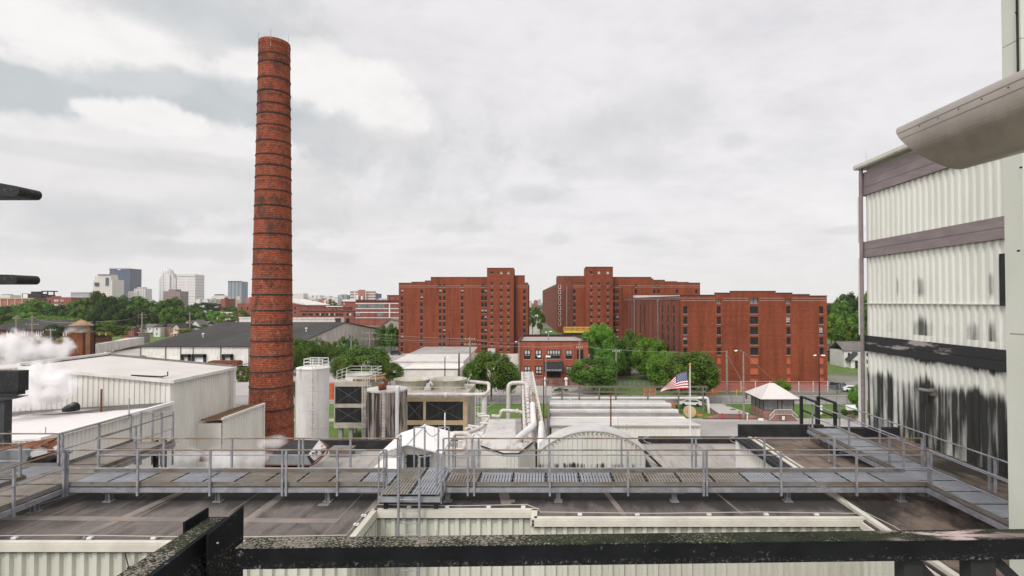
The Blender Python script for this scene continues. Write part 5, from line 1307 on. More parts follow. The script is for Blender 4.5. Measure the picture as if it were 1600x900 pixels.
# ------------------------------------------------------------------ white ribbed buildings at the left
tb = thing('ribbed_building', 'tall white ribbed metal building with a pale sloping roof at the left', 'building', (-45, 50, 0))
XR, YF, YK = -30.75, 45.0, 53.9
zr0 = zs(596, YF, 270); XLf = -43.1; zl0 = 16.55
def zroof(x): return zr0 + (zl0 - zr0) * (XR - x) / (XR - XLf)
xridge = -54.0
m = MB(); m.corr((XLf, YF), (XR, YF), 0, zroof(XLf), .42, .07, z1b=zroof(XR)); m.build('front_wall', 'wall_white', tb)
m = MB(); m.corr((XR, YF), (XR, YK), 0, zr0, .33, .05); m.build('side_wall', 'wall_white', tb)
m = MB(); m.hexa([(XLf, YF - .15, zroof(XLf)), (XR + .2, YF - .15, zroof(XR)), (XR + .2, YK, zroof(XR)), (XLf, YK, zroof(XLf)), (XLf, YF - .15, zroof(XLf) + .12), (XR + .2, YF - .15, zroof(XR) + .12), (XR + .2, YK, zroof(XR) + .12), (XLf, YK, zroof(XLf) + .12)]); m.build('roof', 'white_roof', tb)
m = MB(); m.bar((XLf, YF - .22, zroof(XLf) + .02), (XR + .25, YF - .22, zroof(XR) + .02), .22, .26); m.bar((XR + .28, YF - .3, zr0 + .02), (XR + .28, YK, zr0 + .02), .22, .26); m.build('gutter', 'white_metal', tb)
m = MB(); m.bar((XLf, YK, zroof(XLf) + .2), (XR, YK, zroof(XR) + .2), .25, .2); m.build('back_trim', 'side_plate', tb)
m = MB(); m.bar((XLf, YF - .3, zl0 + .22), (XLf, YK + .2, zl0 + .22), .3, .34); m.build('ridge_curb', 'white_metal', tb)
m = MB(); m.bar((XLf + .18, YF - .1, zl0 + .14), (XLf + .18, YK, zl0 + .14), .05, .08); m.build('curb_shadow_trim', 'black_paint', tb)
m = MB(); m.corr((-60, YF), (XLf - .05, YF), 0, 15.0, .42, .07, z1b=zl0 - .02); m.build('front_wall', 'wall_white', tb)
m = MB(); m.hexa([(-60, YF - .15, 15.0), (XLf - .16, YF - .15, zl0), (XLf - .16, YK, zl0), (-60, YK, 15.0), (-60, YF - .15, 15.1), (XLf - .16, YF - .15, zl0 + .1), (XLf - .16, YK, zl0 + .1), (-60, YK, 15.1)]); m.build('roof', 'white_roof', tb)
m = MB(); m.box(XR + .02, XR + .3, YK - .4, YK, 0, zr0); m.build('corner_post', 'white_clean', tb)
m = MB(); m.tube([(XR + .3, YK - .7, zr0), (XR + .3, YK - .7, 6)], .07, 6); m.build('downpipe', 'old_white', tb)
m = MB(); m.box(XLf + .2, XR - .1, YF + .1, YK, 0, zr0 - .1); m.box(XR - 3, XR - .08, YF + .1, YK - .1, 0, zr0); m.build('body', 'old_white', tb)
m = MB(); m.tube([pt(262, 581, 45.6), pt(262, 587, 45.4), pt(254, 588, 45.3)], .05, 6); m.bar(pt(205, 586.5, 45.1), pt(255, 589, 45.1), .05, .12)
m.build('roof_cable', 'black_paint', tb)
# small box and pipe on side wall
m = MB(); q = pt(325, 717, 43); 
lone('wall_bracket', (lambda mm: (mm.bar(pt(314, 718, 46.2), pt(333, 717.5, 47.4), .3, .35), mm.box(pt(317, 712, 46.2).x - .2, pt(317, 712, 46.2).x + .3, 46.1, 46.5, pt(317, 712, 46.2).z - .1, pt(317, 712, 46.2).z + .1), mm)[-1])(MB()), 'rust', (pt(320, 717, 46).x, 46, pt(320, 717, 46).z), 'rusty bracket low on the side wall of the white building', 'bracket')
# low annex with rusty roof
an = thing('annex', 'small white annex with a rust brown ribbed roof at the foot of the chimney', 'building', (-29.6, 52, 0))
m = MB(); m.corr((-28.5, 48.4), (-28.5, 55.3), 0, 11.55, .4, .05); m.box(-31, -28.6, 48.4, 55.2, 0, 11.2); m.build('wall', 'wall_white', an)
m = MB(); m.hexa([(-30.4, 48.3, 11.4), (-28.4, 48.3, 11.5), (-28.4, 55.3, 11.5), (-30.4, 55.3, 11.4), (-30.4, 48.3, 11.5), (-28.4, 48.3, 11.62), (-28.4, 55.3, 11.62), (-30.4, 55.3, 11.5)])
for k in range(14): m.bar((-30.4, 48.5 + k * .5, 11.54), (-28.4, 48.5 + k * .5, 11.66), .12, .05)
m.build('roof', 'rust_roof', an)
m = MB(); m.bar((-28.38, 48.2, 11.62), (-28.38, 55.4, 11.62), .22, .2); m.box(-28.55, -28.3, 55.2, 55.4, 0, 11.6); m.build('gutter', 'white_metal', an)
# low volume with steam
lv = thing('ribbed_building', 'lower bright white ribbed building with sooty roof beside the left walkway', 'building', (-40, 40, 0))
zt1 = 13.6; zl1 = 11.9
m = MB(); m.corr((-30.75, 33.2), (-30.75, 44.95), 0, zt1, .33, .05); m.corr((-60, 33.2), (-30.75, 33.2), 0, zl1, .33, .05, z1b=zt1); m.build('wall', 'wall_white', lv)
m = MB(); m.hexa([(-60, 33.1, zl1), (-30.6, 33.1, zt1), (-30.6, 44.98, zt1), (-60, 44.98, zl1), (-60, 33.1, zl1 + .1), (-30.6, 33.1, zt1 + .1), (-30.6, 44.98, zt1 + .1), (-60, 44.98, zl1 + .1)]); m.build('roof', 'sooty_roof', lv) if 'sooty_roof' in M else None
m_, g_, b_ = newmat('sooty_roof'); b_.inputs['Roughness'].default_value = .7
o_ = g_.n('ShaderNodeTexCoord').outputs['Object']; s_ = g_.n('ShaderNodeSeparateXYZ'); g_.l(o_, s_.inputs[0])
w_ = g_.math('ADD', g_.smooth(s_.outputs[1], -2.0, 4.0, -.3, .2), g_.noise(g_.mapping(o_, (.12, .5, 1)), 1.0, 7, .65))
g_.l(g_.mix(g_.smooth(w_, .52, .66), (.62, .59, .57, 1), (.10, .095, .09, 1)), b_.inputs['Base Color'])
m.build('roof', 'sooty_roof', lv)
m = MB(); m.bar((-30.55, 33.0, zt1 + .05), (-30.55, 45, zt1 + .05), .3, .24); m.build('gutter', 'white_clean', lv)
m = MB(); m.box(-59.8, -30.9, 33.4, 44.8, 0, zl1 - .1); m.build('body', 'old_white', lv)
p = pt(103, 640, 43.5)
sp_ = thing('steam_pipe', 'short rusty tilted exhaust drum on a stub support, puffing steam over the white roof', 'exhaust pipe', (p.x, p.y, 12.6))
m = MB(); m.cyl(pt(104, 641, 43.5), pt(117, 636, 43.3), .34, .42, 14); m.build('drum', 'black_steel', sp_)
m = MB(); m.box(p.x - .25, p.x + .1, p.y - .2, p.y + .2, 11.9, p.z - .1); m.box(p.x - .6, p.x + .4, p.y - .4, p.y + .4, 12.2, 12.75); m.build('support', 'old_white', sp_)
for px, pt_, pb, yy, mt, rr_, lab in ((158, 608, 650, 42, 'rust', .07, 'rusty pole standing on the low white roof'), (201.5, 622, 649, 40, 'galv', .04, 'thin grey rod on the low white roof, right of the rusty pole'),
                                     (71, 667, 686, 34.5, 'galv', .03, 'thin rod on the near edge of the low white roof')):
    a_ = pt(px, pb, yy); b_ = pt(px, pt_, yy); m = MB(); m.cyl((a_.x, yy, a_.z - .3), (a_.x, yy, b_.z), rr_, n=6)
    lone('roof_rod', m, mt, (a_.x, yy, a_.z - .3), lab, 'rod')

# rusty stack with conical cap, wooden/black poles
rs = thing('rusty_stack', 'rust streaked box stack with a brown conical rain cap behind the white roof', 'stack', (xs(128, 72), 72, 0))
x = xs(128, 72); m = MB(); m.box(x - .92, x + .92, 71.1, 72.9, 8, zs(518, 72)); m.build('shaft', 'rust', rs)
m = MB(); m.box(x - .98, x + .98, 71.0, 73, zs(519.5, 72), zs(517.6, 72)); m.box(x + .7, x + 1.15, 71.5, 72, 9, zs(510, 72)); m.build('rim', 'rust_roof', rs)
m = MB(); m.lathe((x, 72, zs(508, 72)), [(1.38, -.06), (1.38, 0), (.12, .72), (0.02, .78)], 12); m.build('cap', 'rust_roof', rs)
m = MB(); m.box(x - 1.6, x + 1.3, 70.6, 73.2, 8, zs(557, 72)); m.build('base', 'rust', rs)
def pole(name, px, ptop, pbot, Y, r, mt, label, cat, group=None, arms=(), z0=0.0, lamp=None):
    x = xs(px, Y); zt = zs(ptop, Y); t = thing(name, label, cat, (x, Y, z0), group)
    m = MB(); m.cyl((x, Y, z0), (x, Y, zt), r * 1.15, r * .8, 8); m.build('shaft', mt, t)
    for (dz, w) in arms:
        m = MB(); m.box(x - w / 2, x + w / 2, Y - .1, Y + .1, zt - dz - .12, zt - dz + .02); 
        ca = m.build('crossarm', mt, t)
        for k in (-.45, -.15, .2, .45):
            m = MB(); m.cyl((x + k * w, Y, zt - dz + .02), (x + k * w, Y, zt - dz + .3), .07, n=6); m.build('insulator', 'white_clean', ca)
    if lamp:
        for (dx, dz_) in lamp:
            m = MB(); m.tube([(x, Y, zt - .1), (x + dx * .5, Y, zt + dz_), (x + dx, Y, zt + dz_ - .05)], .05, 6, bend=.3); am = m.build('arm', mt, t)
            m = MB(); s_ = 1 if dx > 0 else -1; m.hexa([(x + dx - .1, Y - .15, zt + dz_ - .2), (x + dx + s_ * .6 + .1, Y - .15, zt + dz_ - .2), (x + dx + s_ * .6 + .1, Y + .15, zt + dz_ - .2), (x + dx - .1, Y + .15, zt + dz_ - .2), (x + dx - .06, Y - .1, zt + dz_ + .05), (x + dx + s_ * .6, Y - .1, zt + dz_ - .02), (x + dx + s_ * .6, Y + .1, zt + dz_ - .02), (x + dx - .06, Y + .1, zt + dz_ + .05)]); m.build('lamp_head', 'lens' , am)
    return t
UP = 'utility poles'
pole('utility_pole', 147.5, 499, 558, 74, .2, 'black_paint', 'dark pole right beside the rusty stack', 'utility pole', UP, [(2.2, 3.6)])
pole('utility_pole', 26, 492, 530, 230, .25, 'wood_pole', 'pale wooden pole left of the dark roofed brick school at the left border', 'utility pole', UP, [(1.5, 3)])
pole('utility_pole', 51, 492, 535, 215, .32, 'wood_pole', 'wooden pole with crossarm in front of the dark roof above the steam', 'utility pole', UP, [(3.8, 5)])
pole('utility_pole', 80, 513, 535, 160, .2, 'galv', 'thin grey pole before the round bush above the steam', 'utility pole', UP, [(.5, 3)])
pole('utility_pole', 222.5, 488, 528, 300, .4, 'wood_pole', 'wooden pole with two crossarms in front of the row of houses', 'utility pole', UP, [(1.5, 5), (3.0, 5)])
pole('utility_pole', 297, 487, 515, 340, .4, 'wood_pole', 'wooden pole in front of the pale gabled houses', 'utility pole', UP, [(1.5, 4)])
pole('utility_pole', 578, 517, 560, 205, .3, 'wood_pole', 'wooden pole with transformers in front of the second gabled shed', 'utility pole', UP, [(.8, 5), (3.0, 7), (6.5, 4)])
pole('utility_pole', 549, 520, 566, 190, .2, 'galv', 'slim pole before the long gable wall', 'utility pole', UP)
pole('utility_pole', 734.5, 527, 560, 165, .3, 'wood_pole', 'utility pole with transformers between the white shed and the round tree', 'utility pole', UP, [(.6, 3), (2.2, 3.4), (4.6, 3)])
pole('utility_pole', 905.5, 532, 590, 138, .18, 'wood_pole', 'weathered pole at the right front corner of the brick office', 'utility pole', UP, [(1.8, 1.6)])
pole('utility_pole', 962.5, 544, 602, 132, .24, 'wood_pole', 'pale pole rising between the trees right of the office', 'utility pole', UP, [(.8, 1.8)])
pole('utility_pole', 1135, 548, 614, 130, .26, 'wood_pole', 'bare wooden pole before the nearest brick warehouse', 'utility pole', UP)
pole('utility_pole', 1314, 535, 588, 190, .3, 'wood_pole', 'tall wooden pole beside the white house', 'utility pole', UP, [(2, 1.5)])
SL = 'street and yard lamps'
pole('street_lamp', 1161, 550, 655, 101.2, .17, 'wood_pole', 'tall street lamp with a cobra head left of the guard booth', 'street lamp', SL, lamp=[(-1.1, .35)])
pole('street_lamp', 1279, 556, 640, 104, .12, 'black_paint', 'dark twin headed lamp pole in front of the right end of the warehouse', 'street lamp', SL, lamp=[(-.5, .2), (.5, .2)])
pole('street_lamp', 857, 519, 533, 150, .14, 'galv', 'twin headed floodlight on the office roof', 'street lamp', SL, z0=11.3, lamp=[(-.35, .1), (.35, .3)])
pole('street_lamp', 853, 560, 610, 112, .1, 'galv', 'slim grey lamp pole left of the awning', 'street lamp', SL)
pole('street_lamp', 849.5, 558, 665, 84, .1, 'rust', 'brown lamp pole with dark heads in front of the awning', 'street lamp', SL, lamp=[(-.4, .2), (.4, .2)])
pole('street_lamp', 695.5, 558, 600, 148, .14, 'black_paint', 'dark lamp pole before the white sheds', 'street lamp', SL, lamp=[(.5, .1)])
pole('street_lamp', 717.5, 552, 602, 142, .22, 'black_paint', 'thick dark pole with a pale globe at the right of the white sheds', 'street lamp', SL)
pole('street_lamp', 811, 534, 600, 145, .2, 'wood_pole', 'pole with small lamps at the left corner of the office', 'street lamp', SL, lamp=[(-.5, .1)])
pole('vent_pipe', 954, 614, 668, 36, .055, 'rust', 'brown vent pipe rising from behind the curved roof', 'pipe')
for px, pt_, y in ((965, 650, 33), (979, 662, 33)):
    m = MB(); x = xs(px, y); m.cyl((x, y, 14.2), (x, y, zs(pt_, y)), .012, n=5)
    lone('air_terminal', m, 'galv', (x, y, 14.2), 'thin lightning rod over the curved roof, ' + ('nearer its crown' if px == 965 else 'further right'), 'lightning rod', 'lightning rods on the roof edges')

# rusty trough, dark column at the left border
tr = thing('rusty_trough', 'rusty sloping steel trough under the dark column at the left border', 'trough', (-19, 18.9, RZ))
a_, b_ = pt(-40, 712, 19.5), pt(92, 684, 19.0)
m = MB(); m.hexa([a_ + Vector((0, -.5, -.5)), pt(70, 724, 18.7), pt(96, 700, 19.2), a_ + Vector((0, .6, -.4)), a_ + Vector((0, -.5, 0)), pt(58, 700, 18.7), pt(90, 683, 19.3), a_ + Vector((0, .6, .1))]); m.build('trough_body', 'rust', tr)
m = MB(); m.extr([pt(48, 706, 18.6), pt(60, 697, 18.6), pt(92, 684, 18.9), pt(100, 700, 18.9), pt(94, 703, 18.8), pt(46, 716, 18.6)], (0, .04, 0)); m.build('side_sheet', 'hood_peel', tr)
m = MB(); m.extr([pt(-30, 722, 18.5), pt(-30, 706, 18.5), pt(38, 704, 18.5), pt(44, 714, 18.5), pt(40, 724, 18.5)], (0, .3, 0)); m.build('side_sheet', 'hood_grey', tr)
m = MB(); m.extr([pt(42, 722, 18.6), pt(92, 712, 18.6), pt(76, 722, 18.6), pt(78, 738, 18.6), pt(42, 738, 18.6)], (0, .6, 0)); m.build('chute', 'black_steel', tr)
sc_ = thing('steel_column', 'dark weathered steel column with a beam end on top at the left border', 'column', (-20, 20, RZ))
mat('grey_steel', (.035, .038, .042), (.06, .065, .07), 1.5, .6, 0, .2, c3=(.22, .22, .23), s3=3, k3=.5)
m = MB(); m.box(xs(-30, 20), xs(22, 20.3), 20, 20.3, RZ, zs(624, 20)); m.build('shaft', 'grey_steel', sc_)
m = MB(); m.box(xs(-60, 19.8), xs(47, 20.2), 19.8, 20.2, zs(612, 19.8), zs(580, 19.8)); m.box(xs(-60, 19.8), xs(43, 20.2), 19.85, 20.18, zs(618, 19.8), zs(612, 19.8)); m.build('beam_end', 'black_steel', sc_)
m = MB(); m.hexa([(xs(-60, 19.9), 19.9, zs(632, 20)), (xs(18, 19.9), 19.9, zs(624, 20)), (xs(18, 19.9), 20.2, zs(624, 20)), (xs(-60, 19.9), 20.2, zs(632, 20)), (xs(-60, 19.9), 19.9, zs(619, 20)), (xs(36, 19.9), 19.9, zs(619, 20)), (xs(36, 19.9), 20.2, zs(619, 20)), (xs(-60, 19.9), 20.2, zs(619, 20))]); m.build('haunch', 'grey_steel', sc_)

# ------------------------------------------------------------------ tanks and cooling towers
sl = thing('silo', 'slim white cylindrical silo with a railed top beside the chimney', 'silo', (xs(490, 75), 75, 0))
x = xs(490, 75); r = 2.1; zt = zs(576, 73.5)
m = MB(); m.lathe((x, 75, 0), [(r, 0), (r, zt - .15), (r + .08, zt - .15), (r + .08, zt), (r - .1, zt + .05), (0.01, zt + .35)], 40); m.build('shell', 'silo_white', sl, smooth=False)
for k in range(1, 5): m = MB(); m.lathe((x, 75, k * 2.5), [(r + .001, -.03), (r + .03, -.02), (r + .03, .02), (r + .001, .03)], 40); m.build('weld_seam', 'silo_white', sl)
m = MB(); px_ = [(x - .9, 74.2), (x + 1.6, 74.2), (x + 1.6, 76.2), (x - .9, 76.2), (x - .9, 74.2)]
for h in (.3, .75, 1.2): m.tube([(a, b, zt + h) for a, b in px_], .05, 6)
for a, b in px_[:-1] + [(x + .3, 74.2), (x + .3, 76.2)]: m.bar((a, b, zt), (a, b, zt + 1.2), .08, .08)
m.build('railing', 'white_clean', sl)
m = MB(); lxx = x + .95; yy = 75 - 2.0
for dx in (-.22, .22): m.bar((lxx + dx, yy, 2), (lxx + dx, yy, zt + .9), .06, .06)
for k in range(32): m.bar((lxx - .22, yy, 2.2 + k * .33), (lxx + .22, yy, 2.2 + k * .33), .035, .035)
m.build('ladder', 'white_metal', sl)
m = MB()
for k in range(9):
    z = 3.5 + k * 1.05; m.tube([(lxx + .4 * math.cos(a), yy - .35 + .42 * math.sin(a) * -1, z) for a in [math.pi * i / 8 for i in range(9)]], .025, 5)
m.build('ladder_cage', 'white_metal', sl)
pole('vent_pipe', 463, 590, 690, 74, .07, 'old_white', 'thin pale pipe between the chimney and the silo', 'pipe')

ct = thing('cooling_tower', 'two tier cooling tower with dark louvres, braces and a railed top', 'cooling tower', (-30.5, 89, 0))
x0, x1, y0, y1 = xs(523.5, 85), xs(575, 85), 85.0, 92.5; z0, z1 = zs(669, 85), zs(597, 85)
m = MB(); m.box(x0, x1, y0 + .25, y1, z0, z1 - .3)
zl = [(zs(660.5, 85), zs(637, 85)), (zs(631, 85), zs(604, 85))]
m.box(x0 - .05, x1 + .05, y0, y1 + .05, z0, zl[0][0]); m.box(x0 - .05, x1 + .05, y0, y0 + .3, zl[0][1], zl[1][0]); m.box(x0 - .05, x1 + .05, y0, y1 + .05, zl[1][1], z1)
m.box(x0 - .06, x0 + .12, y0 + .01, y0 + .3, z0, z1 - .01); m.box(x1 - .9, x1 - .7, y0 + .01, y0 + .3, z0, z1 - .01); m.build('casing', 'tower_case', ct)
for (a, b) in zl:
    m = MB(); m.box(x0 + .12, x1 - .9, y0 + .12, y0 + .24, a, b)
    for k in range(14): xx = x0 + .15 + k * .29; m.box(xx, xx + .05, y0 + .06, y0 + .12, a, b)
    m.build('louvre', 'louver', ct)
    m = MB(); m.bar((x0 + .12, y0 + .03, a), (x1 - .9, y0 + .03, b), .03, .03); m.bar((x0 + .12, y0 + .0, b), (x1 - .9, y0 + .0, a), .03, .03); m.build('cross_brace', 'brace', ct)
for xx in (x0 + .8, x0 + 2.4, x1 - .6):
    for yy in (y0 + .4, y1 - .8): m = MB(); m.box(xx - .3, xx + .3, yy, yy + .6, 0, z0); m.build('leg', 'concrete', ct)
m = MB(); m.lathe(((x0 + x1) / 2, 88.7, z1), [(2.2, 0), (2.05, .5), (2.15, .7), (2.0, .7), (1.9, .2)], 30); m.build('fan_ring', 'white_roof', ct)
m = MB()
for (a, b) in (((x0, y0 + 1), (x0, y1)), ((x0, y1), (x1, y1)), ((x1, y1), (x1, y0 + 1)), ((x0 + 1.8, y0), (x1 + 1.2, y0 + .2))):
    for h in (.55, 1.1, 1.6): m.bar((a[0], a[1], z1 + h), (b[0], b[1], z1 + h), .06, .06)
    for t in (0, .33, .66, 1): xx = a[0] + (b[0] - a[0]) * t; yy = a[1] + (b[1] - a[1]) * t; m.bar((xx, yy, z1), (xx, yy, z1 + 1.6), .07, .07)
m.build('railing', 'white_metal', ct)
m = MB(); lx = x1 - .35; yy = y0 - .5
for dx in (-.3, 0, .5, .8, 1.05): m.bar((lx + dx, yy, .2), (lx + dx, yy, z1 + (1.5 if dx < .9 else 0)), .06, .06)
for k in range(26): m.bar((lx + .5, yy, .5 + k * .34), (lx + 1.05, yy, .5 + k * .34), .04, .04)
for k in range(9): m.bar((lx - .35, yy - .02, 1 + k * 1.0), (lx + 1.05, yy - .02, 1 + k * 1.0), .05, .05)
m.build('caged_ladder', 'white_metal', ct)
m = MB(); m.tube([pt(552, 594, 86), pt(592, 593, 86), pt(600, 590, 87), pt(604, 598, 88), pt(604, 606, 88)], .28, 10, bend=.5); m.tube([pt(580, 590, 89), pt(602, 585, 90)], .2, 8); m.build('header_pipe', 'rust_roof', ct)

ta = thing('process_tank', 'wide grey streaked tank with pale standing pipes between the cooling towers', 'tank', (xs(605, 78), 78, 0))
x = xs(606, 78); r = 2.72; zt = zs(607, 78)
m = MB(); m.lathe((x, 78, 0), [(r, 0), (r, zt - .05)], 44); m.build('shell', 'tank_dark', ta)
m = MB(); m.lathe((x, 78, zt), [(r, -.25), (r + .1, -.22), (r + .1, 0), (r - .1, .03), (.02, .25)], 44); m.build('top', 'white_roof', ta)
m = MB()
for a in [math.pi * (1.02 + .12 * k) for k in range(9)]:
    m.cyl((x + (r + .1) * math.cos(a), 78 + (r + .1) * math.sin(a), 0), (x + (r + .1) * math.cos(a), 78 + (r + .1) * math.sin(a), zt - .2), .1, n=6)
m.build('ribs', 'tank_dark', ta)
m = MB(); q = pt(599.5, 610, 75.0); m.tube([(q.x, 75, 0), (q.x, 75, q.z)], .24, 10)
for k in range(20): m.cyl((q.x, 75, .3 + k * .45), (q.x, 75, .42 + k * .45), .29, n=10)
m.build('lagged_pipe', 'white_pipe', ta)
m = MB(); q = pt(620.5, 606, 75.2); m.tube([(q.x, 75.2, 2.6), (q.x, 75.2, zt + .5), (q.x - .1, 76.2, zt + .55), (q.x - .1, 76.2, zt)], .25, 10, bend=.3); m.cyl((q.x, 75.2, 2.2), (q.x, 75.2, 2.9), .38, n=12); m.build('white_pipe', 'white_clean', ta)
m = MB(); q = pt(597, 605, 76); m.cyl((q.x - .4, 76, q.z), (q.x + .5, 76, q.z + .1), .45, n=12); m.tube([(q.x, 76, q.z), (q.x + .3, 76.3, q.z + .7), (q.x + .9, 76.5, q.z + .9)], .16, 8); m.build('valve', 'rust', ta)

c2 = thing('cooling_tower', 'twin fan cooling tower with flared cream stacks, tan steel and dark louvres', 'cooling tower', (-17, 92, 0))
x0, x1, y0, y1 = xs(634, 86), xs(731, 86), 86.0, 96.0; z1 = zs(614, 86)
zA = (zs(700, 86), zs(664, 86)); zB = (zs(657, 86), zs(627.5, 86)); xm = xs(664.5, 86)
m = MB(); m.box(x0, x1, y0 + .3, y1, 0, z1 - .05); m.build('casing', 'tower_case', c2)
m = MB()
m.box(x0, x1, y0, y0 + .28, zB[1], zB[1] + .55); m.box(x0, x1, y0 - .05, y0 + .28, zA[1], zB[0]); m.box(xm - .25, xm + .15, y0 - .04, y0 + .27, 0, zB[1]); m.box(xs(724, 86) , xs(730, 86), y0 - .04, y0 + .27, 0, zB[1]); m.build('tan_frame', 'tan_steel', c2)
m = MB(); m.box(x0, x1, y0 - .02, y0 + .28, zB[1] + .55, z1); m.box(xs(730, 86), x1, y0 + .02, y0 + .27, 0, zB[1] + .1); m.build('head_panel', 'tower_case', c2)
for (xa, xb) in ((x0 + .1, xm - .25), (xm + .15, xs(724, 86))):
    for (a, b) in (zA, zB):
        m = MB(); m.box(xa, xb, y0 + .14, y0 + .27, a, b)
        k = int((xb - xa) / .4)
        for i in range(k): m.box(xa + i * .4, xa + i * .4 + .06, y0 + .08, y0 + .14, a, b)
        m.build('louvre', 'louver', c2)
        m = MB(); m.bar((xa, y0 + .04, a), (xb, y0 + .04, b), .03, .03); m.bar((xa, y0 + .01, b), (xb, y0 + .01, a), .03, .03); m.build('cross_brace', 'brace', c2)
for px in (645, 702):
    x = xs(px, 91); m = MB(); m.lathe((x, 91, z1 - .1), [(2.6, 0), (2.5, .4), (2.58, .8), (2.8, 1.25), (3.02, 1.6), (3.06, 1.64), (2.92, 1.62), (2.7, 1.25), (2.4, .7), (2.25, .3), (.02, .25)], 40); m.build('fan_stack', 'stack_case', c2, smooth=True)
m = MB(); xx = xs(673.5, 91); m.box(xx - .5, xx + .5, 88.3, 90, z1, z1 + .55); m.box(xx - .3, xx + .3, 88.8, 89.6, z1 + .55, z1 + 1.0); m.build('fan_motor', 'window_pale', c2)
m = MB(); zp = zs(616.5, 85); m.tube([(x0 - .1, 85, zp), (xs(757, 85), 85, zp), (xs(764, 87), 87, zp + .2), (xs(764, 90), 90, zp + 1.0), (xs(735, 92), 92, zp + 1.0)], .28, 12, bend=.5)
m.build('header_pipe', 'white_pipe', c2)
m = MB()
for px in (637, 697): m.cyl((xs(px, 85) - .1, 85, zp - .1), (xs(px, 85) + .15, 85, zp - .1), .45, n=14)
m.build('flange', 'white_metal', c2)
m = MB(); q = xs(757, 85.8); m.cyl((q, 85.8, 0), (q, 85.8, zp), .42, n=16); m.build('riser', 'white_metal', c2)
m = MB()
for px in (743, 747, 752): m.bar((xs(px, 86.5), 86.5, 0), (xs(px, 86.5), 86.5, z1 + .3), .09, .09)
for k in range(8): m.bar((xs(742, 86.5), 86.5, .8 + k * .9), (xs(753, 86.5), 86.5, .8 + k * .9), .07, .07)
for k in range(3): m.bar((xs(753, 88), 88, 2.2 + k * 1.1), (xs(772, 88), 88, 3.4 + k * 1.1), .07, .07)
m.bar((xs(728, 90), 90, z1), (xs(735, 90), 90, z1 + 2.2), .1, .1); m.bar((xs(737, 90), 90, z1 + 2.4), (xs(729, 90), 90, z1 + 1.2), .1, .1)
m.build('stair_frame', 'white_metal', c2)
m = MB(); yy = y0 - .0
m.bar((x0, yy, z1 + .9), (x1, yy, z1 + .9), .05, .05)
for k in range(6): xx = x0 + (x1 - x0) * k / 5; m.bar((xx, yy, z1), (xx, yy, z1 + .9), .06, .06)
m.build('railing', 'white_metal', c2)

# ------------------------------------------------------------------ pipe rack running away
pr = thing('pipe_rack', 'long elevated lattice pipe rack with thick pale pipes running toward the brick office', 'pipe rack', (-1.5, 70, 0))
def rk(px, py): y = dep(py, 9.0, px); return Vector((xs(px, y, py), y, 9.0))
Lf, Lr = rk(815.5, 582), rk(820, 688); Rf, Rr = rk(832, 582), rk(852, 688)
m = MB()
for a, b in ((Lf, Lr), (Rf, Rr)):
    m.bar(a, b, .28, .32); m.bar(a - Vector((0, 0, 1.5)), b - Vector((0, 0, 1.5)), .15, .15)
m.build('chord', 'white_pipe', pr)
m = MB()
N = 26
for k in range(N + 1):
    t = k / N; a = Lf.lerp(Lr, t); b = Rf.lerp(Rr, t); m.bar(a, b, .16, .14)
    if k < N:
        c = (Rf if k % 2 else Lf).lerp(Rr if k % 2 else Lr, (k + 1) / N); m.bar(b if not k % 2 else a, c, .09, .09)
        m.bar(a, a - Vector((0, 0, 1.5)), .1, .1); m.bar(b, b - Vector((0, 0, 1.5)), .1, .1)
m.build('lattice', 'white_metal', pr)
for t in (.02, .35, .62, .9):
    a = Lf.lerp(Lr, t); b = Rf.lerp(Rr, t); m = MB(); m.box(a.x - .15, a.x + .15, a.y - .15, a.y + .15, 0, 8.9); m.box(b.x - .15, b.x + .15, b.y - .15, b.y + .15, 0, 8.9); m.build('trestle', 'side_plate', pr)
def rkp(t, s, h): return Lf.lerp(Lr, t).lerp(Rf.lerp(Rr, t), s) + Vector((0, 0, h))
m = MB(); m.tube([rkp(.30, .28, .35), rkp(.88, .28, .35), rkp(1.0, .34, .5), rkp(1.03, .34, -4)], .24, 12, bend=.3); m.build('pipe', 'white_pipe', pr)
m = MB(); m.tube([rkp(.72, .55, .8), rkp(.97, .45, 1.1), pt(800, 694, 40.0), pt(800, 735, 38)], .3, 14, bend=.3); m.build('pipe', 'white_clean', pr)
m = MB(); m.tube([rkp(.9, .9, .5), pt(845, 690, 43), pt(846, 715, 42)], .27, 14, bend=.3); m.build('pipe', 'white_clean', pr)
m = MB(); m.tube([rkp(.5, .72, .3), rkp(.8, .72, .3), rkp(.97, .72, .3)], .16, 10); m.build('pipe', 'rust_roof', pr)
for k in range(8):
    t = .6 + k * .05; m = MB(); q = rkp(t, .28, .35); m.cyl(q - Vector((0, .06, 0)), q + Vector((0, .06, 0)), .28, n=12); m.build('pipe_clamp', 'black_paint', pr)
# goose-neck pipe and elbows left of the rack
Yg = 84
m = MB(); m.tube([(xs(794.5, Yg), Yg, 0), (xs(794.5, Yg), Yg, zs(598.5, Yg)), (xs(820, Yg), Yg, zs(598, Yg)), (xs(824, 82), 82, zs(602, 82)), (xs(824, 70), 70, zs(632, 70))], .31, 12, bend=.8)
lone('goose_neck_pipe', m, 'white_pipe', (xs(794.5, Yg), Yg, 0), 'tall pale goose neck pipe bending over onto the pipe rack', 'pipe')
Yg = 66
m = MB(); m.tube([pt(768, 650, Yg), pt(782, 651, Yg), pt(783, 641, Yg), pt(806, 642.5, Yg), pt(818, 645, Yg)], .21, 10, bend=.4); m.cyl(pt(806, 642.5, Yg), pt(810, 643, Yg), .3, n=12)
lone('elbow_pipe', m, 'white_pipe', pt(768, 650, Yg), 'short pale pipe with elbows joining the left side of the pipe rack', 'pipe')
Yg = 48
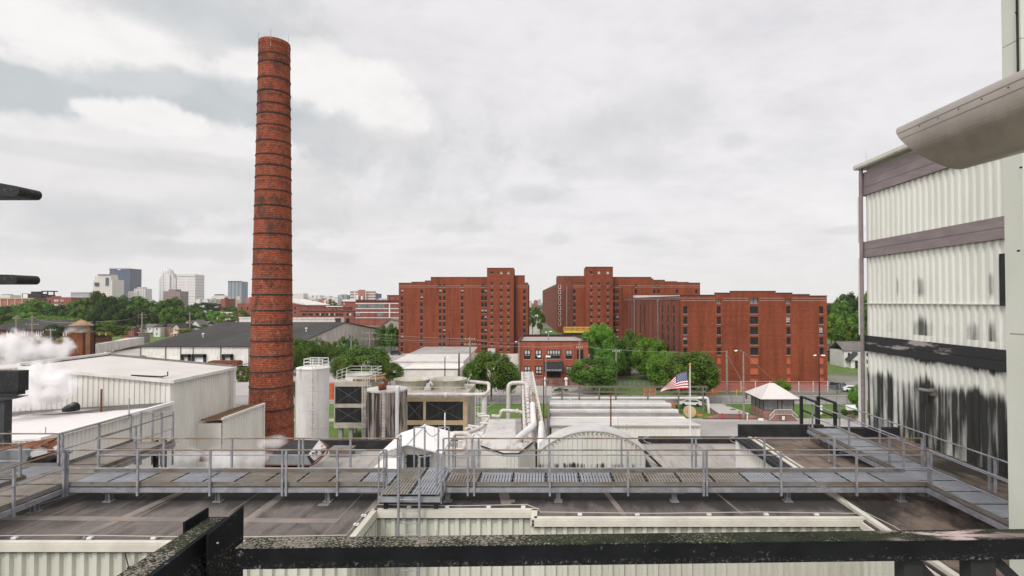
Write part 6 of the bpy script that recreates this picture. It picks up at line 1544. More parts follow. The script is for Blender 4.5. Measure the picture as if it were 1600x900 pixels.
m = MB(); m.tube([pt(728, 678, Yg), pt(752, 668, Yg + 4), pt(762, 655, Yg + 8)], .2, 10, bend=.4); lone('yard_pipe', m, 'white_pipe', pt(728, 678, Yg), 'thick pale pipe slanting up right behind the flat roofed duct house', 'pipe')
Yg = 33
m = MB(); m.tube([pt(700, 690, Yg), pt(705, 677, Yg), pt(730, 677, Yg), pt(736, 685, Yg - 1), pt(738, 690, Yg - 2)], .13, 10, bend=.25); m.tube([pt(702, 684, Yg), pt(728, 684, Yg), pt(725, 700, Yg - 1), pt(724, 706, Yg - 1)], .13, 10, bend=.25)
m.tube([pt(690, 700, Yg - 2), pt(722, 704, Yg - 2), pt(728, 698, Yg - 2)], .12, 10, bend=.2); m.bar(pt(704, 691, Yg), pt(726, 691, Yg), .12, .06)
lone('lagged_pipes', m, 'white_pipe', pt(712, 690, Yg), 'cluster of lagged white pipe bends right of the vent house', 'pipe')
m = MB(); q = pt(740, 690, 58); 
for k in range(12):
    a = pt(random.uniform(741, 775), random.uniform(640, 690), random.uniform(52, 62)); m.tube([a, a + Vector((random.uniform(-1.5, 1.5), random.uniform(-.5, .5), random.uniform(-.3, .3))), a + Vector((random.uniform(-1.5, 1.5), 0, random.uniform(-2, -1)))], .09, 6, bend=.2)
m.box(q.x - 1.5, q.x + 2, 57, 61, 0, 7.5)
lone('valve_station', m, 'white_metal', q, 'tangle of small valves and piping between the cooling tower and the duct house', 'valve station')

# horizontal pipe bridge in front of the trees
hb = thing('pipe_bridge', 'low lattice pipe bridge with a pale pipe crossing the lawn in front of the trees', 'pipe bridge', (18, 107, 0))
Yb_ = 107.0; xa, xb = xs(862, Yb_), xs(1106, Yb_)
m = MB(); za, zb_ = zs(613, Yb_), zs(605, Yb_)
for z in (za, zb_): m.bar((xa, Yb_, z), (xb, Yb_, z), .1, .12); m.bar((xa, Yb_ + 1.2, z), (xb, Yb_ + 1.2, z), .1, .12)
n = 34
for k in range(n): x = xa + (xb - xa) * k / n; d = (xb - xa) / n; m.bar((x, Yb_, za if k % 2 else zb_), (x + d, Yb_, zb_ if k % 2 else za), .06, .06)
m.build('lattice', 'side_plate', hb)
m = MB(); zp = zs(622.5, Yb_); m.tube([(xa, Yb_ + .5, zp), (xb, Yb_ + .5, zp), (xb + .3, Yb_ + .5, 0)], .28, 10, bend=.4); m.build('pipe', 'white_clean', hb)
m = MB(); m.tube([(xa, Yb_ + .2, zp + .5), (xb - 2, Yb_ + .2, zp + .5)], .1, 8); m.build('pipe', 'rust_roof', hb)
for px in (878, 905, 936, 962, 1012, 1060, 1098):
    x = xs(px, Yb_); m = MB(); m.box(x - .12, x + .12, Yb_, Yb_ + .25, 0, zb_); m.build('trestle', 'side_plate', hb)
m = MB(); m.tube([(xs(890, 106), 106.4, zp), (xs(894, 106), 106.4, zp - .8), (xs(900, 106), 106.4, zp - 1.0), (xs(904, 106), 106.4, zp - .2)], .25, 8, bend=.3); m.build('pipe_loop', 'white_pipe', hb)

# ------------------------------------------------------------------ flag
fl = thing('flagpole', 'tall white flagpole in front of the long shed', 'flagpole', (xs(1077.5, 78), 78, 0))
x = xs(1077.7, 78); zt = zs(571, 78)
m = MB(); m.cyl((x, 78, 0), (x, 78, zt), .11, .065, 10); m.build('shaft', 'white_clean', fl)
m = MB(); m.lathe((x, 78, zt), [(.02, 0), (.14, .08), (.16, .18), (.1, .3), (.01, .34)], 10); m.build('finial', 'yellow', fl)
m = MB(); m.tube([(x - .1, 77.9, 1), (x - .28, 77.9, (zt) / 2), (x - .08, 77.9, zt - .1)], .015, 4); m.build('halyard', 'white_clean', fl)
m = MB(); NS, NT = 34, 13; H0, H1 = pt(1073.2, 580, 77.9), pt(1075.8, 607.5, 77.9); F0, F1 = pt(1034, 609, 77.4), pt(1032.5, 612, 77.3)
def fp(s, t):
    a = H0.lerp(H1, t); b = F0.lerp(F1, t); k = s ** .92; p = a.lerp(b, k)
    p.z += .62 * math.sin(math.pi * s) * (1 - t) * 1.1 * (1 - .55 * s) - .18 * math.sin(math.pi * s) * t * -1
    p.y += .28 * math.sin(s * 8 + t * 2.2) * min(1, s * 3) ; p.x += .05 * math.sin(s * 8 + t * 2.2 + 1)
    return p
for i in range(NS):
    for j in range(NT):
        s0, s1, t0, t1 = i / NS, (i + 1) / NS, j / NT, (j + 1) / NT
        mi = 2 if (s0 < .40 and j < 7) else (0 if j % 2 == 0 else 1)
        m.face([fp(s0, t0), fp(s0, t1), fp(s1, t1), fp(s1, t0)], mi)
for r_ in range(9):
    for c_ in range(6 if r_ % 2 == 0 else 5):
        s = (.033 + c_ * .0655 + (.0327 if r_ % 2 else 0)); t = (r_ + 1) / 10 * 7 / 13
        c = fp(s, t); du = (fp(s + .01, t) - c).normalized(); dv = (fp(s, t + .02) - c).normalized(); nn_ = du.cross(dv).normalized()
        for sg in (-1, 1):
            P = []
            for k in range(10):
                a = math.pi * k / 5; rr_ = .075 if k % 2 == 0 else .032; P.append(c + nn_ * .012 * sg + du * math.sin(a) * rr_ - dv * math.cos(a) * rr_)
            m.face(P, 1)
lone('flag', m, ['flag_red', 'flag_white', 'flag_blue'], fp(0, .5), 'United States flag of stars and stripes blowing left from the flagpole', 'flag')

# ------------------------------------------------------------------ black roofed warehouse and sheds, left
bwh = thing('gabled_warehouse', 'wide low warehouse with a black pitched roof and loading docks behind the chimney', 'warehouse', (-108, 180, 0))
Yf_ = 180.0; xa, xb = xs(220, Yf_), xs(456, Yf_); ye, yr_ = 284.0, 228.0; ze, zrg = zs(541, Yf_), 13.4
m = MB(); m.hexa([(xa - .5, Yf_ - .6, ze - .25), (xb + .5, Yf_ - .6, ze - .25), (xb + .5, yr_, zrg - .25), (xa - .5, yr_, zrg - .25), (xa - .5, Yf_ - .6, ze), (xb + .5, Yf_ - .6, ze), (xb + .5, yr_, zrg), (xa - .5, yr_, zrg)])
m.hexa([(xa - .5, yr_, zrg - .25), (xb + .5, yr_, zrg - .25), (xb + .5, ye + .6, ze - .25), (xa - .5, ye + .6, ze - .25), (xa - .5, yr_, zrg), (xb + .5, yr_, zrg), (xb + .5, ye + .6, ze), (xa - .5, ye + .6, ze)]); m.build('roof', 'black_roof', bwh)
m = MB(); m.corr((xa, Yf_), (xb, Yf_), 0, ze - .2, 1.4, .06); m.build('front_wall', 'wall_white', bwh)
m = MB(); m.corr((xb, Yf_), (xb, yr_), 0, ze - .3, 1.6, .06, z1b=zrg - .3); m.corr((xb, yr_), (xb, ye), 0, zrg - .3, 1.6, .06, z1b=ze - .3); m.build('gable_wall', 'old_white', bwh)
m = MB(); m.box(xa + .1, xb - .1, Yf_ + .2, ye, 0, ze - .4); m.build('body', 'old_white', bwh)
for pa, pb, dk in ((243, 258, 0), (264, 284, 0), (286.5, 299, 1), (303, 323, 1), (327, 342, 0), (350, 365, 1), (370, 385, 0)):
    x0, x1 = xs(pa, Yf_), xs(pb, Yf_); z0, z1 = zs(569, Yf_), zs(556, Yf_)
    m = MB(); m.box(x0 + .3, x1 - .3, Yf_ - .12, Yf_ - .05, z0, z1); d_ = m.build('dock_door', 'white_clean', bwh)
    if dk:
        m = MB(); m.box(x0 - .1, x0 + .5, Yf_ - .8, Yf_ - .13, z0, z1 + .5); m.box(x1 - .5, x1 + .1, Yf_ - .8, Yf_ - .13, z0, z1 + .5); m.box(x0 - .1, x1 + .1, Yf_ - .8, Yf_ - .13, z1 - .4, z1 + .6)
        o = m.build('dock_seal', 'black_paint', bwh)
for px in (221, 260, 283.5, 303, 346, 390):
    m = MB(); x = xs(px, Yf_); m.box(x - .15, x + .15, Yf_ - .2, Yf_ - .07, 0, ze - .3); m.build('pillar', 'side_plate', bwh)
for px, py in ((318, 529), (479, 516)):
    y = 195 if px < 400 else 206; x = xs(px, y); z = ze + (zrg - ze) * (y - Yf_) / (yr_ - Yf_)
    m = MB(); m.cyl((x, y, z - .1), (x, y, z + 1.2), .22, n=8); m.lathe((x, y, z + 1.2), [(.5, -.1), (.5, .1), (.05, .45)], 10); m.build('roof_vent', 'white_metal', bwh)
m = MB(); x = xs(535.5, 228); m.box(x - .3, x + .9, 227, 229.2, zrg - .5, zrg + 1.9); m.build('ridge_box', 'sill', bwh)
# parapet block beyond the roof
for (pa, pb, p0, p1, Y, mt, lab) in ((456, 524, 497, 504, 300, 'old_white', 'pale low flat roofed block along the back of the black roof'), (524, 534, 498, 504, 292, 'dark_trim', 'little dark roof block beside the ridge of the black roof'), (374, 392, 496, 502, 300, 'old_white', 'pale low flat roofed block seen just left of the chimney')):
    m = MB(); x0, x1 = xs(pa, Y), xs(pb, Y); m.box(x0, x1, Y, Y + 12, 0, zs(p0, Y)); m.box(x0 - .2, x1 + .2, Y - .3, Y, zs(p0, Y) - .5, zs(p0, Y) + .3)
    lone('low_block', m, mt, ((x0 + x1) / 2, Y, 0), lab, 'building')
gs = thing('gabled_shed', 'brown roofed shed with two gables and a white roof box behind the long wall', 'shed', (-85, 300, 0))
Y0 = 286.0; x0, x1 = xs(537, Y0), xs(598, Y0); z0, z1 = zs(511.5, Y0), zs(497, 318)
m = MB(); m.box(x0, x1, Y0, 350, 0, z0); m.extr([(x1, Y0, z0), (x1, 350, z0), (x1, 318, z1 - .2)], (.1, 0, 0)); m.build('wall', 'old_white', gs)
m = MB(); m.hexa([(x0, Y0 - .5, z0), (x1 + .6, Y0 - .5, z0), (x1 + 4, 318, z1), (x0 + 8, 318, z1), (x0, Y0 - .5, z0 + .3), (x1 + .6, Y0 - .5, z0 + .3), (x1 + 4, 318, z1 + .3), (x0 + 8, 318, z1 + .3)]); m.build('roof', 'brown_roof', gs)
m = MB(); m.bar((x0 + 14, Y0, z0 + .4), (x0 + 21, 318, z1 + .4), 1.2, .1); m.bar((x0 + 6, Y0, z0 + .4), (x0 + 12, 318, z1 + .4), .8, .1); m.build('roof_strip', 'strip', gs)
Yg_ = 262.0; g0, g1 = xs(596, Yg_), xs(626, Yg_)
m = MB(); m.box(g0, g1 + 2, Yg_, 300, 0, zs(514, Yg_) - .2); m.extr([(g0, Yg_, zs(510, Yg_)), (xs(610, Yg_), Yg_, zs(499.5, Yg_)), (g1 + 2, Yg_, zs(504, Yg_)), (g1 + 2, Yg_, 0), (g0, Yg_, 0)], (0, .2, 0)); m.build('gable_wall', 'sill', gs)
m = MB(); a_, b_, c_ = (g0 - .5, Yg_ - .4, zs(510.5, Yg_)), (xs(610, Yg_), Yg_ - .4, zs(499, Yg_)), (g1 + 2.5, Yg_ - .4, zs(503.5, Yg_))
m.extr([a_, b_, (b_[0] + 4, 300, b_[2]), (a_[0] + 4, 300, a_[2])], (0, 0, .3)); m.extr([b_, c_, (c_[0] + 4, 300, c_[2]), (b_[0] + 4, 300, b_[2])], (0, 0, .3)); m.build('roof', 'brown_roof', gs)
m = MB(); Yq = 300; m.box(xs(563, Yq), xs(580, Yq), Yq, Yq + 8, z0, zs(489.5, Yq)); m.build('roof_box', 'white_clean', gs)
m = MB(); m.box(xs(580, Yq) + .05, xs(589, Yq), Yq + .1, Yq + 8, z0, zs(489.5, Yq)); m.build('roof_box', 'side_plate', gs)
m = MB()
for px in (590, 594): x = xs(px, 296); m.cyl((x, 296, z0), (x, 296, zs(498, 296)), .8, n=10)
m.build('roof_fans', 'galv', gs)

# white sheds in front of the left warehouse
ws = thing('white_shed', 'row of low white sheds with grey flat roofs below the left brick warehouse', 'shed', (-34, 158, 0))
Y0 = 152.0; x0, x1 = xs(627, Y0), xs(715, Y0); zt = zs(577.5, Y0)
m = MB(); m.corr((x0, Y0), (x1, Y0), 0, zt, .8, .05); m.box(x0, x1, Y0 + .1, 166, 0, zt - .1); m.build('front_wall', 'wall_white', ws)
m = MB(); m.box(x0 - .3, x1 + .3, Y0 - .2, Y0 + .6, zt, zt + .2); m.build('coping', 'side_plate', ws)
Y1 = 166.0; xc, xd = xs(618, Y1), xs(724, Y1); z1 = zs(565, Y1)
m = MB(); m.box(xc, xd, Y1, 182, 0, z1); 
for k in range(26): m.box(xc + k * (xd - xc) / 26, xc + k * (xd - xc) / 26 + .06, Y1 - .05, Y1, 0, z1)
m.build('rear_wall', 'white_clean', ws)
m = MB(); m.hexa([(xc - .3, Y1 - .4, z1), (xd + .3, Y1 - .4, z1), (xd + .3, 182, z1 + .6), (xc - .3, 182, z1 + .6), (xc - .3, Y1 - .4, z1 + .15), (xd + .3, Y1 - .4, z1 + .15), (xd + .3, 182, z1 + .75), (xc - .3, 182, z1 + .75)]); m.build('roof', 'white_roof', ws)
Y2 = 184.0; xe, xf = xs(632, Y2), xs(733, Y2); z2 = zs(557, Y2)
m = MB(); m.box(xe, xf, Y2, 200, 0, z2); m.build('rear_wall', 'white_clean', ws)
m = MB(); m.hexa([(xe - .3, Y2 - .4, z2), (xf + .3, Y2 - .4, z2), (xf + .3, 206, z2 + 1.3), (xe + 2, 206, z2 + 1.3), (xe - .3, Y2 - .4, z2 + .15), (xf + .3, Y2 - .4, z2 + .15), (xf + .3, 206, z2 + 1.45), (xe + 2, 206, z2 + 1.45)]); m.build('roof', 'concrete', ws)
m = MB(); xq = xs(739, 140); m.box(xs(768, 170), xs(809, 170), 170, 170.4, 0, zs(553, 170)); lone('yard_wall', m, 'white_metal', (xs(788, 170), 170, 0), 'pale low wall running right to the office corner behind the round tree', 'wall')

# trailers and walls far left
m = MB(); a_, b_ = Vector((xs(140, 215), 215, 0)), Vector((xs(200, 260), 260, 0))
d_ = (b_ - a_).normalized(); n_ = Vector((d_.y, -d_.x, 0)); p4 = [a_, b_, b_ - n_ * -3 + Vector((0, 6, 0)), a_ + Vector((-2, 6, 0))]
m.hexa([p + Vector((0, 0, .9)) for p in p4] + [p + Vector((0, 0, 4.6)) for p in p4]); 
for k in range(6): q = a_.lerp(b_, k / 5); m.box(q.x - .6, q.x + .6, q.y - .3, q.y + .3, 0, .9)
lone('freight_trailer', m, 'old_white', a_, 'long white freight car behind the rusty stack', 'freight car', 'freight cars on the siding')
m = MB(); a_, b_ = Vector((xs(201, 262), 262, 0)), Vector((xs(222, 275), 275, 0)); p4 = [a_, b_, b_ + Vector((0, 6, 0)), a_ + Vector((-2, 6, 0))]
m.hexa([p + Vector((0, 0, .9)) for p in p4] + [p + Vector((0, 0, 5.0)) for p in p4]); m.box(a_.x, b_.x, 263, 264, 0, .9)
lone('freight_trailer', m, 'trim_band', a_, 'shorter grey mauve freight car right of the white one', 'freight car', 'freight cars on the siding')
m = MB(); x0, x1 = xs(326, 172), xs(372, 172); m.box(x0, x1, 172, 175, .8, 3.0); m.box(x0 + .3, x1 - .3, 172.2, 174.8, 3.0, 3.2)
for k in range(7): x = x0 + k * (x1 - x0) / 6.2; m.box(x, x + .12, 171.9, 172, .8, 3.0)
for x in (x0 + 1, x1 - 2): m.cyl((x, 172.1, .45), (x, 172.7, .45), .45, n=12)
lone('open_container', m, 'rust', ((x0 + x1) / 2, 172, 0), 'rust red open container parked below the loading docks', 'container')
m = MB(); m.box(xs(383, 160), xs(391, 160), 160, 166, 0, zs(577, 160)); lone('brick_hut', m, 'brick_far', (xs(387, 160), 160, 0), 'brick hut wall sliver just left of the chimney', 'hut')
m = MB(); m.box(xs(368, 165), xs(382, 165), 165, 168, 0, 2.2); m.extr([(xs(367, 165), 164.6, 2.2), (xs(383, 165), 164.6, 2.9), (xs(383, 165), 164.6, 3.1), (xs(367, 165), 164.6, 2.4)], (0, 4, 0)); lone('lean_to', m, 'side_plate', (xs(375, 165), 165, 0), 'grey lean-to left of the chimney near the bushes', 'shed')
m = MB(); m.box(xs(513, 122), xs(522, 122), 122, 124, 0, 3.6); lone('red_container', m, 'boarded', (xs(517, 122), 122, 0), 'brick red container corner between the silo and the louvred tower', 'container')

def gable_house(name, label, pa, pb, pe, Y, depth, wall, roof, front_gable=False, rise=1.8, porch=False, win=2):
    x0, x1 = xs(pa, Y), xs(pb, Y); ze_ = zs(pe, Y); t = thing(name, label, 'house', ((x0 + x1) / 2, Y, 0), 'small houses')
    m = MB(); m.box(x0, x1, Y, Y + depth, 0, ze_)
    if front_gable: m.extr([(x0, Y, ze_), (x1, Y, ze_), ((x0 + x1) / 2, Y, ze_ + rise)], (0, depth, 0))
    m.build('wall', wall, t)
    m = MB(); e = .35
    if front_gable:
        xm_ = (x0 + x1) / 2
        m.extr([(x0 - e, Y - e, ze_ - .1), (xm_, Y - e, ze_ + rise + .05), (xm_, Y - e, ze_ + rise + .25), (x0 - e, Y - e, ze_ + .1)], (0, depth + 2 * e, 0))
        m.extr([(xm_, Y - e, ze_ + rise + .05), (x1 + e, Y - e, ze_ - .1), (x1 + e, Y - e, ze_ + .1), (xm_, Y - e, ze_ + rise + .25)], (0, depth + 2 * e, 0))
    else:
        m.extr([(x0 - e, Y - e, ze_ - .1), (x0 - e, Y - e, ze_ + .12), (x0 - e, Y + depth / 2, ze_ + rise + .2), (x0 - e, Y + depth + e, ze_ + .12), (x0 - e, Y + depth + e, ze_ - .1), (x0 - e, Y + depth / 2, ze_ + rise)], (x1 - x0 + 2 * e, 0, 0))
    m.build('roof', roof, t)
    w = (x1 - x0)
    for k in range(win):
        for z in ([1.2] if ze_ < 4 else [1.2, ze_ - 1.9]):
            cx = x0 + w * (k + .5) / win; m = MB(); m.box(cx - .45, cx + .45, Y - .06, Y + .02, z, z + 1.3); m.box(cx - .36, cx + .36, Y - .09, Y - .06, z + .1, z + 1.2, 1); m.build('window', ['white_clean', 'glass_dark'], t)
    if porch:
        m = MB(); m.box(x0 - .2, x1 + .2, Y - 2.2, Y - .1, 2.5, 2.75)
        for x in (x0, (x0 + x1) / 2, x1 - .2): m.box(x, x + .2, Y - 2.1, Y - 1.9, 0, 2.5)
        m.build('porch', 'white_clean', t)
    return t
HY = 335.0
for (pa, pb, pe, dy, w, r, fg, rise, po, lab) in [
    (190, 210, 513.5, 0, 'brick_far', 'house_roof_dark', 0, 1.2, 0, 'long dark brick house at the left end of the row'),
    (209, 222, 514, 4, 'f_pink', 'house_roof_dark', 1, 2.4, 1, 'pink gabled house with a dark porch, second in the row'),
    (223, 239, 511, 8, 'white_metal', 'house_roof', 0, 1.6, 1, 'white house with a white porch in the row'),
    (240.5, 251, 511, 2, 'white_metal', 'house_roof_dark', 0, 1.5, 0, 'narrow whitish house with a dark roof between white porch and brick house'),
    (253, 271, 510, 6, 'brick_booth', 'house_roof_dark', 0, 1.2, 0, 'broad brown brick house in the middle of the row'),
    (271, 280, 512, -3, 'f_pink', 'house_roof_dark', 1, 2.2, 1, 'narrow pink house with a white edged gable'),
    (280.5, 286, 509, 4, 'boarded', 'house_roof_dark', 0, 1.2, 0, 'red orange house front squeezed between two gables'),
    (287, 298, 508, 14, 'f_pink', 'house_roof', 1, 2.6, 0, 'pinkish gabled house behind the bright shrubs'),
    (299, 312, 508, 16, 'white_metal', 'house_roof', 1, 2.8, 0, 'white house with a tall white gable'),
    (312.5, 323, 507, 30, 'white_metal', 'house_roof', 0, 1.8, 0, 'white house with a blue grey roof at the right of the row'),
    (324.5, 332, 507, 36, 'f_pink', 'house_roof', 1, 2.2, 0, 'small salmon gabled house at the right end of the row')]:
    gable_house('row_house', lab, pa, pb, pe, HY + dy, 9, w, r, fg, rise, po, 1 if pb - pa < 11 else 2)
# white house at the right
wh = gable_house('white_house', 'white clapboard house with grey roof beyond the road, next to the panel building', 1318, 1362, 548, 182, 9, 'white_clean', 'house_roof', 0, 2.6, False, 3)
wh['group'] = 'small houses'
x0, x1 = xs(1329, 179), xs(1352, 179); zz = zs(563, 179); m = MB(); m.extr([(x0, 179, zz), (x1, 179, zz), ((x0 + x1) / 2, 179, zz + 2.2)], (0, 3, 0)); m.box(x0 + .3, x1 - .3, 179.6, 182, 0, zz); m.build('porch', 'white_clean', wh)
m = MB(); xm_ = (x0 + x1) / 2; m.extr([(x0 - .4, 178.6, zz - .2), (xm_, 178.6, zz + 2.3), (xm_, 178.6, zz + 2.6), (x0 - .4, 178.6, zz + .1)], (0, 3.6, 0)); m.extr([(xm_, 178.6, zz + 2.3), (x1 + .4, 178.6, zz - .2), (x1 + .4, 178.6, zz + .1), (xm_, 178.6, zz + 2.6)], (0, 3.6, 0)); m.build('porch_roof', 'house_roof_dark', wh)
m = MB(); m.box(xm_ - .8, xm_ + 2.2, 179.4, 179.59, 0, 2.4); m.build('door', 'glass_dark', wh)
m = MB(); m.box(xs(1290, 200), xs(1314, 200), 200, 208, 0, zs(548, 200)); m.extr([(xs(1288, 200), 199.6, zs(548, 200)), (xs(1316, 200), 199.6, zs(548, 200)), (xs(1310, 200), 204, zs(539, 200)), (xs(1290, 200), 204, zs(539, 200))], (0, .4, 0)); lone('garage', m, 'house_roof_dark', (xs(1300, 200), 200, 0), 'dark low garage among the trees left of the white house', 'garage')

# brick school with dark hipped roof behind the steam
sc = thing('brick_school', 'long low dark brick building with a black hipped roof behind the steam', 'building', (xs(55, 280), 280, 0))
Y = 280.0; x0, x1 = xs(-30, Y), xs(118, Y); ze = zs(514, Y); zt = zs(500, Y + 12)
ops = []
for a_, b_ in ((37.5, 41), (42, 45), (56, 58.5), (59.5, 62), (63, 65.5), (66.5, 69), (98.5, 101.5), (102.5, 105), (10, 13), (16, 19)):
    ops.append((xs(a_, Y) - x0, xs(b_, Y) - x0, zs(525, Y), zs(516.5, Y)))
ops.sort(); m = MB(); wall_open(m, (x0, Y), (x1, Y), 0, ze, ops, .3); m.box(x0 + .5, x1, Y + .5, Y + 24, 0, ze - .05); m.build('wall', 'brick_side', sc)
for op in ops: window(sc, (x0, Y), (x1, Y), op, .3, 2, 2, frame='white_clean', fr=.3, glass='window_pale', sill=False)
m = MB(); m.hexa([(x0 - 1, Y - 1.2, ze - .3), (x1 + 1, Y - 1.2, ze - .3), (x1 + 1, Y + 25, ze - .3), (x0 - 1, Y + 25, ze - .3), (x0 + 12, Y + 11, zt), (x1 - 14, Y + 11, zt), (x1 - 14, Y + 13, zt), (x0 + 12, Y + 13, zt)]); m.build('roof', 'black_roof', sc)

# mid-distance brick works
def slab(name, label, pa, pb, p0, Y, depth, mt, parts=(), cat='building', group=None, zbase=0):
    x0, x1 = xs(pa, Y), xs(pb, Y); t = thing(name, label, cat, ((x0 + x1) / 2, Y, zbase), group)
    m = MB(); m.box(x0, x1, Y, Y + depth, zbase, zs(p0, Y)); m.build('wall', mt, t)
    for (nm, qa, qb, q0, q1, mt2, out) in parts:
        m = MB(); m.box(xs(qa, Y), xs(qb, Y), Y - out, Y - .002 if out > 0 else Y + depth * .6, zs(q1, Y), zs(q0, Y)); m.build(nm, mt2, t)
    return t
slab('brick_mill', 'three storey red brick mill with pale window bands left of the brick warehouse', 556, 640, 469.5, 290, 40, 'brick_far',
     [('band', 556, 624, 473.5, 475, 'white_metal', .3), ('band', 556, 624, 481.5, 483, 'white_metal', .3), ('band', 556, 624, 487.5, 489, 'white_metal', .3), ('band', 556, 624, 496, 497.2, 'white_metal', .3),
      ('window', 559, 574, 475.4, 481.3, 'glass_grey', .2), ('window', 576, 601, 475.4, 481.3, 'glass_grey', .2), ('window', 556, 563, 489.4, 494, 'glass_grey', .2), ('window', 590, 600, 489.4, 495, 'glass_grey', .2), ('coping', 555.8, 640, 469, 470.2, 'dark_trim', .5), ('pier', 608, 610, 475, 497, 'white_metal', .35)])
slab('brick_mill', 'small brick upper block right behind the three storey mill', 605, 626, 461.5, 300, 20, 'brick_far', [('coping', 604.6, 626, 461, 462, 'dark_trim', .4), ('window', 608, 609, 465, 468, 'glass_dark', .1), ('window', 617.5, 618.5, 465, 468, 'glass_dark', .1)])
slab('brick_mill', 'long two storey brick mill with broken dark windows above the pale block', 469, 556, 485.5, 330, 24, 'brick_far',
     [('window', a_, b_, 489.5, 493, 'glass_dark', .25) for a_, b_ in ((472.5, 478.5), (482, 488.5), (494, 499), (501, 507), (509, 514.5), (517, 522), (524, 529), (530.5, 535.5), (542, 545), (553, 558))] +
     [('window_blind', a_, b_, 489.5, 493, 'window_pale', .3) for a_, b_ in ((500, 501.5), (514, 515.5), (522.5, 524), (546, 549))] + [('coping', 468.6, 556.5, 485, 486, 'dark_trim', .5)])
mg = slab('brick_mill', 'brick mill with a long pale sloping roof right of the chimney', 440, 512, 477, 420, 30, 'brick_far', [('window', 460, 462.4, 480, 483, 'glass_dark', .2), ('window', 460, 462.4, 487, 489, 'glass_dark', .2)] + [('window', 481.5 + 5 * k, 483 + 5 * k, 480.5, 482, 'glass_dark', .2) for k in range(6)])
m = MB(); m.extr([(xs(440, 419), 419, zs(470, 419)), (xs(478, 419), 419, zs(477, 419)), (xs(515, 419), 419, zs(477, 419)), (xs(478, 450), 450, zs(468.5, 450)), (xs(440, 450), 450, zs(467, 450))], (0, 0, .6)); m.build('roof', 'white_roof', mg)
m = MB(); m.extr([(xs(440, 419.5), 419.5, zs(477.5, 419)), (xs(478, 419.5), 419.5, zs(477.5, 419)), (xs(440, 419.5), 419.5, zs(471, 419))], (0, .5, 0)); m.build('gable', 'brick_far', mg)
slab('brick_mill', 'gabled brick wall just left of the chimney above the trees', 371, 400, 474, 430, 20, 'brick_far', [('window', 386, 388, 480, 484, 'glass_dark', .2), ('window', 377, 379, 480, 484, 'glass_dark', .2)])
slab('brick_mill', 'low brick shed with a white roof between the two mills', 512, 536, 479.5, 400, 20, 'brick_far', [('roof', 510, 536, 478, 479.4, 'white_clean', .8), ('window', 519.5, 521.5, 482, 484.5, 'glass_dark', .2), ('window', 524.5, 526.5, 482, 484.5, 'glass_dark', .2)])
slab('brick_mill', 'small brick building with white roof above the green tree between mills', 533, 556, 471, 520, 30, 'brick_far', [('roof', 536, 556, 468, 470.9, 'white_clean', .8), ('window', 537, 539, 473.5, 476, 'window_pale', .3)])
t = slab('brick_chimney_stub', 'pair of short brick chimney stubs above the pale roof', 513.6, 515.8, 467.4, 460, 3, 'brick_far', [('stub', 510, 511.5, 469.5, 476, 'brick_far', .5)], 'chimney')
slab('long_mill', 'long tan and brick mill with big windows at the far left', -40, 74, 466, 620, 30, 'f_brick', [('cornice', -40, 74, 465.5, 467, 'tan_steel', 1)] + [('pier', 1 + 11.2 * k, 2.5 + 11.2 * k, 467, 482, 'tan_steel', .7) for k in range(7)])
slab('long_mill', 'red brick factory block with a low arched top beside the tan mill', 74, 111, 464.5, 610, 30, 'brick_far', [('window', a_, a_ + 2.4, b_, b_ + 3.4, 'window_pale', .6) for a_ in (85.5, 89) for b_ in (468, 474.8)] + [('window', a_, a_ + 5, b_, b_ + 3.4, 'sill', .6) for a_ in (95,) for b_ in (468, 474.8)] + [('window', 77.5, 79.5, 469, 472, 'glass_dark', .6), ('window', 77.5, 79.5, 476, 479, 'glass_dark', .6), ('gable', 82, 96, 462.6, 464.5, 'brick_far', .4)])
slab('low_mill', 'low brick wing right of the arched factory block, half behind trees', 110, 132, 465, 640, 30, 'brick_far', [('coping', 103, 132, 464, 466, 'white_metal', .8)])
sk = thing('rooftop_frame', 'dark skeletal steel plant on top of the tan mill', 'rooftop plant', (xs(60, 612), 612, zs(466, 612)))
Y = 612
m = MB(); m.box(xs(43, Y), xs(66, Y), Y, Y + 6, zs(465.5, Y), zs(459, Y)); m.box(xs(48, Y), xs(58, Y), Y, Y + 6, zs(459, Y), zs(455.5, Y)); m.build('plant_box', 'black_paint', sk)
m = MB(); m.box(xs(64, Y), xs(84, Y), Y, Y + 5, zs(456, Y), zs(454.3, Y))
for px in (64.5, 73, 83): m.box(xs(px, Y), xs(px + 1.2, Y), Y, Y + 1, zs(464, Y), zs(456, Y))
m.box(xs(34, Y), xs(44, Y), Y, Y + .6, zs(459, Y), zs(458.4, Y)); m.box(xs(34, Y), xs(34.6, Y), Y, Y + .6, zs(465, Y), zs(459, Y)); m.box(xs(64, Y), xs(84, Y), Y + 1, Y + 2, zs(465, Y), zs(460.6, Y)); m.build('frame', 'black_paint', sk)

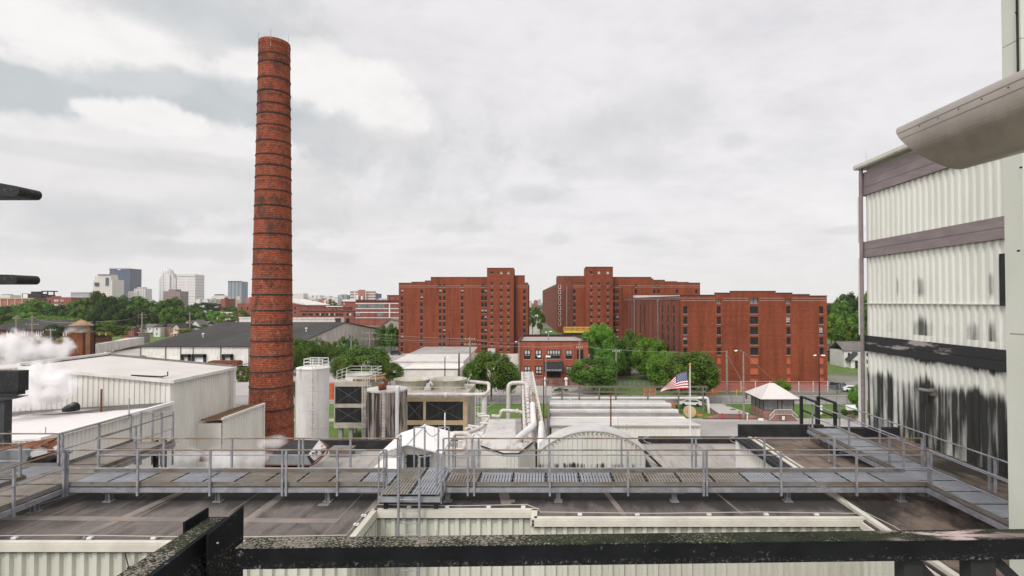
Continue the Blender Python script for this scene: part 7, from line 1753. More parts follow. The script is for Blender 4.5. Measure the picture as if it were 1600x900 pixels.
# ------------------------------------------------------------------ downtown skyline
def tower(label, pa, pb, p0, Y, mt, parts=(), name='office_tower', depth=None, lathe=None):
    t = slab(name, label, pa, pb, p0, Y, depth or (xs(pb, Y) - xs(pa, Y)) * .8, mt, parts, 'tower', None)
    return t
D = 2300.0
tower('dark blue glass tower, tallest of the left pair', 170.5, 202, 419.5, D, 'f_blue', [('crown', 170.3, 202.3, 418.8, 420.6, 'f_grey', 3), ('sign', 184.5, 188.5, 420.8, 422, 'white_clean', 5), ('notch', 170.5, 176, 430, 450, 'f_blue', 6)])
tower('cream stone tower with chamfered top in front of the dark blue tower', 145, 175, 437, D - 200, 'f_cream', [('crown', 148, 173, 431.5, 437, 'f_cream', 0), ('crown', 152.5, 172, 429, 431.5, 'f_cream', 0), ('window', 148.5, 154.5, 441.5, 447, 'glass_dark', 4), ('slot', 165.5, 169.5, 434, 446, 'f_blue', 4), ('parapet', 152.5, 172, 428.8, 429.6, 'dark_trim', 4)])
tower('low grey office slab behind the left trees', 110.5, 139, 456.5, 1500, 'f_grey', [('roof', 110, 140, 456, 457.2, 'white_metal', 2)], 'office_block')
tower('pale round windowed hotel with a pink dome', 209, 227, 451, D - 100, 'f_white', [('crown', 214, 223, 448.5, 451, 'f_pink', 0), ('wing', 202, 216, 455, 465, 'f_beige', 8)])
tt = tower('slender white tower with a dome on top', 248, 274, 435, D, 'f_white', [('shoulder', 250.5, 272, 431, 435, 'f_white', 0), ('shoulder', 252.5, 270, 427.5, 431, 'f_white', 0), ('bay', 257, 266, 429, 470, 'f_white2', 5)])
Yt = D + 25; xt = xs(261.3, Yt); rr_ = (xs(270, Yt) - xs(252.6, Yt)) / 2; zt = zs(427.6, Yt)
m = MB(); m.lathe((xt, Yt, zt), [(rr_, -2), (rr_, 2), (rr_ * .93, rr_ * .38), (rr_ * .72, rr_ * .72), (rr_ * .4, rr_ * .95), (rr_ * .06, rr_ * 1.04), (rr_ * .04, rr_ * 1.2), (.01, rr_ * 1.25)], 20); m.build('dome', 'f_white', tt)
tower('plain white slab tower right of the domed tower', 276.3, 304.8, 428.6, D - 50, 'f_white2', [('crown', 276, 305, 428, 431.5, 'white_metal', 2.5)])
tower('brown brick block in front of the two white towers', 255.3, 281, 455, 1500, 'f_brown', [('penthouse', 263, 274.5, 452, 455, 'f_brown', 0)], 'office_block')
tower('small salmon stepped tower right of the plain white slab', 305, 313, 456, D, 'f_pink', [('step', 305, 316, 462, 470, 'f_pink', 5)])
tower('beige office block with a black rooftop sign', 330.5, 351.5, 463, 1600, 'f_beige', [('penthouse', 335, 344.5, 459.8, 461.4, 'black_paint', 0), ('penthouse', 333, 349, 461.5, 463, 'f_beige', 0)], 'office_block')
tower('grey glass tower standing alone left of the chimney', 356, 377.7, 439.8, D - 200, 'f_glass', [('roof', 356, 377.9, 439.2, 440.2, 'dark_trim', 2), ('wing', 372, 378, 463, 472, 'f_pink', 12)])
tower('pale office block at the left border above the tan mill', -6, 16, 461, 1300, 'f_beige', [('penthouse', 2, 10, 459.6, 461, 'f_grey', 0)], 'office_block')
tower('beige stepped apartment block right of the chimney', 452, 474, 458.5, 1400, 'f_beige', [('step', 474, 483, 461.5, 472, 'f_beige', -30)], 'apartment_block')
tower('white hospital block in the haze', 488, 524, 464.5, 1300, 'f_white', [('tower', 493, 500, 461.5, 464.5, 'f_white', 0), ('tower', 508, 514, 462.3, 464.5, 'f_beige', 0)], 'office_block')
tower('blue grey glass block beside the white hospital', 528, 543, 461, 1500, 'f_glass', [('bay', 531, 536, 464, 472, 'white_metal', 6), ('roof', 532, 540, 459.8, 461, 'f_grey', 0)], 'office_block')
tower('red brick tower block with white balcony bands', 547, 561, 454.3, 900, 'f_band', [('core', 560.5, 571, 452.8, 470, 'f_brick', 3), ('wing', 571, 585, 454.5, 470, 'f_band', -3), ('gable', 559, 562, 461, 468, 'white_clean', 8), ('gable', 566.5, 569, 463, 468, 'white_clean', 8)], 'apartment_block')
tower('dark glass block right of the red brick tower block', 585.5, 594, 459, 1500, 'f_blue', [('step', 585.5, 589, 458, 459, 'f_blue', 0)], 'office_block')
tower('faint grey towers on the horizon in the gap between warehouses', 839.5, 845.5, 468, 3200, 'f_grey', [('step', 841.5, 845, 467.4, 468, 'f_grey', 0)], 'office_block')
random.seed(21)
lows = ['f_beige', 'f_white', 'f_pink', 'brick_far', 'white_metal', 'f_brick']
k = 0
for px in [306, 316, 324, 345, 352, 384, 436, 446, 462, 472, 486, 498, 506, 521, 530, 541, 560, 572, 588, 598, 827, 834, 849]:
    w = random.uniform(5, 13) if px < 800 else random.uniform(3, 6); Y = random.uniform(750, 1200) if px < 800 else random.uniform(1100, 1500); py = random.uniform(465.5, 469) if px < 800 else random.uniform(468, 471)
    x0, x1 = xs(px, Y), xs(px + w, Y); m = MB(); z = zs(py, Y); m.box(x0, x1, Y, Y + 25, 0, z); m.box(x0 + (x1 - x0) * .3, x0 + (x1 - x0) * .55, Y + 5, Y + 12, z, z + 1.6)
    lone('city_building', m, lows[k % 6], ((x0 + x1) / 2, Y, 0), 'one of many low city buildings lying between the skyline and the nearer mills', 'building', 'low city buildings on the horizon'); k += 1
m = MB(); m.box(xs(822, 330), xs(843, 330), 330, 360, 0, zs(494, 330)); lone('yard_shed', m, 'old_white', (xs(832, 330), 330, 0), 'pale shed seen through the gap between the warehouses', 'shed')
m = MB(); m.box(xs(330, 560), xs(372, 560), 560, 575, 0, zs(488, 560)); lone('yard_wall', m, 'old_white', (xs(350, 560), 560, 0), 'long pale wall among the trees left of the chimney', 'wall')

# ------------------------------------------------------------------ trees
def leaf_mesh(name, n, clumps, leaf, seed, mt, flat=1.0, jitter=.5):
    rnd = random.Random(seed); cl = []
    for i in range(clumps):
        while True:
            p = Vector((rnd.uniform(-1, 1), rnd.uniform(-1, 1), rnd.uniform(-.85, 1)))
            if p.length < 1: break
        L = p.length; p = p / max(L, .01) * (.25 + .62 * L ** .5)
        r = rnd.uniform(.17, .36) * (1.1 - .25 * p.z)
        p.z *= flat; cl.append((p, r))
    vs = []; fs = []
    for i in range(n):
        c, r = cl[rnd.randrange(clumps)]
        d = Vector((rnd.gauss(0, 1), rnd.gauss(0, 1), rnd.gauss(.25, .9))).normalized()
        p = c + d * r * (rnd.random() ** .35) ; p.z -= .0
        nrm = (d + Vector((rnd.uniform(-1, 1), rnd.uniform(-1, 1), rnd.uniform(-.6, 1))) * jitter + Vector((0, 0, .35))).normalized()
        a = nrm.cross(Vector((rnd.uniform(-1, 1), rnd.uniform(-1, 1), rnd.uniform(-1, 1)))).normalized(); b = nrm.cross(a)
        s = leaf * rnd.uniform(.6, 1.35); k = len(vs)
        vs += [p - a * s, p - b * s * .6 + nrm * s * .12, p + a * s, p + b * s * .6 + nrm * s * .12]; fs.append((k, k + 1, k + 2, k + 3))
    me = bpy.data.meshes.new(name); me.from_pydata([tuple(v) for v in vs], [], fs); me.materials.append(M[mt]); me.update(); return me
NEAR = {c: [leaf_mesh('crown_' + c, 15000, 64, .042, 11 + i + 7 * j, 'leaf_' + c) for i in range(2)] for j, c in enumerate(('mid', 'bright'))}
FAR = {c: [leaf_mesh('far_crown_' + c, 3600, 26, .075, 51 + i + 7 * j, 'leaf_' + c) for i in range(3)] for j, c in enumerate(('mid', 'bright', 'dark'))}
BUSH = {c: leaf_mesh('bush_' + c, 1500, 16, .10, 91 + j, 'leaf_' + c, .8) for j, c in enumerate(('yellow', 'bright', 'dark', 'flower'))}
def trunk_mesh(seed):
    rnd = random.Random(seed); m = MB(); m.cyl((0, 0, 0), (0, 0, .55), .045, .03, 8, caps=False)
    for k in range(7):
        a = k * 2.4 + rnd.uniform(-.3, .3); z = .35 + .05 * k; r = rnd.uniform(.16, .3); m.cyl((0, 0, z), (math.cos(a) * r, math.sin(a) * r, z + rnd.uniform(.15, .32)), .02, .006, 6, caps=False)
    me = bpy.data.meshes.new('trunk'); me.from_pydata(m.v, [], m.f); me.materials.append(M['trunk']); return me
TR = [trunk_mesh(5), trunk_mesh(6)]
rt = random.Random(3)
def tree(px, ptop, pbot, wpx, Y, kind, label, group, near=False, cz=None, zb=0.0, name='tree', bush=False, ztop=None):
    x = xs(px, Y); zt = zs(ptop, Y); w = wpx * Y / FP / 2 * 1.12
    zlow = zs(pbot, Y)                              # lower rim of the crown
    t = thing(name, label, 'shrub' if bush else 'tree', (x, Y, zb), group)
    me = BUSH[kind] if bush else rt.choice((NEAR if near else FAR)[kind])
    c = bpy.data.objects.new('crown' if not bush else 'foliage', me); col.objects.link(c); c.parent = t
    c.location = (0, 0, (zt + zlow) / 2 - zb); hz = (zt - zlow) / 2
    c.scale = (w, w * rt.uniform(.85, 1.05), hz * 1.02); c.rotation_euler = (0, 0, rt.uniform(0, 6.28))
    if not bush:
        k = bpy.data.objects.new('trunk', rt.choice(TR)); col.objects.link(k); k.parent = t
        H = zt - zb; k.scale = (max(w * .9, H * .3), max(w * .9, H * .3), H * .92); k.rotation_euler = (0, 0, rt.uniform(0, 6.28))
    return t
G = 'trees in the plant grounds'
tree(768, 549, 612, 66, 120, 'mid', 'round leafy tree between the cooling tower and the office', G, True)
tree(792, 565, 612, 38, 121, 'mid', 'smaller crown merging with the right side of the round leafy tree', G, True)
tree(742, 563, 608, 40, 119, 'mid', 'crown merging with the left side of the round leafy tree', G, True)
tree(573, 541, 598, 74, 138, 'mid', 'broad tree behind the louvred cooling tower', G, True)
tree(538, 556, 594, 40, 139, 'mid', 'lower crown left of the broad tree, behind the silo', G, True)
tree(610, 566, 596, 36, 137, 'mid', 'low dark crown right of the broad tree, before the white sheds', G, True)
tree(928, 555, 607, 74, 131, 'mid', 'dense round tree in front of the right corner of the office', G, True)
tree(936, 504, 560, 46, 156, 'bright', 'tall bright tree rising in front of the yellow platform', G, True)
tree(950, 535, 590, 50, 150, 'mid', 'bright green tree behind the dense round one', G, True)
tree(984, 516, 582, 56, 162, 'mid', 'dark tree in front of the receding warehouse wall', G, True)
tree(966, 530, 585, 40, 165, 'mid', 'dark tree behind the pale pole', G, True)
tree(1017, 527, 588, 52, 150, 'bright', 'bright spreading tree left of the big flag tree', G, True)
tree(1040, 548, 604, 56, 135, 'bright', 'bright tree directly behind the flag', G, True)
tree(1078, 550, 614, 82, 119, 'mid', 'big tree right of the flag in front of the warehouse', G, True)
tree(1100, 566, 610, 44, 120, 'mid', 'right lobe tree beside the flag tree', G, True)
tree(1220, 593, 612, 26, 122, 'bright', 'small bright tree poking up behind the booth roof', G, True)
tree(1340, 602, 634, 26, 113, 'bright', 'small young tree at the foot of the panel building', G, True)
G = 'trees along the long gable wall'
for px, a_, b_, w, Y, lab in ((470, 529, 578, 50, 165, 'big bush tree right of the chimney against the gable wall'), (500, 528, 572, 40, 172, 'rounded bush tree in the middle of the gable wall'), (452, 538, 580, 40, 162, 'bush tree just right of the chimney edge'),
                               (524, 534, 560, 17, 195, 'slim dark bush by the gable wall'), (537, 526, 560, 20, 205, 'dense upright bush by the gable wall'), (552, 528, 556, 18, 215, 'small tree at the right end of the gable wall'), (548, 521, 545, 6, 206, 'thin sapling topping the upright bush')):
    tree(px, a_, b_, w, Y, 'mid', lab, G, w > 30)
for px, a_, b_, w, Y, lab in ((600, 509, 545, 18, 245, 'tree left of the brick warehouse corner'), (612, 506, 548, 20, 240, 'tree tight against the brick warehouse corner'), (590, 512, 540, 12, 250, 'small tree at the end of the second shed'), (381, 570, 600, 22, 150, 'bush left of the chimney beside the lean-to'), (455, 590, 640, 16, 100, 'narrow bush between chimney and silo'),
                               (832, 485, 512, 14, 300, 'bright tree in the gap between the warehouses'), (845, 488, 515, 12, 280, 'dark tree in the gap against the receding wall'), (826, 478, 492, 8, 420, 'small distant tree left in the gap'), (838, 479, 492, 12, 430, 'small distant tree in the middle of the gap'),
                               (571, 478, 487, 22, 340, 'green tree poking over the mill with broken windows'), (520, 471, 478, 14, 480, 'dark tree above the pale sloping roof')):
    tree(px, a_, b_, w, Y, 'mid', lab, 'trees between the buildings')
# the wood below the skyline
tops = [(0, 476), (20, 474), (45, 470), (60, 470), (80, 479), (100, 476), (118, 468), (140, 458), (160, 453), (178, 458), (196, 465), (212, 462), (230, 464), (240, 478), (250, 470), (262, 466), (275, 463), (290, 471), (300, 478), (312, 474), (330, 473), (345, 472), (360, 480), (385, 478)]
def topat(px):
    for (a, b), (c, d) in zip(tops, tops[1:]):
        if a <= px <= c: return b + (d - b) * (px - a) / (c - a)
    return 478
WG = 'wood below the skyline'
for px in range(-30, 300, 15):
    tp = topat(max(0, px)); Y = rt.uniform(400, 450)
    tree(px + rt.uniform(-3, 3), tp + rt.uniform(-1, 2), 512, rt.uniform(30, 42), Y, rt.choice(['mid', 'dark', 'mid']), 'tall tree in the back row of the wood below the skyline', WG)
for px in range(-20, 296, 17):
    tp = topat(max(0, px)); Y = rt.uniform(360, 395)
    tree(px + rt.uniform(-4, 4), tp + rt.uniform(10, 16), 520, rt.uniform(26, 36), Y, rt.choice(['mid', 'dark', 'dark']), 'broad tree in the front row of the wood below the skyline', 'front of the wood')
for px, a_, b_, w, Y, kd, lab in ((70, 492, 512, 60, 350, 'bright', 'low bright tree above the black hipped roof'), (45, 488, 512, 40, 352, 'bright', 'bright tree above the left of the black hipped roof'), (98, 494, 514, 44, 348, 'bright', 'bright tree at the right end of the black hipped roof'), (172, 501, 527, 46, 260, 'mid', 'round tree behind the yellow shrub'), (150, 505, 528, 22, 262, 'mid', 'small tree behind the dark pole'), (86, 506, 530, 28, 250, 'dark', 'dark round tree in front of the brick school'), (10, 500, 520, 40, 330, 'mid', 'tree at the left border behind the school'),
                                  (305, 480, 502, 26, 420, 'mid', 'tree above the gabled houses'), (322, 484, 506, 26, 410, 'mid', 'tree right above the salmon house'), (340, 486, 508, 26, 390, 'bright', 'tree over the slope of the black roof'), (315, 472, 486, 26, 600, 'dark', 'dark tree before the low city'), (335, 473, 486, 26, 620, 'dark', 'second dark tree before the low city'), (360, 478, 490, 24, 600, 'mid', 'tree left of the gabled brick wall'), (374, 484, 500, 28, 380, 'mid', 'tree beside the chimney over the black roof'), (355, 492, 506, 26, 360, 'bright', 'bright tree touching the black roof'), (384, 490, 502, 18, 370, 'dark', 'dark tree hard left of the chimney')):
    tree(px, a_, b_, w, Y, kd, lab, 'trees behind the black roof' if px > 200 else 'trees round the brick school')
for px, a_, b_, w, Y, kd, lab in ((163, 517, 530, 26, 235, 'yellow', 'yellow green shrub right of the dark pole'), (52, 526, 540, 34, 200, 'yellow', 'yellow shrub in the steam'), (110, 524, 538, 30, 205, 'yellow', 'yellow shrub left of the rusty stack'), (292, 513, 522, 34, 310, 'bright', 'bright hedge before the pink houses'), (327, 510, 515, 14, 330, 'yellow', 'small yellow shrub by the black roof'), (312, 507, 514, 24, 340, 'dark', 'dark hedge before the white gabled house'), (222, 555, 562, 12, 178, 'bright', 'weed bush at the corner of the loading dock building'),
                                  (1290, 645, 654, 14, 102, 'yellow', 'yellow shrub right of the guard booth'), (1305, 643, 654, 16, 102.5, 'yellow', 'second yellow shrub right of the booth'), (1322, 638, 652, 30, 106, 'dark', 'dark hedge beside the panel building'), (1330, 646, 656, 16, 101, 'flower', 'flower bed by the panel building'), (1136, 632, 641, 10, 109, 'flower', 'red flowered shrub at the top of the ramp'), (1146, 637, 649, 12, 105, 'flower', 'flowering shrub halfway down the ramp'), (1155, 642, 654, 12, 103, 'bright', 'green shrub at the foot of the ramp'), (1062, 632, 640, 14, 108, 'dark', 'low shrub round the flag tree trunk'), (876, 606, 613, 20, 128, 'dark', 'hedge below the office steps')):
    tree(px, a_, b_, w, Y, kd, lab, 'garden shrubs', name='shrub', bush=True)
# hillside right
HG = 'trees on the hill at the right'
for (px, a_, b_, w, Y, kd) in [(1300, 468, 500, 34, 330, 'dark'), (1318, 460, 500, 34, 320, 'mid'), (1338, 455, 500, 36, 310, 'dark'), (1356, 452, 500, 34, 310, 'mid'), (1305, 483, 535, 34, 270, 'mid'), (1298, 488, 530, 30, 250, 'bright'), (1318, 495, 535, 36, 260, 'bright'), (1338, 486, 540, 34, 265, 'mid'), (1352, 480, 540, 30, 260, 'mid'), (1330, 505, 545, 30, 240, 'mid'), (1345, 500, 545, 30, 238, 'mid'), (1303, 540, 574, 26, 200, 'dark'), (1316, 470, 505, 30, 300, 'mid')]:
    tree(px, a_, b_, w, Y, kd, 'leafy tree on the hillside between the brick warehouse and the panel building', HG)
# distant woods along the horizon
rnd = random.Random(9); m = MB(); vs = []; fs = []
for i in range(26000):
    Y = rnd.uniform(650, 2600); u = rnd.uniform(-1.15, .75); x = u * Y; z = rnd.random() ** .6 * (7 + 7 * mnoise.noise(Vector((x / 60, Y / 90, 0)))) + 1
    if abs(u) < .012 + 0: z *= .6
    s = rnd.uniform(1.2, 2.6) * (Y / 1000) ** .5; a = Vector((rnd.uniform(-1, 1), rnd.uniform(-1, 1), rnd.uniform(-.6, .6))).normalized() * s; b = a.cross(Vector((rnd.uniform(-1, 1), rnd.uniform(-1, 1), rnd.uniform(-1, 1)))).normalized() * s * .8
    c = Vector((x, Y, z)); k = len(vs); vs += [tuple(c - a), tuple(c - b), tuple(c + a), tuple(c + b)]; fs.append((k, k + 1, k + 2, k + 3))
m.v, m.f, m.m = vs, fs, [0] * len(fs)
o = m.build('distant_woods', 'leaf_dark'); tag(o, 'dark woods stretching to the horizon', 'woods', None, 'stuff')

# ------------------------------------------------------------------ street side clutter
def fence(name, label, pts, h, n, post_m, net=None, netm=None, cat='fence', group='street fences', post_r=.045, rail=True, railm=None):
    t = thing(name, label, cat, pts[0], group)
    P = [Vector(p) for p in pts]; L = sum((b - a).length for a, b in zip(P, P[1:])); 
    for a, b in zip(P, P[1:]):
        k = max(1, round(n * (b - a).length / L))
        for i in range(k + 1):
            q = a.lerp(b, i / k); m = MB(); m.cyl(q, q + Vector((0, 0, h)), post_r, n=6); m.build('post', post_m, t)
        if rail:
            m = MB(); m.bar(a + Vector((0, 0, h - .05)), b + Vector((0, 0, h - .05)), .05, .05); m.bar(a + Vector((0, 0, .15)), b + Vector((0, 0, .15)), .04, .04); m.build('rail', railm or post_m, t)
        if netm:
            d = (b - a); m = MB(); m.face([a + Vector((0, .03, .05)), b + Vector((0, .03, .05)), b + Vector((0, .03, h * net)), a + Vector((0, .03, h * net))]); m.build('netting', netm, t)
    return t
def netmat(name, c, alpha):
    m, g, b = newmat(name); b.inputs['Base Color'].default_value = (*c, 1); b.inputs['Roughness'].default_value = .9
    tr = g.n('ShaderNodeBsdfTransparent'); mx = g.n('ShaderNodeMixShader'); mx.inputs[0].default_value = alpha
    g.l(tr.outputs[0], mx.inputs[1]); g.l(b.outputs[0], mx.inputs[2])
    g.l(mx.outputs[0], [n for n in g.nt.nodes if n.type == 'OUTPUT_MATERIAL'][0].inputs[0])
netmat('orange_mesh', (.62, .17, .10), .5); netmat('pink_mesh', (.48, .16, .14), .55); netmat('chain_mesh', (.3, .3, .3), .28)
Y = 132.5
fence('orange_fence', 'fence with pale posts and faded red netting in front of the nearest brick warehouse', [(xs(1112, Y), Y, 0), (xs(1292, Y), Y, 0)], 2.6, 8, 'white_metal', .85, 'pink_mesh', post_r=.1)
fence('chain_fence', 'chain link fence running from the warehouse corner to the parked cars', [(xs(1236, 129), 129, 0), (xs(1306, 129), 129, 0), (xs(1318, 136), 136, 0)], 2.2, 7, 'galv', 1, 'chain_mesh', post_r=.06)
fence('chain_fence', 'chain link fence along the street behind the flag', [(xs(1000, 117.5), 117.5, 0), (xs(1160, 117.5), 117.5, 0)], 1.9, 9, 'side_plate', 1, 'chain_mesh', post_r=.05)
fence('chain_fence', 'brown chain link fence behind the garden right of the guard booth', [(48.5, 115, 0), (66, 115, 0)], 2.0, 8, 'side_plate', 1, 'chain_mesh', post_r=.05)
fence('chain_fence', 'chain link fence along the lawn left of the pipe rack', [(-12, 116.5, 0), (3.4, 116.5, 0)], 1.8, 6, 'side_plate', 1, 'chain_mesh', post_r=.05)
fence('chain_fence', 'iron fence on the lawn below the dark trees right of the office', [(xs(958, 140), 140, 0), (xs(1060, 140), 140, 0)], 2.0, 14, 'black_paint', 1, 'chain_mesh', post_r=.04)
fence('chain_fence', 'long chain link fence running back past the gable wall bushes', [(xs(460, 135), 135, 0), (xs(549, 200), 200, 0)], 2.2, 26, 'galv', 1, 'chain_mesh', post_r=.06)
fence('chain_fence', 'dark fence before the left warehouse by the second shed', [(xs(580, 232), 232, 0), (xs(622, 232), 232, 0)], 3.0, 8, 'black_paint', 1, 'chain_mesh', post_r=.06)
for (pa, pb, Y, h, lab) in ((1006, 1024, 126.3, 1.9, 'square orange barrier panel left of the flag'), (1032, 1054, 113.5, 1.0, 'low orange safety netting behind the flagpole'), (1098, 1120, 128, 1.2, 'orange barricade at the left end of the red netting')):
    fence('safety_barrier', lab, [(xs(pa, Y), Y, 0), (xs(pb, Y), Y, 0)], h, 2, 'orange', 1, 'orange_mesh', 'barrier', 'orange safety barriers', .08)
m = MB(); x = xs(1153, 124); 
t = thing('safety_barrier', 'yellow orange barrier frame beside the street lamp', 'barrier', (x, 128, 0), 'orange safety barriers')
m = MB(); m.bar((xs(1150, 128), 128, 0), (xs(1150, 128), 128, 1.4), .14, .14); m.bar((xs(1165, 128), 128, .2), (xs(1156, 128), 128, 2.4), .12, .12); m.build('post', 'yellow', t)
x = xs(1076.5, 103.5)
cd_ = thing('cable_drum', 'round tan wooden cable drum standing on the lawn behind the flagpole', 'cable drum', (x, 103.5, 0))
m = MB(); m.cyl((x - .05, 103.1, 1.15), (x + .1, 103.15, 1.15), .02, n=6)
for yy in (103.1, 103.9):
    m = MB(); m.cyl((x, yy, 1.15), (x + .03, yy + .1, 1.15), 1.12 if yy < 103.5 else 1.05, n=24); m.build('flange', 'tan_steel', cd_)
m = MB(); m.cyl((x, 103.2, 1.15), (x, 103.9, 1.15), .6, n=18); m.build('core', 'orange', cd_)
for (px, yy, w, lab) in ((1062, 104, 1.6, 'yellow plank lying on the lawn left of the cable drum'), (1092, 104.4, .9, 'orange scrap lying on the lawn right of the cable drum')):
    m = MB(); x = xs(px, yy); m.box(x - w / 2, x + w / 2, yy, yy + .3, .04, .2 if w > 1 else .4)
    lone('scrap_board', m, 'yellow' if w > 1 else 'orange', (x, yy, 0), lab, 'board')
def car(x, y, rz, body, label, suv=False):
    t = thing('parked_car', label, 'car', (0, 0, 0), 'parked cars')
    L, W, H = 4.6, 1.8, (1.75 if suv else 1.4)
    prof = [(-L / 2, .35), (L / 2, .35), (L / 2, .75), (L / 2 - .9, .95), (L / 2 - 1.5, H), (-L / 2 + (.5 if suv else 1.1), H), (-L / 2 + (.1 if suv else .35), .95), (-L / 2, .85)]
    m = MB(); m.extr([(u, -W / 2, z) for u, z in prof], (0, W, 0)); m.build('body', body, t)
    m = MB(); wp = [(L / 2 - 1.0, .98), (L / 2 - 1.52, H - .08), (-L / 2 + (.6 if suv else 1.15), H - .08), (-L / 2 + .5, .98)]
    m.extr([(u, -W / 2 - .01, z) for u, z in wp], (0, W + .02, 0)); m.build('windows', 'glass_dark', t)
    for u in (-L / 2 + .85, L / 2 - .9):
        for v in (-W / 2 - .02, W / 2 - .18):
            m = MB(); m.cyl((u, v, .33), (u, v + .2, .33), .33, n=16); m.build('wheel', 'tyre', t)
    for v in (-.65, .45): m = MB(); m.box(L / 2 - .03, L / 2 + .02, v, v + .25, .6, .72); m.build('headlight', 'lens', t)
    t.location = (x, y, .03); t.rotation_euler = (0, 0, rz); return t
car(xs(1332, 133), 133, R(-18), 'car_white', 'white parked car at the end of the chain link fence, nearest the panel building')
car(xs(1310, 137), 137, R(15), 'car_dark', 'dark parked car directly left of the white one', True)
car(xs(1078, 115), 115, R(165), 'car_white', 'white parked car under the flag tree behind the flagpole')
car(xs(619, 224), 224, R(10), 'car_dark', 'dark parked car by the left corner of the left brick warehouse', True)
car(xs(553, 203), 203, R(40), 'car_white', 'small white parked car at the end of the long gable wall')
# signs
t = thing('park_sign', 'small white double sided sign beside the garden path right of the booth', 'sign', (xs(1281, 103), 103, 0))
m = MB(); x = xs(1281, 103); m.box(x - .3, x + .3, 103, 103.06, .6, 2.4); m.build('board', 'white_clean', t)
m = MB(); m.box(x - .3, x - .24, 103.07, 103.13, 0, 2.4); m.box(x + .24, x + .3, 103.07, 103.13, 0, 2.4); m.build('post', 'galv', t)
m = MB(); x = xs(1329, 108); m.box(x - 1, x + 1, 107.9, 108.4, .5, 1.0); m.box(x - .9, x - .7, 108, 108.2, 0, .5); m.box(x + .7, x + .9, 108, 108.2, 0, .5); m.box(x - 1, x + 1, 108.35, 108.45, 1.0, 1.5)
lone('garden_bench', m, 'white_clean', (x, 108, 0), 'small white bench before the dark hedge by the panel building', 'bench')
m = MB(); x = xs(1188, 100.9); m.box(x - .5, x + .4, 100.8, 101.2, 0.03, .35); lone('flower_trough', m, 'flag_white', (x, 101, 0), 'low white trough of pink flowers left of the booth steps', 'planter')
m = MB(); x = xs(1166.5, 101.6); m.cyl((x, 101.6, 0), (x, 101.6, 1.0), .12, n=8); m.lathe((x, 101.6, 1.0), [(.02, 0), (.2, .08), (.2, .2), (.02, .32)], 8); lone('path_light', m, 'white_clean', (x, 101.6, 0), 'small white path light beside the street lamp', 'path light')
m = MB(); x = xs(1165, 123); m.cyl((x, 123, .03), (x, 123, .8), .16, .1, 8); m.lathe((x, 123, .8), [(.1, 0), (.2, .1), (.16, .25), (.02, .35)], 8); m.cyl((x - .25, 123, .6), (x + .25, 123, .6), .07, n=6); lone('hydrant', m, 'black_paint', (x, 123, 0), 'dark hydrant on the street left of the guard booth', 'hydrant')
# overhead wires
def wire(pts, sag, label, r=.03, mt='wire'):
    m = MB()
    for a, b in zip(pts, pts[1:]):
        a = Vector(a); b = Vector(b); m.tube([a.lerp(b, i / 10) - Vector((0, 0, sag * 4 * (i / 10) * (1 - i / 10))) for i in range(11)], r, 5)
    lone('overhead_wire', m, mt, pts[0], label, 'wire', 'overhead wires')
wire([pt(578, 520, 205), pt(735, 529, 165), pt(811, 536, 145)], .5, 'upper pale wire crossing in front of the left warehouse')
wire([pt(578, 530, 205), pt(735, 536, 165), pt(811, 541, 145), pt(905, 538, 138), pt(962, 546, 132)], .4, 'lower pale wire running past the office front')
wire([pt(578, 526, 205), pt(735, 533, 165)], .6, 'middle pale wire between the two transformer poles')
wire([pt(962, 546, 132), pt(1135, 549, 130)], .4, 'wire from the pale pole to the bare pole at the nearest warehouse')
wire([pt(1135, 552, 130), pt(1170, 614, 128)], .1, 'guy wire slanting down right from the bare wooden pole', .025)
wire([pt(1161, 549, 101.5), pt(1216, 600, 110)], .1, 'guy wire from the cobra head lamp down toward the booth roof', .02, 'sill')
wire([pt(26, 494, 230), pt(51, 496, 215), pt(148, 503, 74)], .8, 'wire strung from the left border poles to the dark pole')
wire([pt(148, 503, 74), pt(222, 490, 300), pt(297, 489, 340)], 1.0, 'wire from the dark pole back over the houses')

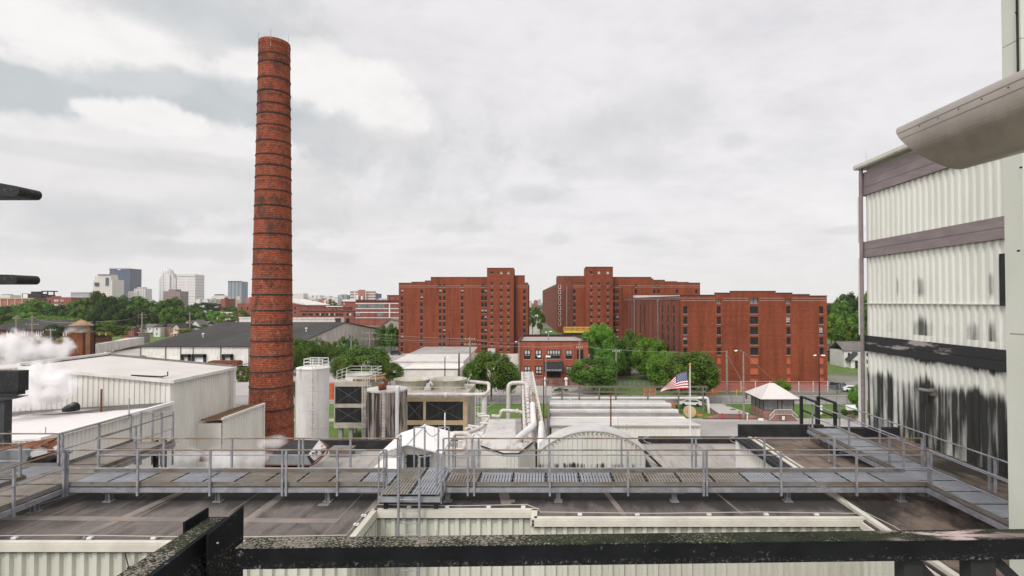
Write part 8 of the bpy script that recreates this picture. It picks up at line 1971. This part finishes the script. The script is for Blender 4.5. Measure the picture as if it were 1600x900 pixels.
# ------------------------------------------------------------------ steam
import bmesh
def steam(label, px, py, Y, rx, rz, ry, dens, ns=2.3, lo=.1, hi=1.1, seed=0.0, wind=(0, 0, 0)):
    name = 'steam_%d' % int(seed * 10)
    mt = bpy.data.materials.new('steam'); mt.use_nodes = True; g = NG(mt.node_tree); mt.node_tree.nodes.clear()
    o = g.n('ShaderNodeTexCoord').outputs['Object']
    ln = g.n('ShaderNodeVectorMath', operation='LENGTH'); g.l(o, ln.inputs[0])
    nz = g.noise(g.mapping(o, (rx / 3.2, ry / 3.2, rz / 3.2), (seed, seed * 2, 0)), ns, 5, .6, .3)
    v = g.math('ADD', g.math('SUBTRACT', 1.0, ln.outputs['Value']), g.math('MULTIPLY', g.math('SUBTRACT', nz, .52), 3.2))
    d = g.math('MULTIPLY', g.smooth(v, lo, hi), dens)
    d = g.math('MULTIPLY', d, g.smooth(ln.outputs['Value'], 1.0, .8))
    pv = g.n('ShaderNodeVolumePrincipled'); pv.inputs['Color'].default_value = (.97, .96, .96, 1); pv.inputs['Anisotropy'].default_value = .1
    g.l(d, pv.inputs['Density']); out = g.n('ShaderNodeOutputMaterial'); g.l(pv.outputs[0], out.inputs['Volume'])
    bm = bmesh.new(); bmesh.ops.create_icosphere(bm, subdivisions=3, radius=1.0); me = bpy.data.meshes.new('steam'); bm.to_mesh(me); bm.free(); me.materials.append(mt)
    ob = bpy.data.objects.new('steam_plume', me); col.objects.link(ob); ob.location = pt(px, py, Y); ob.scale = (rx, ry, rz)
    tag(ob, label, 'steam', 'steam plumes', 'stuff')
steam('thick white steam puff above the exhaust drum', 72, 603, 41, 3.0, 2.1, 1.9, 9, seed=1.3)
steam('steam streaming left behind the dark column', 14, 622, 40, 2.8, 1.6, 1.7, 6, seed=2.1)
steam('drifting steam cloud at the left border before the trees', 20, 545, 62, 4.6, 2.6, 2.5, 4, seed=3.7)
steam('torn steam cloud left of the rusty stack', 88, 548, 63, 2.9, 2.0, 1.9, 3, seed=4.4)
steam('faint steam wisp at the top of the rusty stack', 118, 516, 71, 1.9, .7, .9, 1.6, seed=5.2)
steam('low steam cloud before the annex left of the hood', 350, 714, 31.5, 3.4, .8, 1.3, 1.8, seed=6.6)
steam('thin steam wisp rising at the chimney foot', 425, 690, 31, 1.3, .45, .7, 1.6, seed=7.5)

# ------------------------------------------------------------------ light summer haze
mt = bpy.data.materials.new('haze'); mt.use_nodes = True; g = NG(mt.node_tree); mt.node_tree.nodes.clear()
pv = g.n('ShaderNodeVolumePrincipled'); pv.inputs['Color'].default_value = (.95, .95, .97, 1); pv.inputs['Density'].default_value = .00005
out = g.n('ShaderNodeOutputMaterial'); g.l(pv.outputs[0], out.inputs['Volume'])
m = MB(); m.box(-9100, 9100, -400, 9100, -1.0, 330); m_ = bpy.data.meshes.new('haze'); m_.from_pydata(m.v, [], m.f); m_.materials.append(mt)
o = bpy.data.objects.new('haze', m_); col.objects.link(o); tag(o, 'pale haze over the whole city', 'haze', None, 'stuff')
